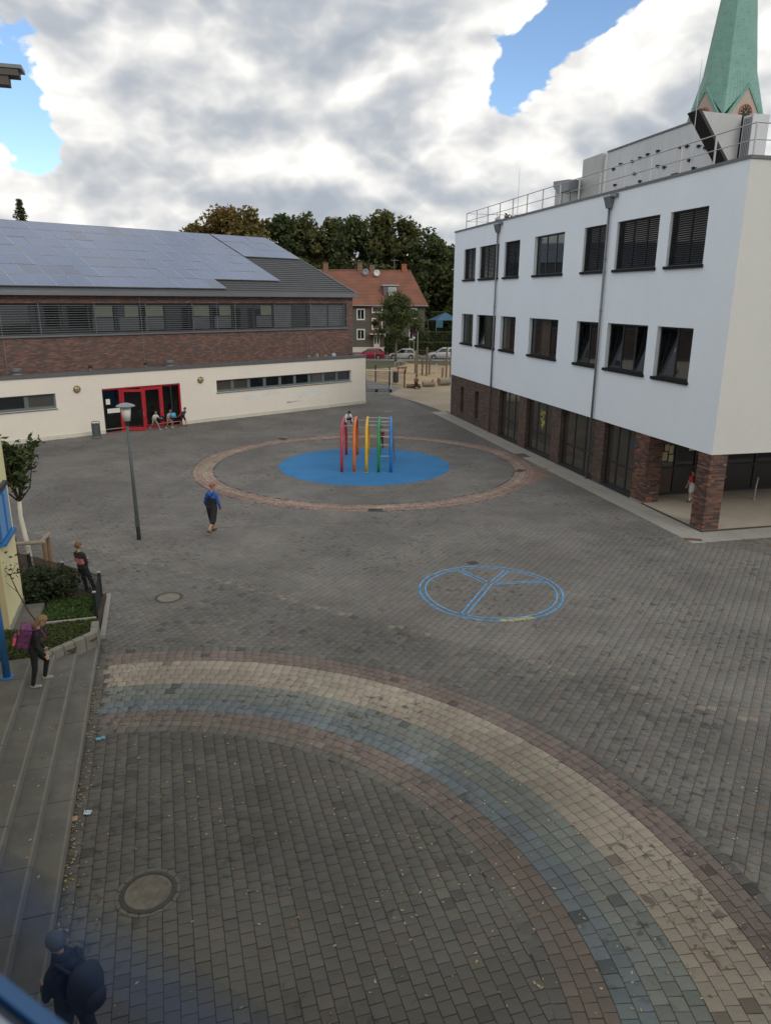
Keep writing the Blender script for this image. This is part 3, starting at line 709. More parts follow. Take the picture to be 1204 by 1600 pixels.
def slat_blind(parent, x0, x1, z0, z1, y, pitch=.08, tilt=.55, d=.07, sag=0):
    b = B(); z = z1-.04
    while z > z0+.02:
        dy, dz = d/2*math.cos(tilt), d/2*math.sin(tilt)
        b.poly([(x0+.02, y-dy, z-dz), (x1-.02, y-dy, z-dz), (x1-.02, y+dy, z+dz), (x0+.02, y+dy, z+dz)]); z -= pitch
    for x in (x0+.03, x1-.03): b.box(x-.012, x+.012, y-.02, y+.02, z0, z1)
    b.box(x0+.02, x1-.02, y-.035, y+.035, max(z, z0), max(z, z0)+.03)
    o = b.build('blind', blind_m, parent, fix=False); o['kind'] = 'stuff'; return o
def window(x0, x1, z0, z1, ncol, blind=None, tilts=(), yb=-.17, gm=None, sill=True, transom=None, parent=None, fm=None, fw=.07):
    parent = parent or wb; fm = fm or anthr; gm = gm or glass_d
    y0, y1 = yb-.06, yb
    b = B().box(x0, x1, y0, y1, z0, z0+fw).box(x0, x1, y0, y1, z1-fw, z1).box(x0, x0+fw, y0, y1, z0+fw, z1-fw).box(x1-fw, x1, y0, y1, z0+fw, z1-fw)
    cw = (x1-x0-2*fw)/ncol
    for i in range(1, ncol): xm = x0+fw+cw*i; b.box(xm-fw*.6, xm+fw*.6, y0, y1-.003, z0+fw, z1-fw)
    rows = [(z0+fw, z1-fw)]
    if transom: b.box(x0+fw, x1-fw, y0, y1-.006, transom-.05, transom+.05); rows = [(z0+fw, transom-.05), (transom+.05, z1-fw)]
    W = b.build('window', fm, parent)
    for i in range(ncol):
        a = x0+fw+cw*i+(fw*.6 if i else 0); c_ = x0+fw+cw*(i+1)-(fw*.6 if i < ncol-1 else 0)
        for ri_, (ra, rb_) in enumerate(rows):
            g_ = gm[(i+ri_) % len(gm)] if isinstance(gm, list) else gm
            if i in tilts and ri_ == len(rows)-1:
                an = R(11); sf = .065; p = B(); q = B()
                def TP(x, z, t): return (x, y0+.02-(z-ra)*math.sin(an)-t*math.cos(an), ra+(z-ra)*math.cos(an)-t*math.sin(an))
                for (xa, xb, za, zb_) in ((a, c_, ra, ra+sf), (a, c_, rb_-sf, rb_), (a, a+sf, ra+sf, rb_-sf), (c_-sf, c_, ra+sf, rb_-sf)):
                    p.hexa([TP(xa, za, 0), TP(xb, za, 0), TP(xb, za, .05), TP(xa, za, .05), TP(xa, zb_, 0), TP(xb, zb_, 0), TP(xb, zb_, .05), TP(xa, zb_, .05)])
                p.build('sash', fm, W)
                q.hexa([TP(a+sf, ra+sf, .02), TP(c_-sf, ra+sf, .02), TP(c_-sf, ra+sf, .03), TP(a+sf, ra+sf, .03), TP(a+sf, rb_-sf, .02), TP(c_-sf, rb_-sf, .02), TP(c_-sf, rb_-sf, .03), TP(a+sf, rb_-sf, .03)]); q.build('pane', glass_d, W)
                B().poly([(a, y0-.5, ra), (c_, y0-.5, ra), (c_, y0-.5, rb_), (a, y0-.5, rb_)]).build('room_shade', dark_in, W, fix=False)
            else:
                B().box(a, c_, y0+.02, y0+.03, ra, rb_).build('pane', g_, W)
    if sill: B().hexa([(x0-.05, -.16, z0-.10), (x1+.05, -.16, z0-.10), (x1+.05, .09, z0-.11), (x0-.05, .09, z0-.11), (x0-.05, -.16, z0+.016), (x1+.05, -.16, z0+.016), (x1+.05, .09, z0+.004), (x0-.05, .09, z0+.004)]).build('sill', sill_m, W)
    if blind: slat_blind(W, x0+.02, x1-.02, z0+(z1-z0)*blind, z1-.02, yb+.06)
    return W
for i, (a, b_) in enumerate(TOPW):
    nc = 3 if b_-a > 3 else 2
    bl = {0: .0, 1: .0, 2: .0, 3: None, 4: .0, 5: .0, 6: .0}[i]
    window(a, b_, 9.55, 11.52, nc, blind=(bl if bl is None else bl+.005))
    window(a+.05, b_+.08, 5.33, 7.3, nc, tilts={0: (1,), 1: (2, 0), 2: (1,), 3: (), 4: (), 5: (2,), 6: ()}[i], gm=[glass_d, glass_w] if i in (3, 4) else glass_d)
# roller box visible above the half-lowered blinds
# rainwater pipes with hoppers and spouts
for xp in (8.62, 21.55):
    pz = B().tube([(xp, .10, .02), (xp, .10, ZT-.62)], .052, 12)
    P_ = pz.build('downpipe', zinc, wb, smooth=True)
    B().hexa([(xp-.13, .03, ZT-.62), (xp+.13, .03, ZT-.62), (xp+.13, .2, ZT-.62), (xp-.13, .2, ZT-.62), (xp-.2, .02, ZT-.2), (xp+.2, .02, ZT-.2), (xp+.2, .3, ZT-.2), (xp-.2, .3, ZT-.2)]).box(xp-.21, xp+.21, .01, .32, ZT-.2, ZT-.14).build('hopper', zinc, P_)
    B().box(xp-.55, xp-.1, .03, .16, ZT-.19, ZT-.06).build('spout', zinc, P_)
    bb = B()
    for zz in (1.2, 3.4, 5.6, 7.8, 10.0): bb.lathe([(.066, zz), (.066, zz+.05)], (xp, .10, 0), 12)
    bb.build('pipe_clamp', zinc, P_)
# ground floor: brick end, piers, glazing
NW = [(24.05, 24.75, .45, 2.3), (27.0, 27.7, .45, 2.3)]
b = B().wall(21.2, LEN, 0, ZB, NW, -.05, .35, 0); b.build('brick_wall', pier_brick_far, wb, fix=False)
for o_ in NW:
    W = B().box(o_[0], o_[0]+.07, -.36, -.28, o_[2], o_[3]).box(o_[1]-.07, o_[1], -.36, -.28, o_[2], o_[3]).box(o_[0]+.07, o_[1]-.07, -.36, -.28, o_[2], o_[2]+.07).box(o_[0]+.07, o_[1]-.07, -.36, -.28, o_[3]-.07, o_[3]).build('window', anthr, wb)
    B().box(o_[0]+.07, o_[1]-.07, -.34, -.33, o_[2]+.07, o_[3]-.07).build('pane', mat('pale_pane', (.16, .19, .22), .1, .1, 1), W)
    B().box(o_[0]-.04, o_[1]+.04, -.3, .0, o_[2]-.06, o_[2]-.005).build('sill', anthr, W)
def brick_pier(x0, x1, y0, y1, single):
    if not single:
        b = B().box(x0, x1, y0, y1, 0, ZB); return b.build('pier', pier_brick_far, wb)
    core = B().box(x0+.012, x1-.012, y0+.012, y1-.012, 0, ZB).build('pier', mortar_m, wb)
    bl, bh = .24, .073; nrow = int(ZB/bh)
    for r_ in range(nrow):
        z0 = .004+r_*bh; z1 = z0+bh-.012
        # bricks on the two faces one sees: the front (y1) and the near side (x0), laid in running bond
        off = (r_ % 2)*.5
        nb_ = max(2, round((x1-x0)/bl)); bw_ = (x1-x0)/nb_
        edges = [x0]+[x0+bw_*(i+.5*(r_ % 2)) for i in range(0 if r_ % 2 else 1, nb_)]+[x1]
        edges = sorted(set(round(e, 4) for e in edges))
        for a, c_ in zip(edges, edges[1:]):
            yield_brick(core, a+.004, c_-.004, y1-.10, y1, z0, z1)
        nb2 = max(2, round((y1-.10-y0)/bl)); bw2 = (y1-.10-y0)/nb2
        ed = [y0]+[y0+bw2*(i+.5*((r_+1) % 2)) for i in range(0 if (r_+1) % 2 else 1, nb2)]+[y1-.10]
        ed = sorted(set(round(e, 4) for e in ed))
        for a, c_ in zip(ed, ed[1:]):
            yield_brick(core, x0, x0+.10, a+.004, c_-.004, z0, z1)
    return core
BRICKM = {}
nbrick = [0]
def yield_brick(parent, x0, x1, y0, y1, z0, z1):
    key = 'b'
    if key not in BRICKM:
        t = B().box(-.5, .5, -.5, .5, -.5, .5); me = bpy.data.meshes.new('brick'); me.from_pydata(t.v, [], t.f); me.materials.append(brick_obj); BRICKM[key] = me
    o = bpy.data.objects.new('brick', BRICKM[key]); o.location = ((x0+x1)/2, (y0+y1)/2, (z0+z1)/2); o.scale = (x1-x0, y1-y0+rng.uniform(0, .006), z1-z0)
    c = rng.choice(BRD+[(.22, .10, .07), (.17, .075, .05)]); f = rng.uniform(.75, 1.25); o.color = (c[0]*f, c[1]*f, c[2]*f, 1); o.parent = parent; col.objects.link(o)
brick_pier(0.03, .78, -.72, -.03, True)
brick_pier(3.95, 4.98, -.72, -.03, True)
for a, b_ in ((7.6, 8.45), (12.0, 13.0), (16.3, 17.3), (20.4, 21.2)): brick_pier(a, b_, -.7, -.05, False)
warm = mat('reflecting_glass', (.055, .048, .038), .04, .25, .6, spec=.7, ior=1.55)
for a, b_ in ((4.98, 7.6), (8.45, 12.0), (13.0, 16.3), (17.3, 20.4)):
    window(a, b_, .08, ZB-.02, 3, yb=-.26, gm=warm, sill=False, transom=1.15, fw=.09)
    B().box(a, b_, -.42, -.06, 0, .08).build('threshold', anthr, wb)
# sunflower picture stuck to one pane
pic = B()
for i in range(26):
    x = 14.35+rng.random()*.5; z = 1.45+rng.random()*1.0; r_ = .05+.03*rng.random(); pic.poly([(x+r_*math.cos(t*PI/3), -.285+i*.0002, z+r_*math.sin(t*PI/3)) for t in range(6)])
o = pic.build('window_picture', mat('paper_flowers', (.34, .34, .10), .8, .3, 12), wb, fix=False)
# arcade at the near corner
B().box(0.0, 4.95, -14, .0, -.02, .05).build('arcade_floor', arc_floor, wb)
B().box(-.06, .0, -14, .0, -.02, .055).box(0, 3.95, .001, .05, -.02, .055).build('arcade_kerb', mat('dark_kerb', (.06, .05, .045), .9, .1, 5), wb)
AW = B()
wallx = 4.98
panels = [(-.75, -2.1), (-2.1, -3.1), (-3.1, -4.1), (-4.1, -6.2), (-6.2, -8.4), (-8.4, -10.6), (-10.6, -14)]
pan = mat('arcade_panel', (.085, .055, .045), .35, .1, 2)
dkp = mat('door_panel', (.03, .03, .032), .3, .1, 2)
for i, (a, b_) in enumerate(panels):
    W = B().box(wallx-.05, wallx+.03, b_, b_+.08, .05, ZB-.02).box(wallx-.05, wallx+.03, b_+.08, a, ZB-.10, ZB-.02).box(wallx-.05, wallx+.03, b_+.08, a, .05, .15).box(wallx-.05, wallx+.02, b_+.08, a, 1.22, 1.30).build('entrance_glazing', anthr, wb)
    B().box(wallx, wallx+.01, b_+.08, a, .15, 1.22).build('lower_panel', pan if i == 0 else dkp, W)
    B().box(wallx, wallx+.01, b_+.08, a, 1.30, ZB-.10).build('pane', warm if i == 0 else glass_d, W)
def notice(y, z, w_, h_, m=paper): return B().box(wallx-.062, wallx-.056, y-w_/2, y+w_/2, z, z+h_).build('notice', m, wb)
ypaper = mat('yellowed_paper', (.50, .46, .30), .8, .05, 3)
for y, z, w_, h_, m in ((-1.0, 1.5, .2, .3, ypaper), (-1.25, 1.55, .22, .5, ypaper), (-1.25, 2.1, .24, .3, ypaper), (-1.5, 1.6, .24, .38, ypaper), (-1.55, 2.03, .2, .28, ypaper), (-1.8, 1.55, .22, .3, ypaper), (-1.78, 1.9, .2, .35, ypaper), (-2.8, 2.0, .3, .25, paper), (-5.6, 2.1, .4, .3, paper), (-6.8, 2.15, .3, .25, paper), (-7.4, 2.15, .3, .25, paper)): notice(y, z, w_, h_, m)
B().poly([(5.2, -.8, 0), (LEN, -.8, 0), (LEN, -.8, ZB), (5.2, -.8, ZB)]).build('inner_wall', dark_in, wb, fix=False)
B().tube([(wallx-.12, -4.15, .05), (wallx-.12, -4.15, 2.3)], .02, 8).build('door_pull', galv, wb)
# roof railing
rl = B().tube([(.25, -.25, ZT+1.12), (LEN-1.6, -.25, ZT+1.12)], .022, 8).tube([(.25, -.25, ZT+.62), (LEN-1.6, -.25, ZT+.62)], .018, 8).tube([(.25, -.25, ZT+1.12), (.25, -14, ZT+1.12)], .022, 8).tube([(.25, -.25, ZT+.62), (.25, -14, ZT+.62)], .018, 8)
rl.tube([(LEN-1.6, -.25, ZT+1.12), (LEN-1.6, -4, ZT+1.12)], .022, 8).tube([(LEN-1.6, -.25, ZT+.62), (LEN-1.6, -4, ZT+.62)], .018, 8)
RAIL = rl.build('railing', galv, wb)
for i in range(15):
    x = .25+(LEN-1.85)*i/14; B().box(x-.025, x+.025, -.275, -.225, ZT-.2, ZT+1.12).build('post', galv, RAIL)
for i in range(1, 6):
    y = -.25-2.3*i; B().box(.225, .275, y-.025, y+.025, ZT-.2, ZT+1.12).build('post', galv, RAIL)

# things on that roof
def on_roof(name, label, cat, u, v, rz=0, group=None):
    p = BA+BU*u+BV*v; return empty(name, (p[0], p[1], ZT-.25), BANG+rz, label, cat, group)
light_panel = mat('light_metal_panel', (.55, .57, .60), .5, .06, 2, metal=.1)
warm_panel = mat('grey_metal_panel', (.44, .45, .45), .5, .06, 2, metal=.1)
pr_o = on_roof('plant_screen', 'long light metal screen with dark brackets on the white building roof', 'screen', 9.1, 5.0)
for i in range(7):
    B().box(1.33*i, 1.33*i+1.32, -.06, 0, 0, 3.72).build('panel', light_panel, pr_o)
B().box(0, 9.3, -.12, .05, 3.72, 3.80).build('capping', flash_m, pr_o)
for (x, z) in ((1.0, 2.6), (1.9, 2.75), (2.4, 2.8), (.5, 2.45), (5.2, 2.95), (5.9, 2.9), (6.6, 2.85), (4.3, 2.95), (3.4, 1.55), (4.5, 1.5), (5.0, 1.2), (5.7, 1.75), (6.9, 1.6), (2.3, 1.6), (1.2, 1.7), (.6, 1.55), (7.1, 1.2), (3.0, 1.2), (7.8, 2.9), (8.5, 2.75), (8.2, 1.9), (3.6, 2.1), (4.2, 2.25), (1.6, 2.1), (6.3, 2.2)):
    B().box(x-.07, x+.07, 0, .09, z-.06, z+.06).box(x-.2, x-.07, 0, .03, z-.02, z+.02).build('bracket', black_m, pr_o)
B().box(2.4, 2.9, 0, .06, .95, 1.7).build('vent_grille', anthr, pr_o); B().box(4.6, 5.2, 0, .06, .9, 1.35).build('vent_grille', anthr, pr_o)
bx1 = on_roof('ventilation_unit', 'grey box-shaped ventilation unit at the far end of the light roof screen', 'ventilation unit', 18.6, 4.8)
B().box(0, 2.3, -2, 0, 0, 3.75).build('casing', warm_panel, bx1, bevel=.02); B().box(.5, 1.0, .001, .05, .9, 1.6).build('access_panel', light_panel, bx1); B().box(.4, 1.1, 0, .35, .5, .85).build('motor_box', zinc, bx1)
bx2 = on_roof('ventilation_unit', 'low grey ventilation box beside the black intake hood on the roof', 'ventilation unit', 21.0, 4.8)
B().box(0, 3.4, -2, 0, 0, 2.75).build('casing', warm_panel, bx2, bevel=.02); B().box(1.2, 1.24, .001, .03, .1, 2.6).box(2.3, 2.34, .001, .03, .1, 2.6).build('seam', zinc, bx2)
hd = on_roof('intake_hood', 'short duct with slanted black mouth at the far roof box', 'intake hood', 20.6, 4.5)
B().prism([(0, 0, 2.0), (0, 0, 2.6), (2.0, 0, 2.75), (2.0, 0, 2.45), (1.4, 0, 2.0)], (0, .7, 0)).build('duct', zinc, hd); B().hexa([(1.42, .04, 2.04), (1.45, .04, 2.02), (1.45, .66, 2.02), (1.42, .66, 2.04), (1.98, .04, 2.46), (2.02, .04, 2.44), (2.02, .66, 2.44), (1.98, .66, 2.46)]).build('mouth', black_m, hd)
bh = on_roof('exhaust_hood', 'tall grey exhaust hood with a slanted black face on the roof', 'exhaust hood', 7.55, 3.0)
B().prism([(0, -.06, 3.42), (0, -2.2, 3.36), (0, -2.2, 0), (0, -3.2, 0)] if False else [(0, -.08, 3.42), (0, -2.15, 3.37), (0, -2.15, .0), (0, -1.9, .0), (0, -1.9, 1.2)], (.72, 0, 0)).build('casing', warm_panel, bh)
B().hexa([(-.02, -.0, 3.46), (.74, -.0, 3.46), (.74, -.12, 3.52), (-.02, -.12, 3.52), (-.02, -1.92, 1.15), (.74, -1.92, 1.15), (.74, -2.04, 1.2), (-.02, -2.04, 1.2)]).build('slanted_face', black_m, bh)
B().hexa([(-.02, -1.92, 1.15), (.74, -1.92, 1.15), (.74, -2.04, 1.2), (-.02, -2.04, 1.2), (-.02, -1.92, 0), (.74, -1.92, 0), (.74, -2.04, 0), (-.02, -2.04, 0)][::-1]).build('lower_face', black_m, bh)
cp = on_roof('roof_cabinet', 'narrow ribbed grey cabinet with a dark post beside the exhaust hood', 'cabinet', 6.9, 5.2)
B().box(0, .6, -.8, 0, 0, 3.3).build('casing', light_panel, cp); B().box(.62, .78, -.3, 0, 0, 3.35).build('dark_post', black_m, cp)
for i in range(5): B().box(.06+.1*i, .10+.1*i, .001, .02, .1, 3.2).build('rib', zinc, cp)
for (u, v, h, lab) in ((21.8, 1.2, 3.0, 'thin lightning rod standing on the far part of the white building roof'), (5.6, 1.6, 4.4, 'tall thin lightning rod beside the grey exhaust hood')):
    lr = on_roof('lightning_rod', lab, 'lightning rod', u, v); B().lathe([(.16, 0), (.16, .08), (.02, .1)], n=12).build('foot', concrete, lr); B().tube([(0, 0, .05), (0, 0, h*.5), (0, 0, h+.3)], [.02, .016, .008], 6).build('rod', galv, lr)
sm = on_roof('roof_camera_post', 'short grey post with small fittings behind the roof railing', 'post', 24.6, 1.0); B().tube([(0, 0, 0), (0, 0, 1.15)], .02, 6).build('post', galv, sm); B().box(-.5, .1, -.02, .02, .75, .79).build('arm', galv, sm)

# ================================================================== SPORTS HALL
GANG = math.atan2(GW[1], GW[0])
gy = empty('sports_hall', (GA[0], GA[1], 0), GANG, 'sports hall of brown brick over a cream ground floor with solar roof', 'building')
GL = 44.0; GP = 3.70; SB = -1.6; BT = 8.33
gops = [(1.55, 13.67, 1.92, 2.77), (16.43, 21.68, 0.02, 2.78), (24.47, 31.0, 1.84, 2.74)]
B().wall(0, GL, .24, GP, [o for o in gops if o[2] > .3]+[(16.43, 21.68, .24, 2.78)], 0, .28).poly([(0, 0, .24), (0, 0, GP), (0, -18, GP), (0, -18, .24)]).build('annex_wall', gym_cream, gy, fix=False)
B().box(-.03, 16.43, -.3, .03, -.02, .24).box(21.68, GL, -.3, .03, -.02, .24).box(-.03, .3, -18, -.3, -.02, .24).build('plinth', plinth_m, gy)
B().box(-.06, GL, -.45, .06, GP, GP+.20).box(-.06, .35, -18, -.455, GP, GP+.20).build('parapet', flash_m, gy)
B().poly([(0, -.3, GP+.02), (GL, -.3, GP+.02), (GL, -6, GP+.02), (0, -6, GP+.02)]).build('annex_roof', roofgrey, gy, fix=False)
# faded paint-over patches below the long window
for (x0, x1, z0, z1) in ((10.2, 11.6, 1.15, 1.6), (8.4, 10.0, 1.35, 1.68), (4.6, 7.2, 1.0, 1.6), (6.2, 7.9, .72, .80)):
    pts = [(x0+(x1-x0)*t_+rng.uniform(-.08, .08), .004, z0+rng.uniform(-.06, .1)) for t_ in np.linspace(0, 1, 9)]+[(x1-(x1-x0)*t_+rng.uniform(-.08, .08), .004, z1+rng.uniform(-.12, .06)) for t_ in np.linspace(0, 1, 9)]
    B().poly(pts).build('painted_patch', mat('paint_over', (.70, .69, .64), .85, .06, 5), gy, fix=False)
greyblue = mat('greyblue_frame', (.115, .145, .155), .45, .05, 4)
def gwin(x0, x1, z0, z1, n, lit=()):
    fw = .1; y0, y1 = -.24, -.16
    b = B().box(x0, x1, y0, y1, z0, z0+fw*1.6).box(x0, x1, y0, y1, z1-fw*.8, z1).box(x0, x0+fw, y0, y1, z0+fw*1.6, z1-fw*.8).box(x1-fw, x1, y0, y1, z0+fw*1.6, z1-fw*.8)
    cw = (x1-x0)/n
    for i in range(1, n): b.box(x0+cw*i-.12, x0+cw*i+.12, y0, y1-.004, z0+fw*1.6, z1-fw*.8)
    W = b.build('window', greyblue, gy)
    for i in range(n): B().box(x0+cw*i+.1, x0+cw*(i+1)-.1, y0+.02, y0+.03, z0+fw*1.6, z1-fw*.8).build('pane', glass_w if i in lit else glass_d, W)
    B().box(x0-.05, x1+.05, -.28, .06, z0-.04, z0-.003).build('sill', greyblue, W)
gwin(1.55, 13.67, 1.92, 2.77, 9, (2, 7, 8)); gwin(24.47, 31.0, 1.84, 2.74, 4, (0, 2))
for x in (14.9, 23.2):
    o = empty('wall_lamp', (0, 0, 0), 0, 'round brass wall lamp beside the red entrance doors, on the %s side' % ('long window' if x < 20 else 'litter bin'), 'lamp'); p = GA+GW*x-GN*.0; o.location = (p[0], p[1], 2.9); o.rotation_euler = (0, 0, GANG)
    B().lathe([(.06, .0), (.17, .02), (.19, .06), (.15, .13), (.06, .17)], axis='y', n=18).build('lamp_glass', brasslamp, o, smooth=True)
    B().tube([(.2*math.cos(t_), .08, .2*math.sin(t_)) for t_ in np.linspace(0, 2*PI, 19)[:-1]], .018, 6, closed=True).box(-.012, .012, .1, .185, -.19, .19).box(-.19, .19, .1, .18, -.012, .012).build('lamp_cage', mat('lamp_cage_metal', (.16, .13, .08), .5, .1, 5), o)
# entrance: red frames, glass, open leaf, lobby behind
clear = bpy.data.materials.new('clear_glass'); clear.use_nodes = True
_T = clear.node_tree; _T.nodes.clear(); _o = N(_T, 'ShaderNodeOutputMaterial'); _g = N(_T, 'ShaderNodeBsdfGlossy'); _g.inputs['Roughness'].default_value = .03; _t = N(_T, 'ShaderNodeBsdfTransparent'); _t.inputs[0].default_value = (.55, .58, .58, 1)
_f = N(_T, 'ShaderNodeFresnel'); _f.inputs[0].default_value = 1.6; _m = N(_T, 'ShaderNodeMixShader'); L(_T, _f.outputs[0], _m.inputs[0]); L(_T, _t.outputs[0], _m.inputs[1]); L(_T, _g.outputs[0], _m.inputs[2]); L(_T, _m.outputs[0], _o.inputs[0])
lob = mat('lobby_wall', (.10, .10, .11), .9, .1, 2)
B().poly([(16.43, -4, 0), (21.68, -4, 0), (21.68, -4, 2.78), (16.43, -4, 2.78)]).poly([(16.43, -.28, 0), (16.43, -4, 0), (16.43, -4, 2.78), (16.43, -.28, 2.78)]).poly([(21.68, -.28, 0), (21.68, -4, 0), (21.68, -4, 2.78), (21.68, -.28, 2.78)]).poly([(16.43, -.28, 2.78), (21.68, -.28, 2.78), (21.68, -4, 2.78), (16.43, -4, 2.78)]).build('lobby_wall', lob, gy, fix=False)
B().box(16.43, 21.68, -4, .02, -.02, .02).build('lobby_floor', mat('lobby_floor_tiles', (.10, .085, .075), .6, .1, 3), gy)
B().box(16.43, 21.68, -.02, .06, -.02, .06).build('red_threshold', mat('red_threshold_tiles', (.26, .07, .05), .8, .2, 5), gy)
def redframe(x0, x1, wd=.11, name='door_frame', leaf=False):
    return None
fr = B()
for x in (20.42, 19.0, 17.66): fr.box(x, x+.17, -.16, -.06, .02, 2.72)
fr.box(16.43, 16.52, -.2, .04, .02, 2.78); fr.box(16.52, 21.68, -.16, -.061, 2.68, 2.78)
DF = fr.build('door_frame', red_paint, gy)
B().box(21.6, 21.68, -.16, -.06, .02, 2.68).build('dark_jamb', anthr, DF)
B().box(17.02, 17.10, -.16, -.06, .02, 2.68).build('dark_mullion', anthr, DF)
for a, c_ in ((20.59, 21.6), (17.10, 17.66), (16.52, 17.02)): B().box(a, c_, -.12, -.11, .02, 2.68).build('pane', clear, DF)
def leaf(hx, wd, ang, sgn):
    lf = empty('door_leaf', (hx, -.03, 0), ang); lf.parent = gy
    t_ = .12
    x0, x1 = (0, wd*sgn) if sgn > 0 else (wd*sgn, 0)
    bm_ = B().box(x0, x1, -.03, .03, .04, .04+.22).box(x0, x1, -.03, .03, 2.5, 2.66).box(x0, x0+t_, -.03, .03, .26, 2.5).box(x1-t_, x1, -.03, .03, .26, 2.5)
    q = bm_.build('door_leaf', red_paint, gy); q.location = (hx, -.03, 0); q.rotation_euler = (0, 0, ang)
    B().box(x0+t_, x1-t_, -.006, .006, .26, 2.5).build('pane', clear, q)
    hxx = x1-.06 if sgn > 0 else x0+.06
    B().tube([(hxx, .035, .95), (hxx, .09, .95), (hxx, .09, 1.25), (hxx, .035, 1.25)], .014, 6).build('handle', galv, q)
    bpy.data.objects.remove(lf)
leaf(20.42, 1.32, R(-32), -1)
leaf(19.0, 1.2, R(3), -1)
for (x, z, w_, h_) in ((21.32, 1.78, .26, .34), (21.2, .98+.25, .42, .28), (20.8, 1.0+.23, .40, .28)):
    B().box(x-w_/2, x+w_/2, -.098, -.092, z, z+h_).build('notice', paper, DF)
# brick upper floor
UW = (.62, GL-2, 6.04, 7.88)
bw_ = B().wall(0, GL, GP-.2, BT, [UW], SB, .35).poly([(0, SB, GP-.2), (0, SB, BT), (0, SB-25.2, BT), (0, SB-25.2, GP-.2)]).poly([(0, SB, BT), (0, SB-12.6, BT+4.75), (0, SB-25.2, BT)])
bw_.build('brick_wall', gym_brick, gy, fix=False)
b = B(); nwin = 24; ww = (UW[1]-UW[0])/nwin
for i in range(nwin+1): b.box(UW[0]+ww*i-.05, UW[0]+ww*i+.05, SB-.33, SB-.25, UW[2], UW[3])
b.box(UW[0]+.05, UW[1], SB-.34, SB-.24, UW[2], UW[2]+.1).box(UW[0]+.05, UW[1], SB-.34, SB-.24, UW[3]-.1, UW[3])
WN = b.build('window', anthr, gy)
lite = mat('window_curtain_glass', (.11, .12, .125), .12, .2, 1.5, spec=.6); ygl = mat('window_view_through', (.17, .19, .14), .2, .2, 2)
for i in range(nwin):
    x0, x1 = UW[0]+ww*i+.05, UW[0]+ww*(i+1)-.05
    gm = lite if i in (0, 1, 3) else glass_d
    B().box(x0, x1, SB-.30, SB-.29, UW[2]+.1, UW[3]-.1).build('pane', gm, WN)
    if i in (4, 6, 7, 9, 10, 11): 
        B().box(x0+.1, x1-(.3 if i % 2 else .6), SB-.285, SB-.28, UW[2]+1.0, UW[3]-.15).build('bright_pane', ygl, WN)
        B().box(x0+.1, x1-.2, SB-.2849, SB-.2805, UW[2]+.15, UW[2]+.95).build('curtain', mat('grey_curtain', (.075, .085, .10), .6, .2, 2), WN)
slat_m = mat('louvre_slat', (.21, .22, .225), .45, .06, 3, metal=.3)
for i in range(13):
    z = UW[2]+.06+i*(UW[3]-UW[2]-.1)/12.5
    B().hexa([(UW[0]-.02, SB-.0, z-.006), (UW[1], SB-.0, z-.006), (UW[1], SB+.035, z-.024), (UW[0]-.02, SB+.035, z-.024), (UW[0]-.02, SB-.0, z), (UW[1], SB-.0, z), (UW[1], SB+.035, z-.008), (UW[0]-.02, SB+.035, z-.008)]).build('louvre_slat', slat_m, gy)
for i in range(13):
    x = UW[0]+.25+i*3.35
    if x < UW[1]: B().box(x-.018, x+.018, SB-.07, SB+.01, UW[2], UW[3]).build('louvre_bracket', zinc, gy)
B().box(UW[0]-.1, UW[1], SB-.3, SB+.10, UW[2]-.12, UW[2]-.02).build('sill', zinc, gy)
# pitched roof with overlapping metal slats, solar panels
RD, RH = 12.6, 4.75; RL_ = math.hypot(RD, RH); sx, sz = -RD/RL_, RH/RL_      # slope direction in local (y, z)
roof_m = mat('roof_slat_metal', (.062, .066, .070), .65, .12, 1.2, spec=.3)
def rp(x, s, h=0.): return (x, SB+.18+sx*s-sz*h*-1*0+(-sx*0)+h*(sz), BT+.33+sz*s+h*(-sx))
RT = B().poly([rp(-.12, -.2, -.06), rp(GL, -.2, -.06), rp(GL, RL_+.15, -.06), rp(-.12, RL_+.15, -.06)]).poly([(-.12, SB-RD, BT+RH+.33), (GL, SB-RD, BT+RH+.33), (GL, SB-2*RD-.3, BT+.3), (-.12, SB-2*RD-.3, BT+.3)]).build('roof', roofgrey, gy, fix=False)
ns = 30; pt = (RL_+.3)/ns
for i in range(ns):
    s0 = -.2+pt*i; s1 = s0+pt+.05
    B().hexa([rp(-.15, s0, .0), rp(GL, s0, .0), rp(GL, s1, -.04), rp(-.15, s1, -.04), rp(-.15, s0, .055), rp(GL, s0, .055), rp(GL, s1, .005), rp(-.15, s1, .005)]).build('roof_slat', roof_m, RT)
B().box(-.18, GL, SB+.02, SB+.42, BT+.02, BT+.30).build('gutter', zinc, gy); B().box(-.14, GL, SB-.1, SB+.015, BT-.0, BT+.12).build('eaves_board', zinc, gy)
B().hexa([rp(-.20, -.25, -.1), rp(-.12, -.25, -.1), rp(-.12, RL_+.1, -.1), rp(-.20, RL_+.1, -.1), rp(-.20, -.25, .09), rp(-.12, -.25, .09), rp(-.12, RL_+.1, .09), rp(-.20, RL_+.1, .09)]).build('verge_trim', zinc, gy)
B().box(-.15, GL, SB-RD-.1, SB-RD+.3, BT+RH+.28, BT+RH+.42).build('ridge_cap', zinc, gy)
pv_m = bpy.data.materials.new('solar_cells'); pv_m.use_nodes = True
T_ = pv_m.node_tree; pb = T_.nodes['Principled BSDF']; oi = N(T_, 'ShaderNodeObjectInfo'); L(T_, oi.outputs['Color'], pb.inputs['Base Color']); pb.inputs['Roughness'].default_value = .16; pb.inputs['Specular IOR Level'].default_value = .6; pb.inputs['IOR'].default_value = 1.5
pf_m = mat('solar_frame', (.35, .36, .38), .4, .05, 3, metal=.5)
PW, PH = 1.135, 1.80
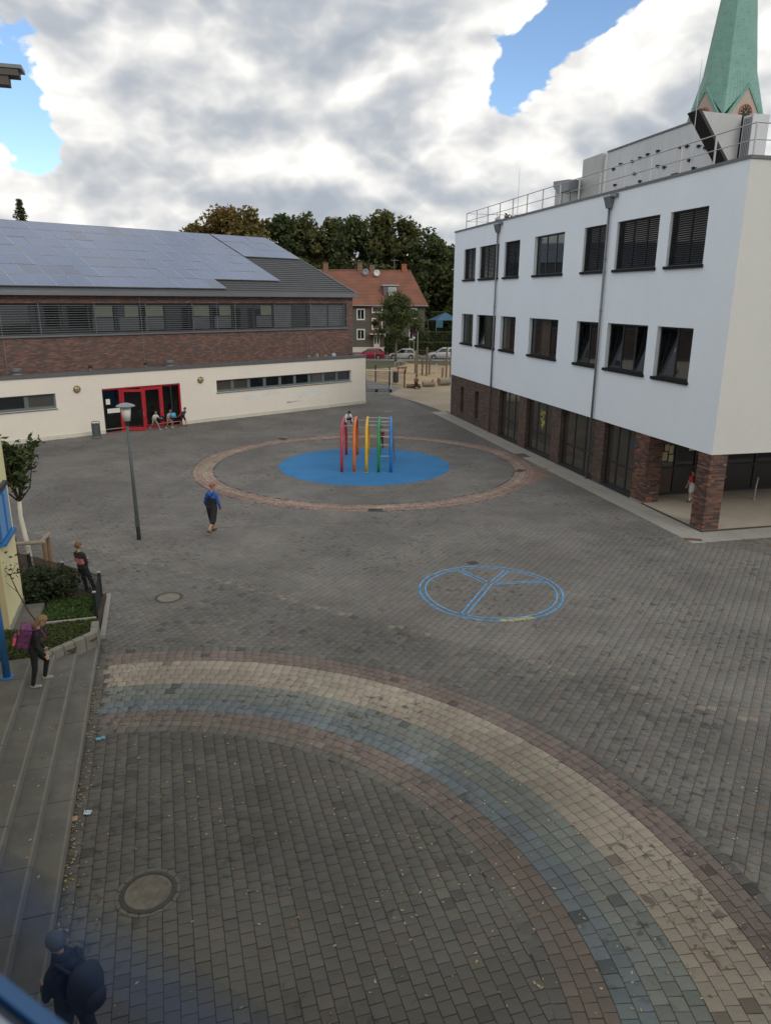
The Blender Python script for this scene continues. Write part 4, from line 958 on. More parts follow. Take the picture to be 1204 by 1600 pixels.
pm = B().box(.03, PW-.03, .03, PH-.03, .03, .052).box(0, PW, 0, .03, 0, .056, 1).box(0, PW, PH-.03, PH, 0, .056, 1).box(0, .03, .03, PH-.03, 0, .056, 1).box(PW-.03, PW, .03, PH-.03, 0, .056, 1)
pme = bpy.data.meshes.new('solar_panel'); pme.from_pydata(pm.v, [], pm.f); pme.materials.append(pv_m); pme.materials.append(pf_m); pme.polygons.foreach_set('material_index', pm.m)
slope = math.atan2(RH, RD)
def panel(x, s):
    o = bpy.data.objects.new('solar_panel', pme); col.objects.link(o); o.parent = gy
    # local x along the eaves, local y up the slope, local z out of the roof
    ex = Vector((1, 0, 0)); ey = Vector((0, sx, sz)); ez = ex.cross(ey)
    if ez.z < 0: ez = -ez; ex = -ex; x = x+PW
    p = Vector(rp(x, s, .10)); Mx = Matrix((ex, ey, ez)).transposed().to_4x4(); o.matrix_local = Matrix.Translation(p+Vector((0, 0, rng.gauss(0, .004)))) @ Mx @ Matrix.Rotation(rng.gauss(0, .0035), 4, 'X') @ Matrix.Rotation(rng.gauss(0, .0035), 4, 'Y')
    v = rng.uniform(.92, 1.1); dkk = .75 if rng.random() < .05 else 1; o.color = (.040*v*dkk, .085*v*dkk, .20*v*dkk, 1)
for r_ in range(7):
    x = 11.5 if r_ == 0 else 5.75
    while x < 36.5: panel(x, .28+1.855*r_); x += 1.154
for r_ in range(3):
    for q in range(5): panel(.02+1.1*q, 7.7+1.855*r_)
for i, x in enumerate((24.6, 20.0, 16.2)):
    p = GA+GW*x-GN*(SB+.9)*-1*-1
for (x, big) in ((26.2, 1), (16.6, 1), (21.9, 0), (18.3, 0)):
    o = empty('roof_vent', (0, 0, 0), GANG, 'small %s on the annex roof before the brick wall, %s' % (('grey mushroom vent', 'above the bin side' if x > 20 else 'above the red doors') if big else ('black pipe vent', 'towards the bin side' if x > 20 else 'towards the red doors')), 'vent'); p = GA+GW*x+GN*.85; o.location = (p[0], p[1], GP+.02)
    if big: B().lathe([(.28, 0), (.28, .2), (.2, .22), (.2, .34)], n=16).build('base', concrete, o); B().lathe([(.34, .34), (.34, .46), (.24, .54), (.02, .56)], n=16).build('cap', zinc, o)
    else: B().lathe([(.2, 0), (.1, .06), (.08, .3)], n=12).build('base', zinc, o); B().lathe([(.12, .3), (.12, .38), (.05, .46)], n=12).build('cap', black_m, o)
o = empty('rubbish_heap', (0, 0, 0), GANG, 'small heap of debris and a pale canister on the end of the annex roof', 'debris'); p = GA+GW*3.4+GN*1.0; o.location = (p[0], p[1], GP+.02)
for i in range(7): B().box(-.2+.28*i, -.02+.28*i+.12*rng.random(), -.1, .12, .0, .15+.3*rng.random()).build('scrap', [pale_wood, zinc, wood][i % 3], o)
B().lathe([(.16, 0), (.18, .1), (.18, .3), (.06, .38)], (-.9, 0, 0), 12).build('canister', mat('pale_blue_plastic', (.42, .48, .55), .5, .05, 5), o)
for i, x in enumerate((4.3, 12.4, 18.0, 26.5)):
    B().tube([(x, SB+.03, GP), (x, SB+.03, BT)], .008, 5).build('lightning_wire', galv, gy)
# litter bin by the hall
lb = empty('litter_bin', (-17.5, 43.95, 0), GANG, 'grey metal litter bin standing at the cream wall beside the red doors', 'bin')
B().lathe([(.20, .18), (.21, .9), (.19, .9), (.18, .22)], n=18).build('bucket', mat('bin_grey', (.075, .09, .095), .55, .08, 5), lb)
B().tube([(-.24, 0, 0), (-.24, 0, 1.0), (-.2, 0, 1.06), (.2, 0, 1.06), (.24, 0, 1.0), (.24, 0, 0)], .022, 8).build('frame', grey_green, lb); B().lathe([(.215, .88), (.225, .93), (.19, .93)], n=18).build('rim', grey_green, lb)

# ================================================================== CHURCH
ch = empty('church', (35.0, 85, 0), R(20), 'church tower with green copper spire and gable clock behind the white building', 'church')
stone_m = mat('church_render', (.52, .46, .38), .9, .06, 1.5); stone_d = mat('church_gable', (.42, .34, .29), .9, .06, 1.5)
hs = 2.75; zc = 26.1; zg = 28.9
b = B().box(-hs, hs, -hs, hs, 0, zc).build('tower', stone_m, ch)
for s_, lowz in ((1, 20), (-1, 20)): B().box(s_*(hs-.1)-.5, s_*(hs-.1)+.5, -hs-.5, -hs+.6, 0, 22.5).build('buttress', stone_m, ch)
def copper_extra(T, base, vec, b_):
    s = N(T, 'ShaderNodeSeparateXYZ'); L(T, vec, s.inputs[0])
    an = mth(T, 'ARCTAN2', s.outputs[1], s.outputs[0]); fr_ = mth(T, 'FRACT', mth(T, 'MULTIPLY', an, 56/(2*PI)))
    st = mth(T, 'LESS_THAN', fr_, .10); row = mth(T, 'FLOOR', mth(T, 'MULTIPLY', an, 56/(2*PI)))
    hz = mth(T, 'FRACT', mth(T, 'ADD', mth(T, 'MULTIPLY', s.outputs[2], .42), mth(T, 'MULTIPLY', row, .37))); st2 = mth(T, 'LESS_THAN', hz, .03)
    k_ = mth(T, 'MAXIMUM', st, st2)
    mu = N(T, 'ShaderNodeVectorMath', operation='SCALE'); L(T, base, mu.inputs[0]); L(T, mth(T, 'MULTIPLY_ADD', k_, -.35, 1.0), mu.inputs['Scale']); return mu.outputs[0]
copper = mat('copper_patina', (.15, .32, .265), .6, .12, 1.2, c2=(.175, .34, .29), patch=.5, extra=copper_extra)
gb = B()
for i in range(4):
    a = -PI/2+i*PI/2; c_, s_ = math.cos(a), math.sin(a)
    def q(x, y, z): return (y*c_-x*s_, y*s_+x*c_, z)
    gw_ = B().prism([q(-hs*.78, hs+.02, zc), q(hs*.78, hs+.02, zc), q(0, hs+.02, zg)], Vector(q(0, -.5, 0))).build('gable', stone_d, ch)
    B().prism([q(-hs*.86, hs+.12, zc-.05), q(-hs*.74, hs+.12, zc-.05), q(0, hs+.12, zg-.12), q(0, hs+.12, zg+.35)], Vector(q(0, -.35, 0))).build('gable_trim', copper, gw_)
    B().prism([q(hs*.86, hs+.12, zc-.05), q(hs*.74, hs+.12, zc-.05), q(0, hs+.12, zg-.12), q(0, hs+.12, zg+.35)], Vector(q(0, -.35, 0))).build('gable_trim', copper, gw_)
    if i in (0, 3):
        ck = B().tube([q(.78*math.cos(t_), hs+.06, zc+.35+.78*math.sin(t_)) for t_ in np.linspace(0, 2*PI, 25)[:-1]], .10, 6, closed=True).build('clock', mat('clock_ring', (.33, .13, .10), .7, .1, 4), gw_)
        B().prism([q(.74*math.cos(t_), hs+.03, zc+.35+.74*math.sin(t_)) for t_ in np.linspace(0, 2*PI, 25)[:-1]], Vector(q(0, .05, 0))).build('clock_face', black_m, gw_)
        hm = B()
        for k_ in range(12):
            t_ = 2*PI*k_/12; c0, s0_ = math.cos(t_), math.sin(t_); px, pz = -s0_, c0
            hm.prism([q(.5*c0-.035*px, hs+.09, zc+.35+.5*s0_-.035*pz), q(.68*c0-.035*px, hs+.09, zc+.35+.68*s0_-.035*pz), q(.68*c0+.035*px, hs+.09, zc+.35+.68*s0_+.035*pz), q(.5*c0+.035*px, hs+.09, zc+.35+.5*s0_+.035*pz)], Vector(q(0, .02, 0)))
        for t_, ln in ((1.2, .6), (2.4, .42)):
            c0, s0_ = math.cos(t_), math.sin(t_); px, pz = -s0_, c0
            hm.prism([q(-.03*px, hs+.10, zc+.35-.03*pz), q(ln*c0, hs+.10, zc+.35+ln*s0_), q(.03*px, hs+.10, zc+.35+.03*pz)], Vector(q(0, .02, 0)))
        hm.build('clock_hands', mat('gilt', (.55, .40, .12), .35, .1, 5, metal=.6), gw_)
rings = []
for z, rc, rdg in ((zg+.0, hs*.98, None), (32.5, 2.55, 2.62), (50.5, .05, .05)):
    rings.append((z, rc, rdg))
sp = B(); ZA = 50.5
def rad(z): return 2.62*(ZA-z)/(ZA-30.0)
r0 = []
for k_ in range(8):
    a = -PI/2+k_*PI/4
    if k_ % 2 == 0: r0.append((hs*1.0*math.cos(a), hs*1.0*math.sin(a), zg+.12))
    else: r0.append((hs*1.36*math.cos(a), hs*1.36*math.sin(a), zc+.05))
r1 = [(rad(30.6)*1.0*math.cos(-PI/2+k_*PI/4), rad(30.6)*math.sin(-PI/2+k_*PI/4), 30.6) for k_ in range(8)]
r2 = [(.04*math.cos(-PI/2+k_*PI/4), .04*math.sin(-PI/2+k_*PI/4), ZA) for k_ in range(8)]
for k_ in range(8):
    n_ = (k_+1) % 8; sp.poly([r0[k_], r0[n_], r1[n_]]); sp.poly([r0[k_], r1[n_], r1[k_]]); sp.poly([r1[k_], r1[n_], r2[n_], r2[k_]])
sp.build('spire', copper, ch)
B().box(-hs-3, -hs+.2, -hs+.5, 14, 0, 12).build('nave', stone_m, ch)

# ================================================================== YELLOW WING, camera-side facade
def ydl(dist, s, z): p = NR*dist+DD*s; return (p[0], p[1], z)
yw = empty('yellow_wing', (S0[0], S0[1], 0), 0, 'pale yellow wing of the school with blue window beside the planted bed', 'building')
HW = 12.4
b = B().poly([ydl(-2.05, -.92, .0), ydl(-2.05, -2.87, .0), ydl(-2.05, -2.87, HW), ydl(-2.05, -.92, HW)]).build('side_wall', yellow_r, yw, fix=False)
B().poly([ydl(-2.05, -2.87, 0), ydl(-14, -2.87, 0), ydl(-14, -2.87, HW), ydl(-2.05, -2.87, HW)]).build('far_wall', yellow_r, yw, fix=False)
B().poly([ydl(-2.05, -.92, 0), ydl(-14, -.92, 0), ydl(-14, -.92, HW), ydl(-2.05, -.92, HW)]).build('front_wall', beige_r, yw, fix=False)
def ybox(d0, d1, s0, s1, z0, z1): return B().hexa([ydl(d0, s0, z0), ydl(d1, s0, z0), ydl(d1, s1, z0), ydl(d0, s1, z0), ydl(d0, s0, z1), ydl(d1, s0, z1), ydl(d1, s1, z1), ydl(d0, s1, z1)])
ybox(-2.048, -2.02, -2.85, -.95, 0.3, .55).build('plinth', mat('grey_plinth', (.3, .29, .24), .9, .1, 4), yw)
WNy = ybox(-2.045, -1.99, -2.42, -1.10, 2.62, 3.74).build('window', blue_paint, yw)
ybox(-1.985, -1.975, -2.36, -1.16, 2.68, 3.68).build('pane', blue_pale, WNy)
ybox(-1.97, -1.95, -1.80, -1.75, 2.68, 3.68).build('mullion', blue_paint, WNy)
ybox(-2.045, -1.90, -2.50, -1.05, 2.53, 2.60).build('sill', blue_paint, WNy)
ybox(-2.045, -1.95, -2.42, -1.10, 3.75, 3.86).build('blind_box', anthr, WNy)
EV = mat('eaves_wood', (.10, .085, .08), .8, .1, 3)
ybox(-14, -.42, -1.5, -1.12, 12.68, 12.80).build('eaves', EV, yw); ybox(-14, -.34, -1.6, -1.10, 12.81, 12.88).build('roof_edge', zinc, yw); ybox(-14, -.62, -1.45, -1.15, 12.50, 12.68).build('eaves_beam', EV, yw)
o = empty('blue_column', ds(-1.62, 1.95, .6), 0, 'blue round steel column standing on the terrace above the steps', 'column')
B().lathe([(.075, 0), (.075, 3.2)], n=18).build('shaft', blue_paint, o, smooth=True); B().lathe([(.13, 0), (.13, .02), (.08, .025)], n=18).build('base_plate', blue_paint, o)

# the building the photograph is taken from: its facade runs behind the camera
FE1, FE2 = E1, E2
fb = empty('classroom_block', (0, 0, 0), 0, 'yellow classroom block with the open blue-framed window above the yard', 'building')
def fl(a, c_, z): p = FE1*a+FE2*c_; return (p[0], p[1], z)
def fbox(a0, a1, c0, c1, z0, z1): return B().hexa([fl(a0, c0, z0), fl(a1, c0, z0), fl(a1, c1, z0), fl(a0, c1, z0), fl(a0, c0, z1), fl(a1, c0, z1), fl(a1, c1, z1), fl(a0, c1, z1)])
wall_y = .30; DR = .78
for a0, a1, z0, z1 in ((-20, -2.0, 0, 14), (2.0, 28, 0, 14), (-2.0, 2.0, 0, CAMZ-DR-.2), (-2.0, 2.0, CAMZ+1.0, 14)):
    fbox(a0, a1, wall_y-.4, wall_y, z0, z1).build('facade_wall', yellow_r, fb)
fbox(-20.4, 28.4, -8, wall_y+.5, 14.02, 14.3).build('roof', roofgrey, fb)
WF = fbox(-2.0, 2.0, .3425, .359, CAMZ-DR-.12, CAMZ-DR).build('window_sill', mat('blue_window_frame', (.02, .13, .34), .35, .05, 5), fb)
fbox(-2.0, 2.0, .328, .342, CAMZ-DR-.12, CAMZ-DR-.01).build('sill_groove', mat('dark_blue_frame', (.015, .04, .09), .4, .05, 5), WF)
haze_m = bpy.data.materials.new('painted_blue_haze'); haze_m.use_nodes = True  # bluish reflection haze painted as diffuse colour, denser downwards
_T = haze_m.node_tree; _T.nodes.clear(); _o = N(_T, 'ShaderNodeOutputMaterial'); _d = N(_T, 'ShaderNodeBsdfDiffuse'); _d.inputs[0].default_value = (.07, .13, .27, 1); _t = N(_T, 'ShaderNodeBsdfTransparent'); _t.inputs[0].default_value = (.92, .95, .98, 1)
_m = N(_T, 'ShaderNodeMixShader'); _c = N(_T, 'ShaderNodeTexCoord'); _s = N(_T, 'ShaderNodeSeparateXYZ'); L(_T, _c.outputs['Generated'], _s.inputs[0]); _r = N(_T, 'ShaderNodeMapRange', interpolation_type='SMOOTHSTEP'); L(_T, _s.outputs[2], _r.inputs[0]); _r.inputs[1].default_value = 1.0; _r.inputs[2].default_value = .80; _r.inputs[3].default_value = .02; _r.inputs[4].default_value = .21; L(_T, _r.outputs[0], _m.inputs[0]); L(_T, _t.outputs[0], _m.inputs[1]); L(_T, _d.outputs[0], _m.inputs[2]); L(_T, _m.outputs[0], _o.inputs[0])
fbox(-2.0, 2.0, .416, .422, CAMZ-DR-.30, CAMZ-.675).build('haze_pane', haze_m, WF)  # added pane, set here only to carry the painted reflection haze
fbox(-2.0, 2.0, .06, .3275, CAMZ-DR-.12, CAMZ-DR-.002).build('inner_sill', mat('pale_sill', (.45, .52, .62), .5, .05, 5), WF)

# ================================================================== CLIMBING FRAME
cf = empty('climbing_frame', (-.95, 37.5, .02), 0, 'climbing frame of five coloured tubular arches with steel rungs on the blue floor', 'climbing frame')
AC = [('red', (.42, .03, .05)), ('orange', (.62, .14, .02)), ('yellow', (.62, .36, .01)), ('green', (.01, .22, .05)), ('blue', (.01, .16, .46))]
y0f, y1f, apex = -2.05, 2.1, 2.30
def arch_pt(t):          # 0 at the front foot, 1 at the back foot; steep sides and a rounded top
    a = PI*t; cx_, sz_ = math.cos(a), math.sin(a)
    y = (abs(cx_)**.60)*(1 if cx_ > 0 else -1); z = abs(sz_)**.62
    return (y0f+y1f)/2-y*(y1f-y0f)/2, apex*z
TS = [0]+[i/32 for i in range(1, 32)]+[1]
XA = [-1.22+.605*i for i in range(5)]
arches = []
for (nm, c_), x in zip(AC, XA):
    m = mat('arch_'+nm, c_, .38, .06, 3, spec=.5)
    o = B().tube([(x, *arch_pt(t_)) for t_ in TS], .074, 12).build('arch', m, cf, smooth=True); arches.append(o); o['label'] = nm+' tubular arch'
def rung(t_, i, sagz=0):
    y, z = arch_pt(t_); B().tube([(XA[i], y, z), (XA[i+1], y, z)], .017, 8).build('rung', galv, cf)
for t_ in (.36, .44, .52): rung(t_, 0)
for t_ in (.06, .14, .22, .30, .38, .46, .55, .64, .74, .86): rung(t_, 3)
for t_ in (.38, .46, .55): rung(t_, 2)
for t_ in (.70, .82): rung(t_, 1)
for t_ in (.88, .95): rung(t_, 0)
for t_ in (.80, .9): rung(t_, 2)
rope = mat('climbing_rope', (.10, .10, .11), .8, .1, 8)
for i in range(5):
    z = .3+.32*i; B().tube([(XA[4]+.04, -1.7+.1*i, z), (XA[4]+.28, .2, z-.12), (XA[4]+.05, 1.75-.1*i, z)], .012, 6).build('rope', rope, cf)
for i in range(6):
    y = -1.4+.55*i; B().tube([(XA[4]+.05+.2*math.sin((i+.5)/6*PI), y, .15), (XA[4]+.06, y*.8, 1.7)], .010, 6).build('rope', rope, cf)
for i, x in enumerate(XA):
    for y in (y0f, y1f): B().lathe([(.09, 0), (.09, .012), (.062, .02)], (x, y, 0), 12).build('foot_collar', mat('arch_'+AC[i][0]), cf)

# ================================================================== YARD LAMP
yl = empty('yard_lamp', (-8.75, 24.8, 0), 0, 'grey post-top lamp with flat cap standing alone on the paving', 'street lamp')
LT = .012
B().tube([(0, 0, 0), (-LT*1.2, 0, 1.2), (-LT*2, 0, 2.0), (-LT*4.1, 0, 4.1)], [.075, .068, .058, .045], 14).build('post', grey_green, yl, smooth=True)
hx = -LT*4.1
B().lathe([(.05, 4.08), (.07, 4.1), (.07, 4.2), (.10, 4.24)], (hx, 0, 0), 14).build('neck', black_m, yl)
B().lathe([(.115, 4.24), (.17, 4.70), (.155, 4.70), (.11, 4.26)], (hx, 0, 0), 18).build('lamp_glass', lampwhite, yl, smooth=True)
B().lathe([(.165, 4.70), (.315, 4.735), (.315, 4.755), (.24, 4.80), (.10, 4.845), (.02, 4.85)], (hx, 0, 0), 22).build('lamp_cap', mat('lamp_cap_zinc', (.20, .23, .28), .45, .06, 4, metal=.3), yl)
B().box(-.06, .06, -.085, -.06, .5, .85).build('service_door', grey_green, yl)
# ================================================================== VEGETATION
def leaves_mesh(name, C_, size, m, parent, pal, aspect=.55, up=0., seed=1):
    r = np.random.default_rng(seed); n = len(C_); s = size*(.6+.8*r.random(n))
    a = r.normal(size=(n, 3)); a[:, 2] *= .6; a /= np.linalg.norm(a, axis=1)[:, None]
    q = r.normal(size=(n, 3)); q[:, 2] += up; bb = np.cross(a, q); bb /= np.linalg.norm(bb, axis=1)[:, None]
    nn_ = np.cross(a, bb)
    V = np.stack([C_-a*s[:, None], C_+bb*(s*aspect)[:, None]+nn_*(s*.12)[:, None], C_+a*s[:, None], C_-bb*(s*aspect)[:, None]+nn_*(s*.12)[:, None]], 1).reshape(-1, 3)
    pal = np.array(pal); c = pal[r.integers(0, len(pal), n)]*(1+r.normal(0, .15, (n, 1)))
    return np_mesh(name, V, np.arange(n*4).reshape(n, 4), m, parent, None, np.clip(c, .004, 1))
tree_leaf = mat('tree_foliage', rough=.75, var=.15, scale=.6, attr='attr', spec=.2); translucent(tree_leaf, .35)
def tree(x, y, h, r, th, label, pal, group, seed, nleaf=4200, ls=.34, cat='tree', shape=1.0, nclump=46, name='deciduous_tree', trunk_r=None, bm_=None, clumpr=.30):
    rr_ = np.random.default_rng(seed); o = empty(name, (x, y, 0), rr_.random()*6, label, cat, group); tr = trunk_r or h*.016
    cz = th+(h-th)*.5; ch_ = (h-th)*.5
    cen = []
    for i in range(nclump):
        u = rr_.random()*2-1; a = rr_.random()*2*PI; q = rr_.random()**.45; prof = (1-abs(u)**2.2)**.5*(1-.28*shape*u)
        cen.append((r*prof*q*math.cos(a), r*prof*q*math.sin(a), cz+ch_*u*.93))
    cen = np.array(cen)
    b = B().tube([(0, 0, -.1), (.05, .02, th*.5), (0, .06, th), (.1, 0, cz), (0, 0, h*.92)], [tr*1.25, tr, tr*.85, tr*.5, tr*.1], 8)
    for i in range(min(16, nclump)):
        e = Vector(cen[i]); z0 = max(th*.85, min(e.z-.25*(h-th)*.6, h*.8)); m_ = Vector((e.x*.4, e.y*.4, (z0+e.z)/2-.02*h)); b.tube([(0, 0, z0), m_, e], [tr*.42, tr*.28, tr*.08], 6)
    b.build('trunk', bm_ or bark, o, smooth=True)
    cs = r*clumpr*(.55+.9*rr_.random(nclump)); k_ = rr_.integers(0, nclump, nleaf)
    g_ = rr_.normal(size=(nleaf, 3)); g_ /= np.linalg.norm(g_, axis=1)[:, None]; g_ *= (rr_.random(nleaf)**.5)[:, None]
    P_ = cen[k_]+g_*cs[k_][:, None]*np.array([1, 1, .85])
    leaves_mesh('crown', P_, ls, tree_leaf, o, pal, .6, seed=seed); return o
GREEN_D = [(0.073, 0.098, 0.040), (0.094, 0.116, 0.048), (0.116, 0.130, 0.054), (0.057, 0.080, 0.035)]
GREEN_M = [(0.077, 0.104, 0.036), (0.095, 0.118, 0.042), (0.112, 0.123, 0.048)]
OLIVE = [(0.160, 0.149, 0.051), (0.135, 0.131, 0.045), (0.194, 0.165, 0.054), (0.115, 0.111, 0.040)]
AUT = [(0.206, 0.136, 0.041), (0.179, 0.127, 0.041), (0.235, 0.163, 0.047), (0.124, 0.108, 0.038), (0.152, 0.110, 0.036)]
YEL = [(0.207, 0.178, 0.040), (0.172, 0.167, 0.041), (0.127, 0.132, 0.039)]
rowl = 'tall dark green tree in the dense row behind the red-roofed house'
tree(-37.0, 152, 21.4, 5.4, 5, 'autumn brown tree at the end of the row above the solar roof', AUT, None, 41, 8000, .40, nclump=70, clumpr=.34)
tree(-31.2, 151, 24.6, 6.0, 5, 'tallest autumn brown tree rising over the middle of the solar roof', AUT, None, 42, 11000, .40, nclump=100, clumpr=.34)
tree(-25.6, 149, 24.8, 5.0, 5, 'slim autumn brown tree between the tallest brown tree and the green row', AUT+OLIVE, None, 43, 9000, .40, nclump=80, clumpr=.34)
tree(-24.4, 141, 18.6, 4.2, 5, 'yellow-green autumn tree just above the roof verge of the sports hall', YEL, None, 44, 8000, .36, nclump=70, clumpr=.34)
xs_ = [-20.4, -15.6, -10.8, -6.2, -1.2, 3.6, 8.0, 11.4]
hs_ = [23.6, 23.2, 23.4, 23.0, 24.4, 23.2, 20.8, 17.8]
for i, (x, h) in enumerate(zip(xs_, hs_)):
    tree(x, 150+(i % 3)*2.5, h, 4.3+.5*(i % 2), 2.5, rowl, (GREEN_D+OLIVE) if i % 3 else GREEN_D+GREEN_M[:1], 'dense row of dark green trees', 50+i, 9500, .42, nclump=90, shape=.5, clumpr=.36)
for i, (x, h) in enumerate(((-18, 20), (-9, 19), (0, 19.5), (7, 17))): tree(x, 158, h, 4.4, 3, 'shaded tree standing behind the dense dark green row', GREEN_D, 'shaded trees behind the row', 70+i, 5200, .42, nclump=40)
tree(14.6, 146, 14.5, 3.4, 3.0, 'lower green tree beside the white building corner', GREEN_M, None, 62, 4200, .32)
tree(12.6, 135, 9.0, 2.3, 1.6, 'small bright yellow-green tree beside the red-roofed house', [(.085, .10, .02), (.07, .085, .02), (.05, .07, .018)], None, 64, 2800, .26)
tree(17.0, 150, 13, 3.6, 3.0, 'dark round tree behind the far parked vehicles', GREEN_D, None, 63, 3800, .34)
tree(-74, 150, 22.5, 4.5, 5, 'dark leafy tree beside the spruce beyond the solar roof', GREEN_D, None, 66, 3600, .34)
# spruce beyond the solar roof
sp_ = empty('spruce_tree', (-70.3, 151, 0), 0, 'dark pointed spruce rising above the solar roof', 'tree'); B().tube([(0, 0, 0), (0, 0, 26)], [.35, .04], 8).build('trunk', bark, sp_)
Pq = []
r_ = np.random.default_rng(5)
for i in range(58):
    z = 6+20.2*i/58; ln = ((26.6-z)*.36+.12)*(.55+.65*r_.random()); nb_ = 8
    for j in range(nb_):
        a = r_.random()*2*PI
        for t_ in np.linspace(.1, 1, 14): Pq.append((ln*t_*math.cos(a)+r_.normal(0, .1), ln*t_*math.sin(a)+r_.normal(0, .1), z-ln*t_*.25+r_.normal(0, .1)))
leaves_mesh('crown', np.array(Pq), .26, tree_leaf, sp_, GREEN_D, .35, seed=6)
tree(1.25, 101.5, 8.9, 2.75, 2.9, 'round street tree on the grass verge before the red-roofed house', GREEN_D+GREEN_M[:2], None, 80, 6500, .17, nclump=60, trunk_r=.13, shape=1.5, bm_=mat('pale_bark', (.16, .125, .085), .9, .2, 8, .4, 20), clumpr=.3)
# lime-washed sapling with stake frame beside the yellow wing
o = empty('sapling', (-10.95, 21.3, 0), 0, 'young leafy tree with white-painted trunk inside a wooden stake frame', 'tree')
B().tube([(.05, 0, 0), (.0, 0, .9), (-.12, .05, 1.9), (-.12, .1, 2.35)], [.085, .075, .065, .06], 10).build('trunk', whitebark, o, smooth=True)
b = B(); r_ = np.random.default_rng(9); tips = []
for i in range(11):
    a = r_.random()*2*PI; rd_ = .25+.5*r_.random(); h_ = 3.3+.9*r_.random(); tip = (-.12+rd_*math.cos(a), .1+rd_*math.sin(a), h_); tips.append(tip)
    b.tube([(-.12, .1, 2.3), (-.12+.55*rd_*math.cos(a), .1+.55*rd_*math.sin(a), 2.75), tip], [.028, .02, .007], 6)
b.build('branch', bark, o)
P_ = []
for tp in tips:
    for j in range(85):
        t_ = .45+.65*r_.random(); P_.append((-.12+(tp[0]+.12)*t_+r_.normal(0, .12), .1+(tp[1]-.1)*t_+r_.normal(0, .12), 2.5+(tp[2]-2.5)*t_+r_.normal(0, .10)))
leaves_mesh('crown', np.array(P_), .12, leaf_attr, o, [(.055, .08, .028), (.075, .10, .034), (.045, .065, .024)], .42, seed=3)
o = empty('stake_frame', (-10.75, 21.1, 0), 0, 'wooden stake frame of posts and rails round the white-trunked sapling', 'tree guard')
pw = [(-.55, -.35), (.45, -.1), (.2, .7), (-.7, .45)]
for x, y in pw: B().tube([(x, y, 0), (x, y, 1.12)], .055, 10).build('post', wood, o)
for i in range(2): p0, p1 = pw[i], pw[i+1]; B().tube([(p0[0]-.1, p0[1], 1.16), (p1[0]+.05, p1[1]+.03, 1.16)], .06, 10).build('rail', pale_wood, o)
p0, p1 = pw[3], pw[0]; B().tube([(p0[0], p0[1], 1.16), (p1[0], p1[1], 1.16)], .06, 10).build('rail', pale_wood, o)
sp3 = B().poly([(-12.6, 22.2, .01), (-9.9, 20.7, .01), (-9.4, 21.6, .01), (-12.0, 23.2, .01)]).build('soil_patch', mat('bark_mulch', (.085, .05, .03), .95, .3, 8, .5, 20)); sp3['kind'] = 'structure'
# thin leaning shoot
o = empty('leaning_shoot', ds(-1.35, -.95, .36), 0, 'thin bare leaning stem with sparse leaves before the yellow wall', 'plant')
pts = [(0, 0, 0), (-.28, .02, .45), (-.5, .05, .95), (-.65, .1, 1.35), (-.95, .1, 1.75)]
B().tube(pts, [.02, .017, .014, .010, .005], 6).tube([pts[3], (-.55, .2, 1.6), (-.35, .25, 1.75)], [.009, .006, .003], 5).tube([pts[2], (-.8, 0, 1.3)], [.008, .003], 5).build('stem', bark, o)
P_ = np.array([(-.75+.35*r_.normal(), .12+.15*r_.normal(), 1.55+.16*r_.normal()) for i in range(70)]); leaves_mesh('leaf_spray', P_, .055, leaf_attr, o, [(.07, .075, .03), (.10, .10, .04), (.05, .06, .022)], .5, seed=4)
# shrub and ground cover in the bed
def bush(name, loc, rx, ry, rz_, n, ls, pal, label, cat='shrub', seed=1, group=None):
    o = empty(name, loc, 0, label, cat, group); r_ = np.random.default_rng(seed); cl = []
    for i in range(34):
        a = r_.random()*2*PI; u = r_.random(); q = r_.random()**.5; cl.append((rx*.85*q*math.cos(a), ry*.85*q*math.sin(a), rz_*(.25+.7*u*(1-.5*q*q))))
    cl = np.array(cl); k_ = r_.integers(0, 34, n); g_ = r_.normal(size=(n, 3))*np.array([rx, ry, rz_])*.13; P_ = cl[k_]+g_; P_[:, 2] = np.maximum(P_[:, 2], .02)
    b = B()
    for i in range(12): b.tube([(0, 0, -.05), tuple(cl[i]*np.array([.5, .5, .6])), tuple(cl[i])], [.022, .014, .005], 5)
    b.build('stem', bark, o); leaves_mesh('foliage', P_, ls, leaf_attr, o, pal, .5, seed=seed+1); return o
bush('evergreen_shrub', ds(-1.62, -3.55, .12), .92, .78, .95, 5200, .055, [(.030, .044, .022), (.04, .055, .028), (.052, .066, .033)], 'dense dark evergreen shrub in the bed against the yellow wing', seed=21)
bush('leafy_shrub', ds(-1.25, -4.2, .08), .55, .4, .75, 1200, .05, [(.04, .05, .02), (.055, .065, .025)], 'small loose shrub in the bed between the evergreen and the mesh fence', seed=25)
def groundcover(name, test, n, hgt, size, pal, seed):
    r_ = np.random.default_rng(seed); P_ = []
    while len(P_) < n:
        a = -3.3+3.3*r_.random(); c_ = -6+7*r_.random()
        if not test(a, c_): continue
        x, y, _ = ds(a, c_); P_.append((x, y, bedz(a, c_)+.02+hgt*r_.random()))
    o = leaves_mesh(name, np.array(P_), size, leaf_attr, None, pal, .35, seed=seed); o['kind'] = 'stuff'; return o
def t1(a, c_):
    p = np.array(ds(a, c_)[:2])
    return -1.46 < a < -.18 and -3.3 < c_ < -1.36 and ((p-np.array([-8.05, 19.5])) @ E2) < -.15
o = groundcover('ground_cover', t1, 5200, .12, .055, [(.06, .105, .028), (.078, .13, .034), (.045, .08, .022)], 33); o['label'] = 'bright green ground cover filling the bed behind the inner kerb'; o['category'] = 'ground cover'
def t2(a, c_): return -2.2 < a < -.05 and (-1.22 if a > -1.46 else -.8) < c_ < min(.95, -a*.9-.28)
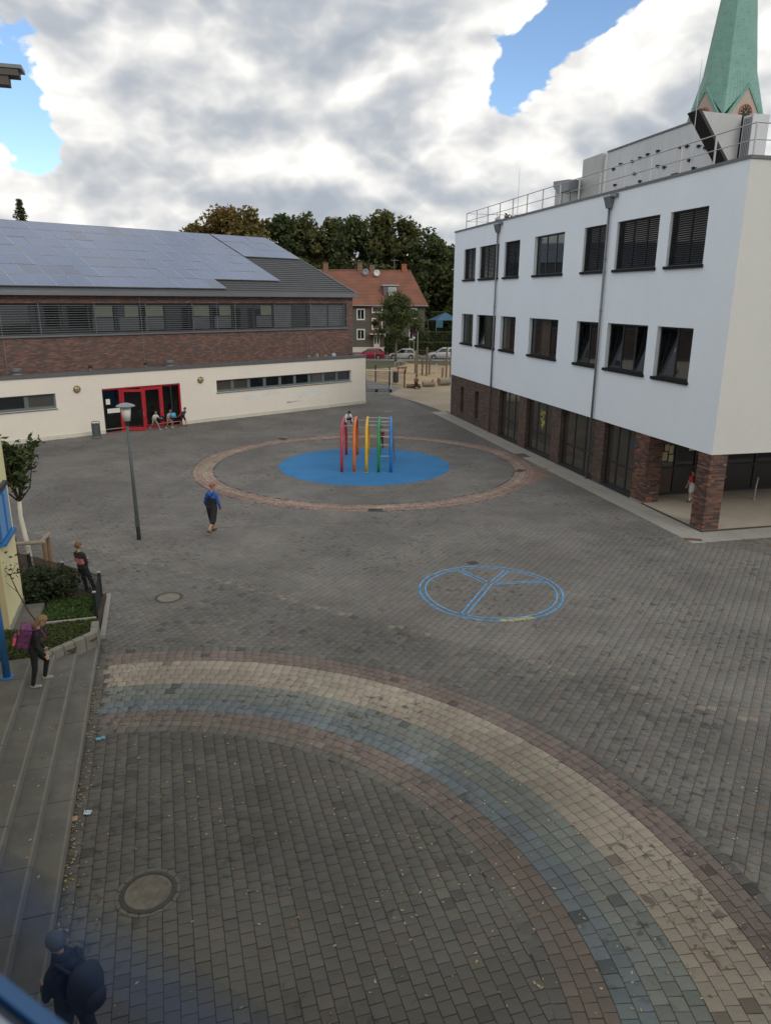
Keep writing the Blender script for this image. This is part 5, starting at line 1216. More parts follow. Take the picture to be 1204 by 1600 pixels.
o = groundcover('grass_tuft', t2, 5600, .07, .05, [(.055, .085, .026), (.07, .10, .03), (.08, .08, .034)], 34); o['label'] = 'patchy grass in the bed between the inner kerb and the block wall'; o['category'] = 'grass'
# mesh fence of the bed
mf = empty('mesh_fence', ds(-.15, -3.4, .05), 0, 'low dark wire mesh fence round the planted bed', 'fence')
org = np.array(ds(-.15, -3.4)[:2]); FP = [np.array(ds(-.12, -1.45)[:2]), org, org+(-E1)*1.6, org+(-E1)*3.2, org+(-E1)*4.8]
zb_ = [.22, .05, .04, .02, .02]
fm_ = mat('fence_dark', (.016, .02, .024), .5, .05, 4)
for i, p in enumerate(FP):
    l_ = p-org; B().box(l_[0]-.035, l_[0]+.035, l_[1]-.035, l_[1]+.035, zb_[i]-.1, zb_[i]+.72).build('post', fm_, mf); B().box(l_[0]-.04, l_[0]+.04, l_[1]-.04, l_[1]+.04, zb_[i]+.72, zb_[i]+.75).build('post_cap', galv, mf)
for i in range(4):
    a, c_ = FP[i]-org, FP[i+1]-org; za, zc_ = zb_[i], zb_[i+1]
    b = B(); nW = int(np.linalg.norm(c_-a)/.05)
    for k_ in range(1, nW):
        p = a+(c_-a)*k_/nW; z = za+(zc_-za)*k_/nW; b.tube([(*p, z+.0), (*p, z+.66)], .008, 4, caps=False)
    for zz in (.02, .17, .32, .47, .62): b.tube([(*a, za+zz), (*c_, zc_+zz)], .009, 4, caps=False)
    o = b.build('mesh_panel', fm_, mf, fix=False); o['kind'] = 'stuff'

# ================================================================== STREET: house, hedges, cars, signs
hs = empty('red_roof_house', (-10.2, 119.6, 0), R(7), 'two-storey grey-brown house with red tiled roof and a small dormer', 'house')
pebble = mat('pebble_dash', (.105, .092, .075), .95, .12, 1.5, .3, 20); tile_m = None
def tile_extra(T, base, vec, b_):
    s = N(T, 'ShaderNodeSeparateXYZ'); L(T, vec, s.inputs[0])
    fz = mth(T, 'FRACT', mth(T, 'MULTIPLY', s.outputs[2], 1/.22)); fx = mth(T, 'FRACT', mth(T, 'MULTIPLY', s.outputs[0], 1/.25))
    d_ = mth(T, 'ADD', mth(T, 'MULTIPLY', mth(T, 'LESS_THAN', fz, .3), .42), mth(T, 'MULTIPLY', mth(T, 'LESS_THAN', fx, .2), .12))
    mu = N(T, 'ShaderNodeVectorMath', operation='SCALE'); L(T, base, mu.inputs[0]); L(T, mth(T, 'SUBTRACT', 1.0, d_), mu.inputs['Scale']); return mu.outputs[0]
tile_m = mat('clay_tiles', (.25, .10, .062), .85, .2, 1.2, c2=(.18, .08, .055), patch=.6, extra=tile_extra)
HLn, HD, HE, HR = 16.4, 9.0, 7.35, 12.6
wops = [(5.55, 6.7, 5.05, 6.6), (5.55, 6.7, 2.0, 3.5), (7.95, 9.5, 6.15, 7.0), (7.95, 9.5, 3.6, 5.2), (13.95, 15.0, 5.3, 6.75), (13.95, 15.0, 2.0, 3.5), (1.4, 2.6, 5.05, 6.6), (1.4, 2.6, 2.0, 3.5)]
# local y points into the house, so the wall helper is flipped
w_ = B(); 
tmp = B().wall(0, HLn, .0, HE, wops, 0, .14); tmp.v = [(x, -y, z) for x, y, z in tmp.v]
tmp.poly([(HLn, 0, 0), (HLn, HD, 0), (HLn, HD, HE), (HLn, 0, HE)]).poly([(0, 0, 0), (0, HD, 0), (0, HD, HE), (0, 0, HE)]).poly([(0, HD, 0), (HLn, HD, 0), (HLn, HD, HE), (0, HD, HE)])
tmp.build('wall', pebble, hs, fix=False)
B().box(0, HLn, -.03, 0, -.1, .75).build('plinth', plinth_m, hs)
B().box(7.55, 9.9, -.02, -.001, .76, HE).build('stair_bay', mat('brown_brick', (.10, .06, .045), .9, .12, 3), hs)
whitef = mat('white_window_frame', (.62, .62, .58), .5, .04, 4); curt = mat('net_curtain', (.30, .31, .31), .4, .3, 3)
for (a, c_, z0, z1) in wops:
    W = B().box(a-.08, c_+.08, -.05, .12, z0-.12, z0+.08).box(a-.08, c_+.08, -.05, .12, z1-.08, z1+.08).box(a-.08, a+.08, -.05, .12, z0+.08, z1-.08).box(c_-.08, c_+.08, -.05, .12, z0+.08, z1-.08).box((a+c_)/2-.04, (a+c_)/2+.04, .04, .12, z0+.08, z1-.08).build('window', whitef, hs)
    for q0, q1 in ((a+.08, (a+c_)/2-.04), ((a+c_)/2+.04, c_-.08)): B().box(q0, q1, .08, .09, z0+.08, z1-.08).build('pane', glass_d, W)
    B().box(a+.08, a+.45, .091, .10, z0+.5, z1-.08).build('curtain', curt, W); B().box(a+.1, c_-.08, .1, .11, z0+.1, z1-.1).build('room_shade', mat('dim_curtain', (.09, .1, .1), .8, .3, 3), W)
D_ = B().box(8.2, 9.15, -.05, -.021, .5, 2.55).build('door', mat('door_white', (.55, .54, .48), .5, .05, 3), hs); B().box(8.32, 8.58, -.065, -.051, 1.3, 2.35).box(8.76, 9.02, -.065, -.051, 1.3, 2.35).build('door_glass', glass_d, D_)
B().box(7.5, 9.95, -1.3, 0, 2.75, 2.9).build('porch_roof', mat('porch_white', (.45, .44, .40), .7, .05, 3), hs); B().tube([(9.85, -1.2, 0), (9.85, -1.2, 2.75)], .06, 8).build('porch_post', whitef, hs)
for i in range(3): B().box(8.0, 9.4, -.4-.3*(2-i), -.02, .0 if i == 0 else .17*i-.0, .17*(i+1)).build('step', concrete, hs) if i == 0 else B().box(8.0, 9.4, -.4-.3*(2-i), -.02, .17*i+.001, .17*(i+1)).build('step', concrete, hs)
ov = .45; hip = 2.2
RF = B().poly([(-ov, -ov, HE-.15), (HLn+ov, -ov, HE-.15), (HLn-hip+.5, HD/2, HR), (-ov, HD/2, HR)]).poly([(-ov, HD+ov, HE-.15), (HLn+ov, HD+ov, HE-.15), (HLn-hip+.5, HD/2, HR), (-ov, HD/2, HR)]).poly([(HLn+ov, -ov, HE-.15), (HLn+ov, HD+ov, HE-.15), (HLn-hip+.5, HD/2, HR)]).poly([(-ov, -ov, HE-.16), (HLn+ov, -ov, HE-.16), (HLn+ov, HD+ov, HE-.16), (-ov, HD+ov, HE-.16)]).build('roof', tile_m, hs, fix=False)
B().tube([(-ov, -ov-.06, HE-.2), (HLn+ov, -ov-.06, HE-.2)], .075, 8).build('gutter', zinc, hs)
B().tube([(-ov, HD/2, HR+.02), (HLn-hip+.5, HD/2, HR+.02)], .10, 8).build('ridge_tiles', tile_m, RF)
dm = mat('dormer_zinc', (.15, .16, .18), .5, .1, 3, metal=.2)
dx0, dx1 = 9.9, 11.9
DMo = B().hexa([(dx0, .7, 8.7), (dx1, .7, 8.7), (dx1, 2.6, 8.7), (dx0, 2.6, 8.7), (dx0-.12, .55, 10.15), (dx1+.12, .55, 10.15), (dx1+.12, 3.0, 10.2), (dx0-.12, 3.0, 10.2)]).build('dormer', dm, RF)
B().box(dx0-.25, dx1+.25, .35, 3.1, 10.21, 10.34).build('dormer_roof', mat('dormer_light_zinc', (.5, .52, .54), .4, .05, 3), RF)
B().box(dx0+.65, dx1-.1, .50, .545, 8.75, 9.95).build('dormer_window', whitef, RF); B().box(dx0+.75, dx1-.55, .48, .499, 8.85, 9.85).box(dx1-.48, dx1-.2, .48, .499, 8.85, 9.85).build('dormer_pane', curt, RF)
chm = mat('chimney_brick', (.20, .12, .085), .9, .15, 3); chr_ = mat('chimney_red', (.30, .10, .055), .9, .12, 3)
for x, m_, hh in ((.9, chm, 1.3), (6.4, chm, 1.35), (8.4, chm, 1.0), (13.6, chr_, 1.25)): B().box(x-.38, x+.38, HD/2-.35, HD/2+.35, HR-.8, HR+hh*.75).box(x-.43, x+.43, HD/2-.40, HD/2+.40, HR+hh*.75+.001, HR+hh*.75+.12).build('chimney', m_, RF)
def dish(x, y, z, r, m_, nm):
    B().lathe([(.02, 0), (r*.6, -.06), (r, -.18), (r*.98, -.2), (r*.58, -.09), (.02, -.03)], (x, y, z), 20, axis='y').build('satellite_dish', m_, hs, smooth=True); B().tube([(x, y, z), (x, y+.25, z-.2), (x, y+.3, z-1.1)], .03, 6).build('dish_mount', zinc, hs)
dish(7.2, 3.4, 12.35, .48, mat('dish_grey', (.22, .26, .31), .5, .05, 4), 'a'); dish(9.0, 3.3, 12.2, .5, mat('dish_white', (.62, .62, .6), .5, .05, 4), 'b')
B().tube([(12.0, HD/2, HR), (12.0, HD/2, HR+1.9)], .025, 6).box(11.4, 12.6, HD/2-.02, HD/2+.02, HR+1.6, HR+1.64).build('aerial', galv, RF)
def hedge(name, x0, x1, y, h, d_, label, seed, n=3800, pal=GREEN_D):
    o = empty(name, ((x0+x1)/2, y, 0), 0, label, 'hedge'); hw = (x1-x0)/2; r_ = np.random.default_rng(seed)
    b = B()
    nx = 24
    for i in range(nx):
        a, c_ = -hw+.1+(2*hw-.2)*i/nx, -hw+.1+(2*hw-.2)*(i+1)/nx
        b.box(a, c_, -d_/2+.12, d_/2-.12, 0, h-.14-.1*r_.random())
    b.build('hedge_core', mat('hedge_core', (.012, .018, .008), .95, .3, 3), o)
    P_ = np.c_[r_.uniform(-hw, hw, n), r_.uniform(-d_/2, d_/2, n), r_.uniform(.05, h, n)]; f_ = r_.random(n); P_[f_ < .5, 1] = -d_/2+np.abs(r_.normal(0, .08, int((f_ < .5).sum()))); top = (f_ > .5) & (f_ < .85); P_[top, 2] = h-np.abs(r_.normal(0, .08, int(top.sum())))
    leaves_mesh('foliage', P_, .13, tree_leaf, o, pal, .6, seed=seed); return o
hedge('clipped_hedge', -.4, 3.4, 115.3, 2.6, 1.2, 'dark clipped hedge before the house behind the street tree', 101)
hedge('clipped_hedge', 3.6, 14, 114.8, 1.9, 1.2, 'long low clipped hedge behind the silver parked cars', 102, 5200)
hedge('clipped_hedge', 6.2, 17, 121, 3.2, 1.5, 'dark hedge behind the low hedge beside the house corner', 103, 5200)
hedge('clipped_hedge', 8.2, 18, 140, 6.0, 2.0, 'tall bright green hedge behind the dark van', 105, 4200, GREEN_M)
bush('round_bush', (5.2, 116.8, 0), 1.2, 1.0, 4.2, 2600, .15, GREEN_D, 'tall round bush at the corner of the red-roofed house', seed=55)
# cars
def car(loc, rz, paint, label, style, group=None):
    o = empty('parked_car', loc, rz, label, 'car', group)
    L_, W_, H_ = style['L'], style['W'], style['H']
    pm_ = mat('car_paint_'+style['n'], paint, .28, .04, 2, spec=.6, metal=.2)
    hw = W_/2; bz = style.get('belt', .92)
    # body: cross-sections along the length (nose at +x)
    st = [(-L_/2, .35, .78, .80), (-L_/2+.12, .22, bz+.02, .92), (-L_*.28, .20, bz+.03, 1.0), (0, .20, bz, 1.0), (L_*.22, .20, bz-.03, 1.0), (L_*.36, .22, bz-.12, .97), (L_/2-.14, .24, bz-.22, .88), (L_/2, .36, bz-.36, .70)]
    b = B(); ringsv = []
    for (x, z0, z1, k_) in st:
        w_ = hw*k_; ringsv.append([(x, -w_*.92, z0), (x, -w_, z0+.18), (x, -w_, z1-.22), (x, -w_*.94, z1), (x, w_*.94, z1), (x, w_, z1-.22), (x, w_, z0+.18), (x, w_*.92, z0)])
    for a, c_ in zip(ringsv, ringsv[1:]):
        for i in range(8): b.poly([a[i], a[(i+1) % 8], c_[(i+1) % 8], c_[i]])
    b.poly(ringsv[0]); b.poly(ringsv[-1][::-1]); body = b.build('body', pm_, o, bevel=0)
    c0, c1, c2, c3 = style['cab']       # rear base, rear top, front top, front base
    gl = B(); kt = .80
    A0 = [(c0, -hw*.93, bz-.02), (c3, -hw*.93, bz-.06), (c3, hw*.93, bz-.06), (c0, hw*.93, bz-.02)]; A1 = [(c1, -hw*kt, H_-.07), (c2, -hw*kt, H_-.07), (c2, hw*kt, H_-.07), (c1, hw*kt, H_-.07)]
    gl.hexa(A0+A1).build('window_glass', glass_d, o)
    B().hexa([(c1-.06, -hw*kt-.01, H_-.08), (c2+.06, -hw*kt-.01, H_-.08), (c2+.06, hw*kt+.01, H_-.08), (c1-.06, hw*kt+.01, H_-.08), (c1+.12, -hw*.66, H_), (c2-.22, -hw*.66, H_), (c2-.22, hw*.66, H_), (c1+.12, hw*.66, H_)]).build('roof', pm_, o)
    for s_ in (-1, 1):
        for (xa, za, xb, zb2, wd) in ((c0, bz-.02, c1, H_-.07, .10), (c3, bz-.06, c2, H_-.07, .07), ((c0+c3)/2-.02, bz-.03, (c1+c2)/2-.05, H_-.07, .06)):
            B().hexa([(xa-wd, s_*(hw*.93+.012), za), (xa+wd, s_*(hw*.93+.012), za), (xa+wd, s_*(hw*.93-.02), za), (xa-wd, s_*(hw*.93-.02), za), (xb-wd, s_*(hw*kt+.012), zb2), (xb+wd, s_*(hw*kt+.012), zb2), (xb+wd, s_*(hw*kt-.02), zb2), (xb-wd, s_*(hw*kt-.02), zb2)]).build('pillar', pm_, o)
        for xw in (-L_*.30, L_*.32):
            wy = s_*(hw-.09); Wh = B().lathe([(.20, -.10), (.31, -.10), (.325, -.05), (.325, .05), (.31, .10), (.20, .10)], (xw, wy, .325), 20, axis='y').build('wheel', rubber, o)
            B().lathe([(.03, .0), (.19, .012), (.205, -.03)], (xw, wy+s_*.10, .325), 16, axis='y').build('rim', mat('alloy_rim', (.4, .4, .42), .4, .05, 5, metal=.6), Wh)
            B().lathe([(.37, -.01), (.37, .01)], (xw, s_*(hw-.005), .36), 20, axis='y').build('wheel_arch', rubber, o)
        B().hexa([(L_/2-.40, s_*hw*.80, bz-.34), (L_/2-.02, s_*hw*.52, bz-.40), (L_/2+.005, s_*hw*.50, bz-.40), (L_/2-.30, s_*(hw*.92), bz-.34), (L_/2-.40, s_*hw*.80, bz-.22), (L_/2-.08, s_*hw*.52, bz-.27), (L_/2-.055, s_*hw*.52, bz-.27), (L_/2-.30, s_*(hw*.92), bz-.22)]).build('headlight', lampwhite, o)
        B().box(-L_/2-.005, -L_/2+.12, s_*hw*.62-.12, s_*hw*.62+.12, bz-.25, bz-.03).build('taillight', mat('tail_red', (.35, .01, .01), .3, .05, 4), o)
        B().box(-L_*.06, -L_*.06+.16, s_*(hw+.004)-.01, s_*(hw+.004)+.01, bz-.18, bz-.14).box(L_*.16, L_*.16+.0, 0, 0, 0, 0).build('door_handle', pm_, o)
        B().box(c3-.35, c3-.18, s_*hw-.02+s_*.02, s_*hw+.02+s_*.16, bz-.02, bz+.12).build('mirror', pm_, o)
    B().box(L_/2-.1, L_/2+.012, -.26, .26, .45, .56).build('number_plate', paper, o)
    return o
hatch = dict(L=4.0, W=1.7, H=1.47, cab=(-1.80, -1.35, .15, 1.05), n='silver', belt=.90); hatch2 = dict(L=4.3, W=1.78, H=1.48, cab=(-1.95, -1.2, .2, 1.15), n='red', belt=.93); suv = dict(L=4.7, W=1.9, H=1.62, cab=(-2.1, -1.5, .35, 1.25), n='white', belt=1.02)
car((2.3, 106.6, -.02), PI-R(4), (.50, .50, .47), 'silver hatchback parked behind the street tree', hatch)
car((-2.4, 106.4, -.02), PI-R(4), (.42, .02, .05), 'red car parked behind the corner of the cream annex', hatch2)
car((8.25, 107.2, -.02), PI-R(3), (.55, .57, .6), 'white car parked behind the wooden playground posts', suv)
van = dict(L=4.9, W=1.95, H=1.95, cab=(-2.3, -2.1, .9, 1.6), n='dark_blue', belt=1.05)
car((9.9, 131.5, 0), -PI/2+.15, (.025, .04, .06), 'dark van parked beside the hedges behind the white car', van)
car((9.4, 124.5, 0), PI-R(20), (.55, .55, .55), 'white car half hidden behind the low hedge by the house', dict(hatch, n='plain_white'))
# garden tent
gt = empty('garden_tent', (10.2, 133, -.9), .3, 'blue party tent in the garden beside the red-roofed house', 'tent'); tb = mat('tent_blue', (.03, .10, .17), .6, .08, 2)
B().poly([(-2.4, -2, 5.6), (2.4, -2, 5.6), (0, 0, 6.9)]).poly([(2.4, -2, 5.6), (2.4, 2, 5.6), (0, 0, 6.9)]).poly([(2.4, 2, 5.6), (-2.4, 2, 5.6), (0, 0, 6.9)]).poly([(-2.4, 2, 5.6), (-2.4, -2, 5.6), (0, 0, 6.9)]).build('canopy', tb, gt, fix=False)
B().box(-2.4, -1.2, -2.05, -2.0, 4.4, 5.6).build('side_curtain', mat('tent_teal', (.03, .13, .17), .6, .08, 2), gt)
for x in (-2.4, 2.4):
    for y in (-2, 2): B().tube([(x, y, 0), (x, y, 5.6)], .04, 6).build('leg', galv, gt)
# far red roof between the trees
fh = empty('far_house', (17.5, 165, 0), .2, 'far house with a red roof showing between the trees', 'house')
B().box(-4, 4, 0, 7, 0, 9).build('wall', mat('far_wall_render', (.4, .33, .26), .9, .1, 1), fh); B().prism([(-4.4, -.4, 9.01), (-4.4, 7.4, 9.01), (-4.4, 3.5, 12.6)], (8.8, 0, 0)).build('roof', tile_m, fh)
# signs
sg = empty('stop_sign_post', (3.75, 104.4, .02), 0, 'red and blue no-stopping sign on a grey pole beside the road', 'sign')
B().tube([(0, 0, 0), (0, 0, 4.1)], .045, 8).build('pole', galv, sg); B().lathe([(.42, -.012), (.42, .012)], (0, -.06, 3.75), 24, axis='y').build('sign_disc', mat('sign_red', (.45, .02, .04), .5, .05, 4), sg)
B().lathe([(.33, -.005), (.33, .005)], (0, -.078, 3.75), 24, axis='y').build('sign_field', mat('sign_blue', (.03, .08, .32), .5, .05, 4), sg)
for s_ in (-1, 1): B().hexa([(-.24*s_-.035, -.09, 3.51), (-.24*s_+.035, -.09, 3.51), (-.24*s_+.035, -.085, 3.51), (-.24*s_-.035, -.085, 3.51), (.24*s_-.035, -.09, 3.99), (.24*s_+.035, -.09, 3.99), (.24*s_+.035, -.085, 3.99), (.24*s_-.035, -.085, 3.99)]).build('sign_cross', mat('sign_red'), sg)
B().box(-.2, .2, -.075, -.055, 2.9, 3.2).build('plate', paper, sg)
o = empty('street_pole', (4.3, 104.6, .02), 0, 'tall plain pale pole beside the round road sign', 'pole'); B().tube([(0, 0, 0), (0, 0, 5.6)], [.075, .055], 10).build('shaft', galv, o); B().lathe([(.11, 0), (.11, .5)], n=10).build('collar', galv, o)
# guard rail of the road seen before the red car
for i, x in enumerate((-1.6, .1, 1.9, 3.2)):
    o = empty('bollard', (x, 103.8, .02), 0, 'thin steel bollard at the pavement edge before the parked cars', 'bollard', 'bollards before the parked cars'); B().tube([(0, 0, 0), (0, 0, 1.0)], .035, 8).build('shaft', galv, o); B().lathe([(.045, 1.0), (.045, 1.05), (.02, 1.08)], n=10).build('cap', galv, o)
# ================================================================== PLAYGROUND
goal = empty('football_goal', (-.75, 67.9, 0), 0, 'wheeled small football goal standing beside the annex corner', 'goal')
B().tube([(-1.25, 0, .1), (-1.25, 0, 1.95), (1.15, 0, 1.95), (1.15, 0, .1)], .055, 8).build('front_frame', mat('goal_white', (.55, .55, .52), .5, .05, 4), goal)
B().tube([(-1.25, 0, .1), (1.15, 0, .1)], .03, 8).tube([(-1.25, 0, .1), (-1.1, 1.5, .1), (1.0, 1.5, .1), (1.15, 0, .1)], .03, 8).tube([(-1.1, 1.5, .1), (-1.2, .7, 1.9)], .025, 8).tube([(1.0, 1.5, .1), (1.1, .7, 1.9)], .025, 8).build('base_frame', black_m, goal)
for x in (-.15, 1.15): B().lathe([(.02, -.05), (.14, -.05), (.14, .05), (.02, .05)], (x, -.04, .14), 14, axis='y').build('wheel', rubber, goal)
b = B()
for i in range(15): x = -1.15+2.25*i/14; b.tube([(x, 1.45, .1), (x, .7, 1.85), (x, .05, 1.9)], .006, 4, caps=False)
for i in range(9): t_ = i/8; b.tube([(-1.15, 1.45-.75*t_, .1+1.75*t_), (1.1, 1.45-.75*t_, .1+1.75*t_)], .006, 4, caps=False)
o = b.build('net', mat('net_dark', (.06, .065, .07), .8, .1, 4), goal, fix=False); o['kind'] = 'stuff'
pf = empty('playground_fence', (-1.13, 76.7, 0), 0, 'wire fence on black posts between the goal and the sand', 'fence')
FPq = [(-4.4, 79.5), (-1.13, 76.7), (.3, 73.95), (1.75, 71.6)]
for x, y in FPq: B().box(x+1.13-.06, x+1.13+.06, y-76.7-.06, y-76.7+.06, 0, 1.75).build('post', black_m, pf)
for (xa, ya), (xb, yb) in zip(FPq, FPq[1:]):
    b = B(); nn_ = int(math.hypot(xb-xa, yb-ya)/.12)
    for i in range(1, nn_): t_ = i/nn_; b.tube([(xa+(xb-xa)*t_+1.13, ya+(yb-ya)*t_-76.7, .05), (xa+(xb-xa)*t_+1.13, ya+(yb-ya)*t_-76.7, 1.5)], .006, 4, caps=False)
    for z in (.1, .55, 1.0, 1.45): b.tube([(xa+1.13, ya-76.7, z), (xb+1.13, yb-76.7, z)], .008, 4, caps=False)
    o = b.build('wire_panel', mat('wire_dark', (.03, .035, .035), .6, .1, 4), pf, fix=False); o['kind'] = 'stuff'
o = empty('playground_bin', (.95, 74.6, 0), 0, 'dark round litter bin behind the playground fence', 'bin'); B().lathe([(.22, .15), (.26, .3), (.26, 1.2), (.2, 1.25)], n=14).build('bucket', mat('bin_dark', (.04, .045, .05), .6, .08, 4), o); B().tube([(-.3, 0, 0), (-.3, 0, 1.3)], .03, 6).build('bin_post', galv, o)
for (x0, y0, x1, y1, r_2, lab) in ((3.55, 72.4, 4.7, 72.8, .27, 'short thick log lying on the sand beside the seated person'), (5.2, 73.6, 6.4, 74.3, .38, 'thick pale log lying on the sand near the white building corner')):
    o = B().tube([(x0, y0, r_2), (x0*.7+x1*.3, y0*.7+y1*.3, r_2+.02), (x1, y1, r_2)], [r_2*.95, r_2, r_2*.92], 14).build('log', pale_wood, smooth=False); tag(o, lab, 'log')
o = B().tube([(4.5, 72.55, .53), (4.56, 72.6, .75)], [.09, .06], 8).build('red_toy', mat('toy_red', (.5, .04, .06), .6, .05, 4)); tag(o, 'small red toy standing on the short log', 'toy')
# rope climbing course
rc = empty('rope_course', (3.4, 83.6, 0), 0, 'wooden post and rope climbing course on the sand', 'climbing course')
POS = [(0, 0, 3.2), (.62, .3, 1.9), (1.05, -.5, 3.1), (1.45, .9, 1.9), (3.05, -3.2, 3.3), (3.5, -3.1, 3.0), (2.6, -3.6, 1.2), (-.1, 2.4, 2.6)]
for x, y, h in POS: B().tube([(x, y, -.1), (x+.04, y, h)], [.11, .09], 8).build('post', mat('course_post', (.17, .135, .095), .9, .15, 5), rc)
def rp_(a, c_, sag=.15):
    B().tube([a, tuple((Vector(a)+Vector(c_))/2-Vector((0, 0, sag))), c_], .02, 5).build('rope', mat('course_rope', (.14, .12, .1), .9, .1, 5), rc)
for i in range(4): rp_((1.05, -.5, 2.8-.5*i), (3.05, -3.2, 2.9-.5*i)); rp_((0, 0, 2.9-.5*i), (1.05, -.5, 2.8-.5*i))
for i in range(14):
    t_ = (i+.5)/14; B().tube([(1.05+2*t_, -.5-2.7*t_, .3), (1.05+2*t_, -.5-2.7*t_, 2.7)], .012, 4).build('rope', mat('course_rope'), rc)
for i in range(5): t_ = i/5; B().tube([(.0+1.05*t_, -.5*t_, .5), (1.05*t_, -.5*t_, 2.7)], .012, 4).build('rope', mat('course_rope'), rc)
B().tube([(0, 0, 2.2), (1.6, -.7, 1.8)], .07, 8).build('beam', pale_wood, rc)
o = empty('spring_rider', (1.75, 85.5, 0), .3, 'small reddish net and board play element on the sand', 'play equipment')
B().box(-.6, .6, -.1, .1, .55, .75).build('seat_board', mat('play_red', (.26, .09, .05), .8, .1, 4), o); B().box(-.5, -.42, -.05, .05, 0, .55).box(.42, .5, -.05, .05, 0, .55).build('leg', mat('play_red'), o)
for i in range(4): B().tube([(-.8+.5*i, .3, 0), (-.7+.45*i, .3, 1.25)], .03, 6).build('bar', galv, o)
B().tube([(-.8, .3, 1.2), (-.2, .3, 1.4), (.7, .3, 1.2)], .03, 6).build('arc', galv, o)
o = empty('kerb_stub', (5.7, 85, 0), 0, 'short pale post standing on the sand by the rope course', 'post'); B().tube([(0, 0, 0), (0, 0, 1.1)], .05, 8).build('shaft', lampwhite, o); B().lathe([(.06, 1.1), (.05, 1.16)], n=8).build('cap', lampwhite, o)
# shrubs on the far roof
for i, (u_, s_) in enumerate(((25.9, .35), (24.0, .45), (22.6, .3))): 
    p = BA+BU*u_+BV*1.6; bush('roof_weed', (p[0], p[1], ZT-.25), .35, .35, .55+s_, 260, .09, YEL+GREEN_M, 'yellow-green weed growing behind the roof railing', 'plant', 90+i, 'weeds behind the roof railing')
# arcade bollard
p = BA+BU*3.44+BV*5.06; o = empty('steel_bollard', (p[0], p[1], .05), 0, 'slim bent steel bollard on the arcade floor', 'bollard'); B().tube([(0, 0, 0), (.02, 0, .6), (.06, 0, .98)], [.04, .04, .03], 8).build('shaft', galv, o); B().lathe([(.14, 0), (.14, .012)], n=14).build('base_plate', galv, o)

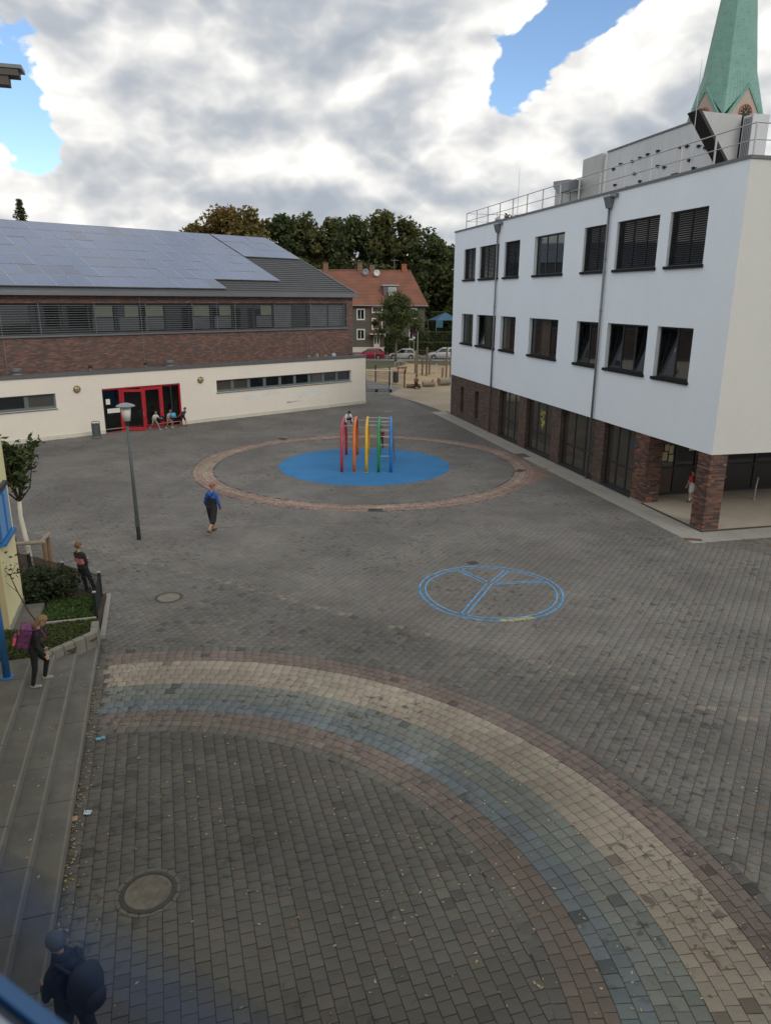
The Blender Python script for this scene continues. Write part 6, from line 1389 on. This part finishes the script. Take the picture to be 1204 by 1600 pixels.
# ================================================================== PEOPLE
def ray_cap(b, p0, p1, r0, r1, n=10, flat=None):
    # closed tapered capsule from p0 to p1
    p0, p1 = Vector(p0), Vector(p1); ax = p1-p0; ln = ax.length; ax = ax.normalized() if ln > 1e-6 else Vector((0, 0, 1))
    pts, rs = [], []
    for a in (-80, -55, -28): pts.append(p0+ax*(r0*math.sin(R(a)))); rs.append(r0*math.cos(R(a)))
    pts.append(p0); rs.append(r0); pts.append(p1); rs.append(r1)
    for a in (28, 55, 80): pts.append(p1+ax*(r1*math.sin(R(a)))); rs.append(r1*math.cos(R(a)))
    b.tube(pts, rs, n)
def person(loc, face, height, pose, cl, label, hair=None, voxel=.014, group=None, name='person', z=0., seat=None):
    """face: direction the person looks, radians clockwise from +Y. pose: angles in degrees. cl: colours."""
    o = empty(name, loc, -face, label, 'person', group)
    k = height/1.75; bones = []
    def bone(p0, p1, r0, r1, t): bones.append((Vector(p0)*k, Vector(p1)*k, r0*k*cl.get('fat', 1) if t in ('top', 'pants') else r0*k, r1*k*cl.get('fat', 1) if t in ('top', 'pants') else r1*k, t))
    g = lambda n_, d_=0: pose.get(n_, d_)
    ln, sd = R(g('lean')), R(g('side')); P = Vector((0, 0, .93)); t = Vector((math.sin(sd), math.sin(ln)*math.cos(sd), math.cos(ln)*math.cos(sd)))
    fw = Vector((0, math.cos(ln), -math.sin(ln)))
    waist = P+t*.16; chest = P+t*.34; nb = P+t*.50
    top = 'top'
    for s_ in (-1, 1):
        X = Vector((s_, 0, 0))
        bone(P+X*.075-t*.02, P+X*.07+t*.10, .105, .095, 'pants')
        bone(P+X*.065+t*.12, chest+X*.085, .095, .105, top); bone(chest+X*.085, nb+X*.10-t*.07, .105, .075, top)
        bone(nb-t*.05, nb+X*.155-t*.075, .065, .06, top)
    bone(nb-t*.02, nb+t*.08+fw*.01, .056, .05, 'skin')
    hl = R(g('head')); ht = R(g('hturn')); hd = Vector((0, math.sin(ln*.4+hl), math.cos(ln*.4+hl))); hc = nb+hd*.185+Vector((0, .015, 0))
    hs_ = cl.get('headk', 1.0)
    hf = Vector((math.sin(ht), math.cos(ht)*math.cos(hl), -math.sin(hl)*math.cos(ht)))
    bone(hc-hd*.035*hs_+hf*.012, hc+hd*.04*hs_, .078*hs_, .092*hs_, 'skin'); bone(hc-hd*.07*hs_+hf*.035, hc-hd*.05*hs_+hf*.04, .045*hs_, .05*hs_, 'skin')
    bone(hc+hf*.092*hs_-hd*.01, hc+hf*.105*hs_-hd*.025, .013, .016, 'skin')
    hr = Vector((hf.y, -hf.x, 0)).normalized()
    for s_ in (-1, 1):
        bone(hc+hr*s_*.088*hs_-hd*.01, hc+hr*s_*.095*hs_+hd*.015, .018, .02, 'skin')
        bone(hc+hr*s_*.034*hs_+hf*.088*hs_+hd*.018, hc+hr*s_*.036*hs_+hf*.090*hs_+hd*.018, .011, .011, 'dark')
    lowest = 9
    for s_, q in ((-1, 'l'), (1, 'r')):
        X = Vector((s_, 0, 0)); hip = P+X*.088-Vector((0, 0, .03))
        tp = R(g(q+'thigh')); kn = R(g(q+'knee')); ab = R(g(q+'spread', 3))
        d1 = Vector((s_*math.sin(ab), math.sin(tp)*math.cos(ab), -math.cos(tp)*math.cos(ab))); knee = hip+d1*.42
        d2 = Vector((s_*math.sin(ab)*.4, math.sin(tp-kn), -math.cos(tp-kn))); ank = knee+d2*.40
        leg = cl.get('legs', 'long')
        if leg == 'long':
            bone(hip, knee, .092, .066, 'pants'); bone(knee, ank, .064, .046, 'pants')
        else:
            f_ = .78 if leg == 'short' else 1.12
            if f_ < 1: bone(hip, hip+d1*.42*f_, .098, .086, 'pants'); bone(hip+d1*.42*f_, knee, .066, .054, 'skin'); bone(knee, ank, .054, .034, 'skin')
            else: bone(hip, knee, .100, .082, 'pants'); bone(knee, knee+d2*.07, .08, .075, 'pants'); bone(knee+d2*.07, knee+d2*.2, .054, .052, 'skin'); bone(knee+d2*.2, ank, .052, .034, 'skin')
            if cl.get('socks'): bone(ank-d2*.10, ank, .042, .040, 'socks')
        fp = R(g(q+'foot', 0)); fd = Vector((0, math.cos(fp), math.sin(fp))); fu = Vector((0, -math.sin(fp), math.cos(fp)))
        heel = ank-fd*.035-fu*.045; toe = ank+fd*.15-fu*.055
        bone(ank, heel, .040, .038, 'shoe'); bone(heel, toe, .038, .034, 'shoe'); bone(heel-fu*.015, toe-fu*.008, .030, .030, 'sole')
        lowest = min(lowest, heel.z-.053, toe.z-.045)
        # arm
        sh = nb+X*.185-t*.085; up = R(g(q+'arm')); aab = R(g(q+'out', 8)); eb = R(g(q+'elbow', 12)); ein = R(g(q+'in', 0))
        e1 = Vector((s_*math.sin(aab), math.sin(up)*math.cos(aab), -math.cos(up)*math.cos(aab))); el = sh+e1*.275
        e2 = Vector((s_*math.sin(aab)*.6-s_*math.sin(ein), math.sin(up+eb)*math.cos(ein), -math.cos(up+eb)*math.cos(ein))).normalized(); wr = el+e2*.245
        slv = cl.get('sleeve', 'long')
        if slv == 'long': bone(sh, el, .062, .048, 'sleeve'); bone(el, wr, .048, .036, 'sleeve')
        else: bone(sh, sh+e1*.17, .062, .058, 'sleeve'); bone(sh+e1*.17, el, .044, .038, 'skin'); bone(el, wr, .038, .027, 'skin')
        e3 = e2; pn = e1.cross(e2); pn = pn.normalized() if pn.length > .05 else X
        sidev = Vector((0, 1, 0)) if abs(e3.y) < .7 else Vector((0, 0, 1)); sidev = (sidev-e3*sidev.dot(e3)).normalized(); nrmv = e3.cross(sidev)
        palm = wr+e3*.075
        for w_ in (-.022, 0, .022): bone(wr+sidev*w_*.6, palm+sidev*w_, .019, .016, 'skin')
        for i_, (w_, fl_) in enumerate(((-.030, .052), (-.010, .066), (.010, .070), (.030, .060))):
            kk = palm+sidev*w_+e3*fl_*.55+nrmv*.006*s_; bone(palm+sidev*w_, kk, .0095, .009, 'skin'); bone(kk, kk+e3*fl_*.4+nrmv*.022*s_, .009, .0075, 'skin')
        bone(wr+e3*.03+sidev*.028, wr+e3*.07+sidev*.058, .013, .011, 'skin'); bone(wr+e3*.07+sidev*.058, wr+e3*.10+sidev*.064, .011, .008, 'skin')
    dz = z-lowest*k if seat is None else seat-(P.z-.10)*k
    b = B()
    for p0, p1, r0, r1, tg in bones: ray_cap(b, p0+Vector((0, 0, dz)), p1+Vector((0, 0, dz)), r0, r1)
    me = bpy.data.meshes.new('tmp'); me.from_pydata(b.v, [], b.f); tmpo = bpy.data.objects.new('tmp', me); col.objects.link(tmpo)
    m_ = tmpo.modifiers.new('r', 'REMESH'); m_.mode = 'VOXEL'; m_.voxel_size = voxel*k*.9
    m2 = tmpo.modifiers.new('s', 'SMOOTH'); m2.factor = .5; m2.iterations = 3
    dg = bpy.context.evaluated_depsgraph_get(); bm_ = bpy.data.meshes.new_from_object(tmpo.evaluated_get(dg)); bpy.data.objects.remove(tmpo); bpy.data.meshes.remove(me)
    n = len(bm_.polygons); fc = np.empty(n*3, np.float32); bm_.polygons.foreach_get('center', fc); fc = fc.reshape(-1, 3).astype(float)
    best = np.full(n, 9.); ids = np.zeros(n, np.int32)
    names = ['skin', 'top', 'sleeve', 'pants', 'shoe', 'sole', 'dark', 'socks']
    for p0, p1, r0, r1, tg in bones:
        a = np.array(p0)+[0, 0, dz]; c_ = np.array(p1)+[0, 0, dz]; ab_ = c_-a; L2 = max(ab_ @ ab_, 1e-9); tt = np.clip(((fc-a) @ ab_)/L2, 0, 1)
        d_ = np.linalg.norm(fc-(a+tt[:, None]*ab_), axis=1)-(r0+(r1-r0)*tt)-(.004 if tg in ('dark', 'sole', 'socks') else 0); w_ = d_ < best; best[w_] = d_[w_]; ids[w_] = names.index(tg)
    if 'band' in cl:          # lower part of the jacket in a second colour
        zlim = dz+(P+t*cl['band'][0]).z*k; sel = ((ids == 1) | ((ids == 2) & (cl.get('bandsleeve', 0) > 0))) & (fc[:, 2] < zlim); extra_c = cl['band'][1]
    else: sel = None
    bm_.materials.clear()
    cc = dict(skin=(.42, .25, .17), top=(.1, .1, .1), pants=(.02, .02, .022), shoe=(.03, .03, .03), sole=(.5, .5, .5), dark=(.02, .015, .012), socks=(.6, .6, .6)); cc.update({q: v for q, v in cl.items() if q in cc}); cc['sleeve'] = cl.get('sleevec', cc['top'])
    for q in names: bm_.materials.append(mat('%s_%02x%02x%02x' % (q, *[int(min(x, 1)*255) for x in cc[q]]), cc[q], .5 if q == 'skin' else .85, .10, 9, .25 if q in ('top', 'sleeve', 'pants') else 0, 9))
    if sel is not None: bm_.materials.append(mat('band_%02x%02x%02x' % tuple(int(x*255) for x in extra_c), extra_c, .85, .1, 9, .25, 9)); ids[sel] = len(names)
    bm_.polygons.foreach_set('material_index', ids); bm_.polygons.foreach_set('use_smooth', [True]*n); bm_.update()
    bo = bpy.data.objects.new('body', bm_); bm_.name = 'body'; col.objects.link(bo); bo.parent = o
    # hair or headgear
    H0 = (hc+hd*.028*hs_)*k+Vector((0, 0, dz)); rr_ = Vector((.103, .112, .116))*k*hs_
    up_ = hd; rt_ = hr; 
    def hp(x, y, z_): return H0+rt_*(x)+hf*(y)+up_*(z_)
    if hair:
        hb = B(); nu, nv = 18, 12; keep = hair.get('cut', (-.22, .58))
        hrng = random.Random(len(label))
        def sp(i, j):
            a = 2*PI*i/nu; f_ = PI*j/nv; d_ = (math.sin(f_)*math.cos(a), math.sin(f_)*math.sin(a), math.cos(f_)); w_ = 1+.04*math.sin(a*5+f_*3)*hair.get('mess', 1); return d_, hp(d_[0]*rr_.x*w_, d_[1]*rr_.y*w_-.006*k, d_[2]*rr_.z*w_+.008*k)
        for i in range(nu):
            for j in range(nv):
                d_ = sp(i+.5, j+.5)[0]
                if d_[2] < keep[0]+keep[1]*d_[1]: continue
                hb.poly([sp(i, j)[1], sp(i+1, j)[1], sp(i+1, j+1)[1], sp(i, j+1)[1]])
        if hair.get('long'):
            lg = hair['long']
            for q in range(9):
                x = (-.075+.15*q/8)*k; y = -.055*k-.035*k*math.cos((q-4)/4*1.3)
                hb.tube([hp(x*.8, y*.7, .05*k), hp(x, y, -.06*k), hp(x*1.05, y-.015*k, -.06*k-lg*k*.55), hp(x*.9, y-.005*k, -.06*k-lg*k*(.9+.1*hrng.random()))], [.03*k, .032*k, .026*k, .010*k], 6)
        hm = mat('hair_%02x%02x%02x' % tuple(int(x*255) for x in hair['c']), hair['c'], .6, .25, 20, .3, 40)
        hb.build(hair.get('name', 'hair'), hm, o, smooth=True, fix=False)
        if hair.get('brim'):
            bb = B(); pts = []
            for a in np.linspace(-1.0, 1.0, 9): pts.append(hp(math.sin(a)*rr_.x*.95, math.cos(a)*rr_.y*.95, .030*k))
            out = []
            for a in np.linspace(1.0, -1.0, 9): out.append(hp(math.sin(a)*rr_.x*.95, math.cos(a)*rr_.y*.95+.075*k*math.cos(a*.9), .012*k))
            bb.prism(pts+out, (0, 0, .008*k)); bb.build('cap_brim', hm, o)
    if cl.get('hood'):
        c_ = nb*k+Vector((0, 0, dz)); q = B(); 
        ring = []
        for a in np.linspace(0, 2*PI, 15)[:-1]: ring.append(c_+Vector((math.sin(a)*.105*k, (math.cos(a)*.085-.035)*k, (.035-.05*(1-math.cos(a))*.3)*k)))
        q.tube(ring, .038*k, 8, closed=True); q.tube([c_+Vector((0, -.09*k, .02*k)), c_+Vector((0, -.135*k, -.05*k)), c_+Vector((0, -.13*k, -.13*k))], [.075*k, .085*k, .03*k], 10); q.build('hood', mat('hood_%02x%02x%02x' % tuple(int(x*255) for x in cl['hood']), cl['hood'], .85, .1, 9), o, smooth=True)
    if cl.get('scarf'):
        c_ = nb*k+Vector((0, 0, dz)); q = B()
        for zz, rr2 in ((.015, .075), (.055, .072), (.09, .068)): q.tube([c_+t*zz*k+Vector((math.sin(a)*rr2*k, math.cos(a)*rr2*k, 0)) for a in np.linspace(0, 2*PI, 13)[:-1]], .028*k, 7, closed=True)
        q.build('scarf', mat('scarf_dark', cl['scarf'], .9, .15, 9), o, smooth=True)
    return o, (lambda v: Vector(v)*k+Vector((0, 0, dz))), k
def satchel(loc, face, k, c1, c2, label, size=(.15, .095, .19), lean=0.):
    """school bag on the back; loc is its centre, face the wearer's direction"""
    o = empty('school_bag', loc, -face, label, 'bag'); sx_, sy_, sz_ = [q*k for q in size]
    m1 = mat('bag_%02x%02x%02x' % tuple(int(x*255) for x in c1), c1, .7, .2, 14, c2=tuple(x*.45 for x in c1), patch=12); m2 = mat('bagtrim_%02x%02x%02x' % tuple(int(x*255) for x in c2), c2, .6, .08, 9)
    def bx(x0, x1, y0, y1, z0, z1, nm, m, bv): q = B().box(x0, x1, y0, y1, z0, z1).build(nm, m, o, bevel=bv); q.rotation_euler = (-lean, 0, 0); return q
    bx(-sx_, sx_, -sy_, sy_, -sz_, sz_*.75, 'body', m1, .03*k); bx(-sx_*.98, sx_*.98, -sy_*1.08, sy_*.9, sz_*.42, sz_*1.02, 'flap', m1, .035*k)
    bx(-sx_*.72, sx_*.72, -sy_*1.62, -sy_*1.01, -sz_*.92, -sz_*.1, 'front_pocket', m1, .03*k); bx(-sx_*.99, sx_*.99, -sy_*1.12, -sy_*.95, sz_*.32, sz_*.41, 'trim', m2, .006*k)
    bx(-sx_*.76, -sx_*.60, -sy_*1.68, -sy_*1.2, -sz_*.85, -sz_*.15, 'trim', m2, .008*k); bx(sx_*.60, sx_*.76, -sy_*1.68, -sy_*1.2, -sz_*.85, -sz_*.15, 'trim', m2, .008*k)
    q = B()
    for s_ in (-1, 1): q.tube([(s_*sx_*.6, sy_, sz_*.8), (s_*sx_*.75, sy_+.13*k, sz_*1.05), (s_*sx_*.85, sy_+.245*k, sz_*.4), (s_*sx_*.85, sy_+.12*k, -sz_*.6), (s_*sx_*.6, sy_, -sz_*.8)], .014*k, 6)
    w_ = q.build('strap', m1, o); w_.rotation_euler = (-lean, 0, 0); return o
BROWN = dict(c=(.055, .032, .018)); BLOND = dict(c=(.26, .17, .085)); BLACK = dict(c=(.012, .010, .009))
# man with cap crossing the yard
person((-6.28, 25.55, 0), R(24), 1.88, dict(lean=4, lthigh=14, lknee=4, rthigh=-16, rknee=28, rfoot=-28, larm=-12, relbow=30, lelbow=42, rarm=2, lout=16, rout=16, lin=10, rin=20, head=10, hturn=10),
       dict(top=(.02, .085, .33), sleevec=(.02, .085, .33), band=(.34, (.012, .014, .022)), pants=(.014, .014, .016), legs='knee', shoe=(.03, .018, .014), sole=(.42, .40, .36), hood=(.02, .085, .33), fat=1.25, skin=(.36, .20, .13)), 'man in blue and black hooded jacket, shorts and red cap walking across the yard', dict(c=(.23, .07, .045), cut=(.1, .25), mess=.1, brim=1, name='cap'), voxel=.012)
# woman leaning on the bed fence
person((*ds(-.62, -3.98)[:2], 0), R(28), 1.60, dict(lean=-6, side=-3, lthigh=12, lknee=2, rthigh=20, rknee=4, larm=12, lelbow=100, lin=58, rarm=10, relbow=92, rin=60, lout=10, rout=10, hturn=12),
       dict(top=(.016, .016, .018), sleevec=(.016, .016, .018), band=(.30, (.50, .15, .17)), pants=(.012, .012, .013), shoe=(.02, .02, .02), sole=(.45, .3, .28), fat=1.12), 'woman in black cardigan and pink top leaning on the mesh fence', dict(c=(.14, .075, .04), cut=(-.35, .55)), voxel=.012)
# girl with school bag going up the steps
gp = ds(-1.0, 2.2); o_, tf, k_ = person((gp[0], gp[1], 0), R(68), 1.58, dict(lean=16, lthigh=34, lknee=46, rthigh=-2, rknee=10, larm=-4, lelbow=28, rarm=-2, relbow=34, head=22),
       dict(top=(.013, .013, .016), pants=(.010, .010, .011), shoe=(.30, .27, .27), sole=(.6, .58, .55), headk=1.08, skin=(.45, .28, .20)), 'girl with long blond hair in black clothes climbing the steps', dict(c=(.20, .125, .06), cut=(-.35, .55), long=.20), voxel=.012, z=.45)
fx, fy = math.sin(R(68)), math.cos(R(68))
satchel((gp[0]-fx*.12, gp[1]-fy*.12, .45+1.16), R(68), 1.08, (.16, .04, .13), (.62, .10, .13), 'purple and pink school bag on the back of the girl on the steps', (.16, .11, .215), R(18))
# child on top of the climbing frame, child behind it
person((-1.95, 36.75, 0), R(160), 1.18, dict(lean=42, lthigh=105, lknee=125, rthigh=100, rknee=120, larm=22, lelbow=8, rarm=22, relbow=8, head=22, rspread=14, lspread=14), dict(top=(.62, .62, .64), pants=(.012, .014, .03), headk=1.14, skin=(.34, .2, .13)), 'small dark-haired child in white top crouching on the red and orange arches', dict(c=(.014, .011, .010), cut=(-.3, .5)), z=2.18)
person((-.28, 41.6, 0), R(170), 1.28, dict(lthigh=4, rthigh=-6, larm=20, lelbow=30, rarm=14, relbow=40, rknee=6), dict(top=(.20, .02, .035), pants=(.012, .012, .016), headk=1.12), 'child in dark red jacket standing behind the climbing frame', BLACK)
# children running out of the red doors
def gpos(x, y): p = GA+GW*x-GN*y; return (p[0], p[1], 0)
RUN = R(118)
person(gpos(16.75, .75), RUN, 1.36, dict(lean=26, lthigh=26, lknee=22, rthigh=-12, rknee=20, larm=-38, lelbow=6, rarm=-50, relbow=4, head=10, lout=16), dict(top=(.05, .07, .085), sleeve='short', pants=(.012, .012, .014), legs='short', headk=1.12), 'boy in dark T-shirt and shorts straining forward past the door jamb', BROWN)
person(gpos(17.85, .9), RUN, 1.36, dict(lean=24, lthigh=46, lknee=58, rthigh=-4, rknee=34, larm=28, lelbow=60, rarm=-26, relbow=40, head=6), dict(top=(.42, .45, .48), sleeve='short', pants=(.46, .13, .12), legs='short', shoe=(.55, .55, .52), headk=1.12), 'child in pale top and pink shorts running out of the red doors', dict(c=(.10, .055, .03)))
p_ = gpos(17.62, 1.12); o = B().lathe([(.03, -.17), (.15, -.15), (.19, 0), (.15, .15), (.03, .17)], n=14).build('blue_bag', mat('bag_sky_blue', (.07, .30, .52), .6, .1, 9), smooth=True); o.location = (p_[0], p_[1], .88); tag(o, 'round sky-blue bag carried by the child in pink shorts', 'bag')
person(gpos(18.75, .75), RUN, 1.36, dict(lean=20, lthigh=40, lknee=20, rthigh=-24, rknee=30, larm=36, lelbow=50, rarm=-30, relbow=40), dict(top=(.60, .60, .60), sleeve='short', pants=(.20, .20, .21), shoe=(.62, .62, .60), headk=1.12), 'child in white T-shirt and grey leggings running out of the red doors', BLACK)
p_ = gpos(18.32, 1.0); satchel((p_[0], p_[1], .72), RUN, .85, (.016, .017, .02), (.05, .05, .055), 'black rucksack swung by the child in white T-shirt')
person(gpos(19.4, .0), R(140), 1.30, dict(lean=10, lthigh=20, lknee=12, rthigh=-12, rknee=20, larm=20, lelbow=60, rarm=10, relbow=50), dict(top=(.05, .05, .055), pants=(.02, .02, .025), headk=1.12), 'child in black crowding behind the others in the open doorway', BROWN, z=.06)
person(gpos(19.8, -.65), R(140), 1.36, dict(lthigh=10, rthigh=-8, larm=24, lelbow=70, rarm=12, relbow=60), dict(top=(.42, .27, .20), sleeve='short', pants=(.12, .13, .10), headk=1.1), 'child in beige top and olive trousers behind the open red door', BROWN, z=.06)
person(gpos(20.9, -1.0), R(150), 1.34, dict(lthigh=6, rthigh=-6, larm=8, lelbow=40, rarm=12, relbow=50), dict(top=(.22, .17, .20), pants=(.14, .15, .18), headk=1.1), 'child in mauve top and grey trousers behind the glass with notices', BLACK, z=.06)
person(gpos(20.45, -1.3), R(200), 1.38, dict(lthigh=-4, rthigh=8, larm=14, lelbow=20, rarm=2, relbow=20), dict(top=(.10, .12, .16), pants=(.05, .05, .07), headk=1.1), 'child in dark blue standing in the lobby behind the door glass', BROWN, z=.06)
# pupils in the arcade
p_ = BA+BU*3.66+BV*2.09; a_ = math.atan2(BU[0], BU[1])
person((p_[0], p_[1], .05), a_-.25, 1.42, dict(lean=2, lthigh=-4, rthigh=8, lknee=2, larm=6, rarm=10, relbow=70, rin=30, lspread=7, rspread=7), dict(top=(.50, .045, .07), sleeve='short', pants=(.50, .52, .56), legs='short', socks=(.62, .62, .62), shoe=(.014, .014, .014), sole=(.1, .1, .1), headk=1.1), 'boy in red shirt and white shorts standing by the notices in the arcade', BLACK, z=.0)
ff = BA+BU*(3.66-.0)+BV*2.2; satchel((ff[0]-BU[0]*.17, ff[1]-BU[1]*.17, 1.05), a_-.25, .85, (.014, .014, .016), (.03, .03, .034), 'black rucksack on the back of the boy in red shirt')
p_ = BA+BU*4.2+BV*3.75; person((p_[0], p_[1], .05), a_+1.9, 1.5, dict(lean=6, lthigh=10, rthigh=-8, rknee=10, larm=20, lelbow=50, rarm=4), dict(top=(.22, .22, .23), pants=(.014, .014, .016), shoe=(.5, .5, .48), headk=1.08), 'pupil in grey top and black trousers half hidden behind the corner pier', BLACK, z=.0)
# seated person at the sand
person((2.85, 71.2, 0), R(175), 1.62, dict(lean=18, lthigh=80, lknee=85, rthigh=80, rknee=95, larm=35, lelbow=50, rarm=35, relbow=50, lin=20, rin=20, head=15), dict(top=(.28, .12, .075), pants=(.02, .02, .022), fat=1.15), 'person in rust-brown jacket sitting at the edge of the sand', dict(c=(.02, .014, .012), cut=(-.4, .5)), seat=.45)
st_ = B().tube([(1.9, 71.35, .2), (3.3, 71.3, .2)], .2, 12).build('sitting_log', wood); tag(st_, 'low log under the seated person at the sand', 'log')
o = empty('carry_bag', (2.9, 70.55, 0), 0, 'small dark bag with pale front standing before the seated person', 'bag'); B().box(-.2, .2, -.1, .1, 0, .3).build('body', black_m, o, bevel=.03); B().box(-.13, .13, -.112, -.101, .06, .17).build('front_label', mat('pale_green', (.4, .48, .36), .7, .05, 4), o)
# people below the window
wp = ds(.50, 10.52); fa = R(-62); person((wp[0], wp[1], 0), fa, 1.72, dict(lean=8, lthigh=8, rthigh=-10, rknee=10, larm=10, lelbow=60, rarm=10, relbow=60, lin=30, rin=30, head=14), dict(top=(.012, .014, .02), pants=(.012, .012, .014), fat=1.25, hood=(.010, .012, .018), scarf=(.02, .022, .03)), 'person in black jacket and grey woolly hat standing below the window sill', dict(c=(.07, .082, .105), cut=(-.55, .3), mess=.2, name='woolly_hat'), voxel=.012)
rk = empty('rucksack', (wp[0]-math.sin(fa)*.27, wp[1]-math.cos(fa)*.27, 1.22), -fa, 'round black rucksack on the back of the person in the woolly hat', 'bag')
q = B().lathe([(.05, -.27), (.15, -.25), (.19, -.12), (.20, .05), (.16, .20), (.06, .25)], n=18); q.v = [(x*1.05, y*.75, z) for x, y, z in q.v]; q.build('body', mat('rucksack_black', (.012, .013, .018), .8, .15, 9, .3, 12), rk, smooth=True)
q = B().lathe([(.04, -.13), (.12, -.11), (.14, 0), (.10, .07), (.03, .09)], (0, 0, -.08), 16); q.v = [(x, y*.5-.13, z) for x, y, z in q.v]; q.build('front_pocket', mat('rucksack_black'), rk, smooth=True)
for s_ in (-1, 1): B().tube([(s_*.09, .1, .2), (s_*.13, .26, .27), (s_*.15, .40, .1), (s_*.14, .25, -.15), (s_*.1, .12, -.2)], .02, 6).build('strap', mat('rucksack_black'), rk)
wp = ds(-.34, 10.75); person((wp[0], wp[1], 0), R(-30), 1.50, dict(lean=4, lthigh=4, rthigh=-4, larm=10, lelbow=40, rarm=10, relbow=50), dict(top=(.34, .10, .13), pants=(.03, .03, .05), fat=1.1), 'person in pink jacket standing on the lowest step below the window sill', BLOND, z=.15)
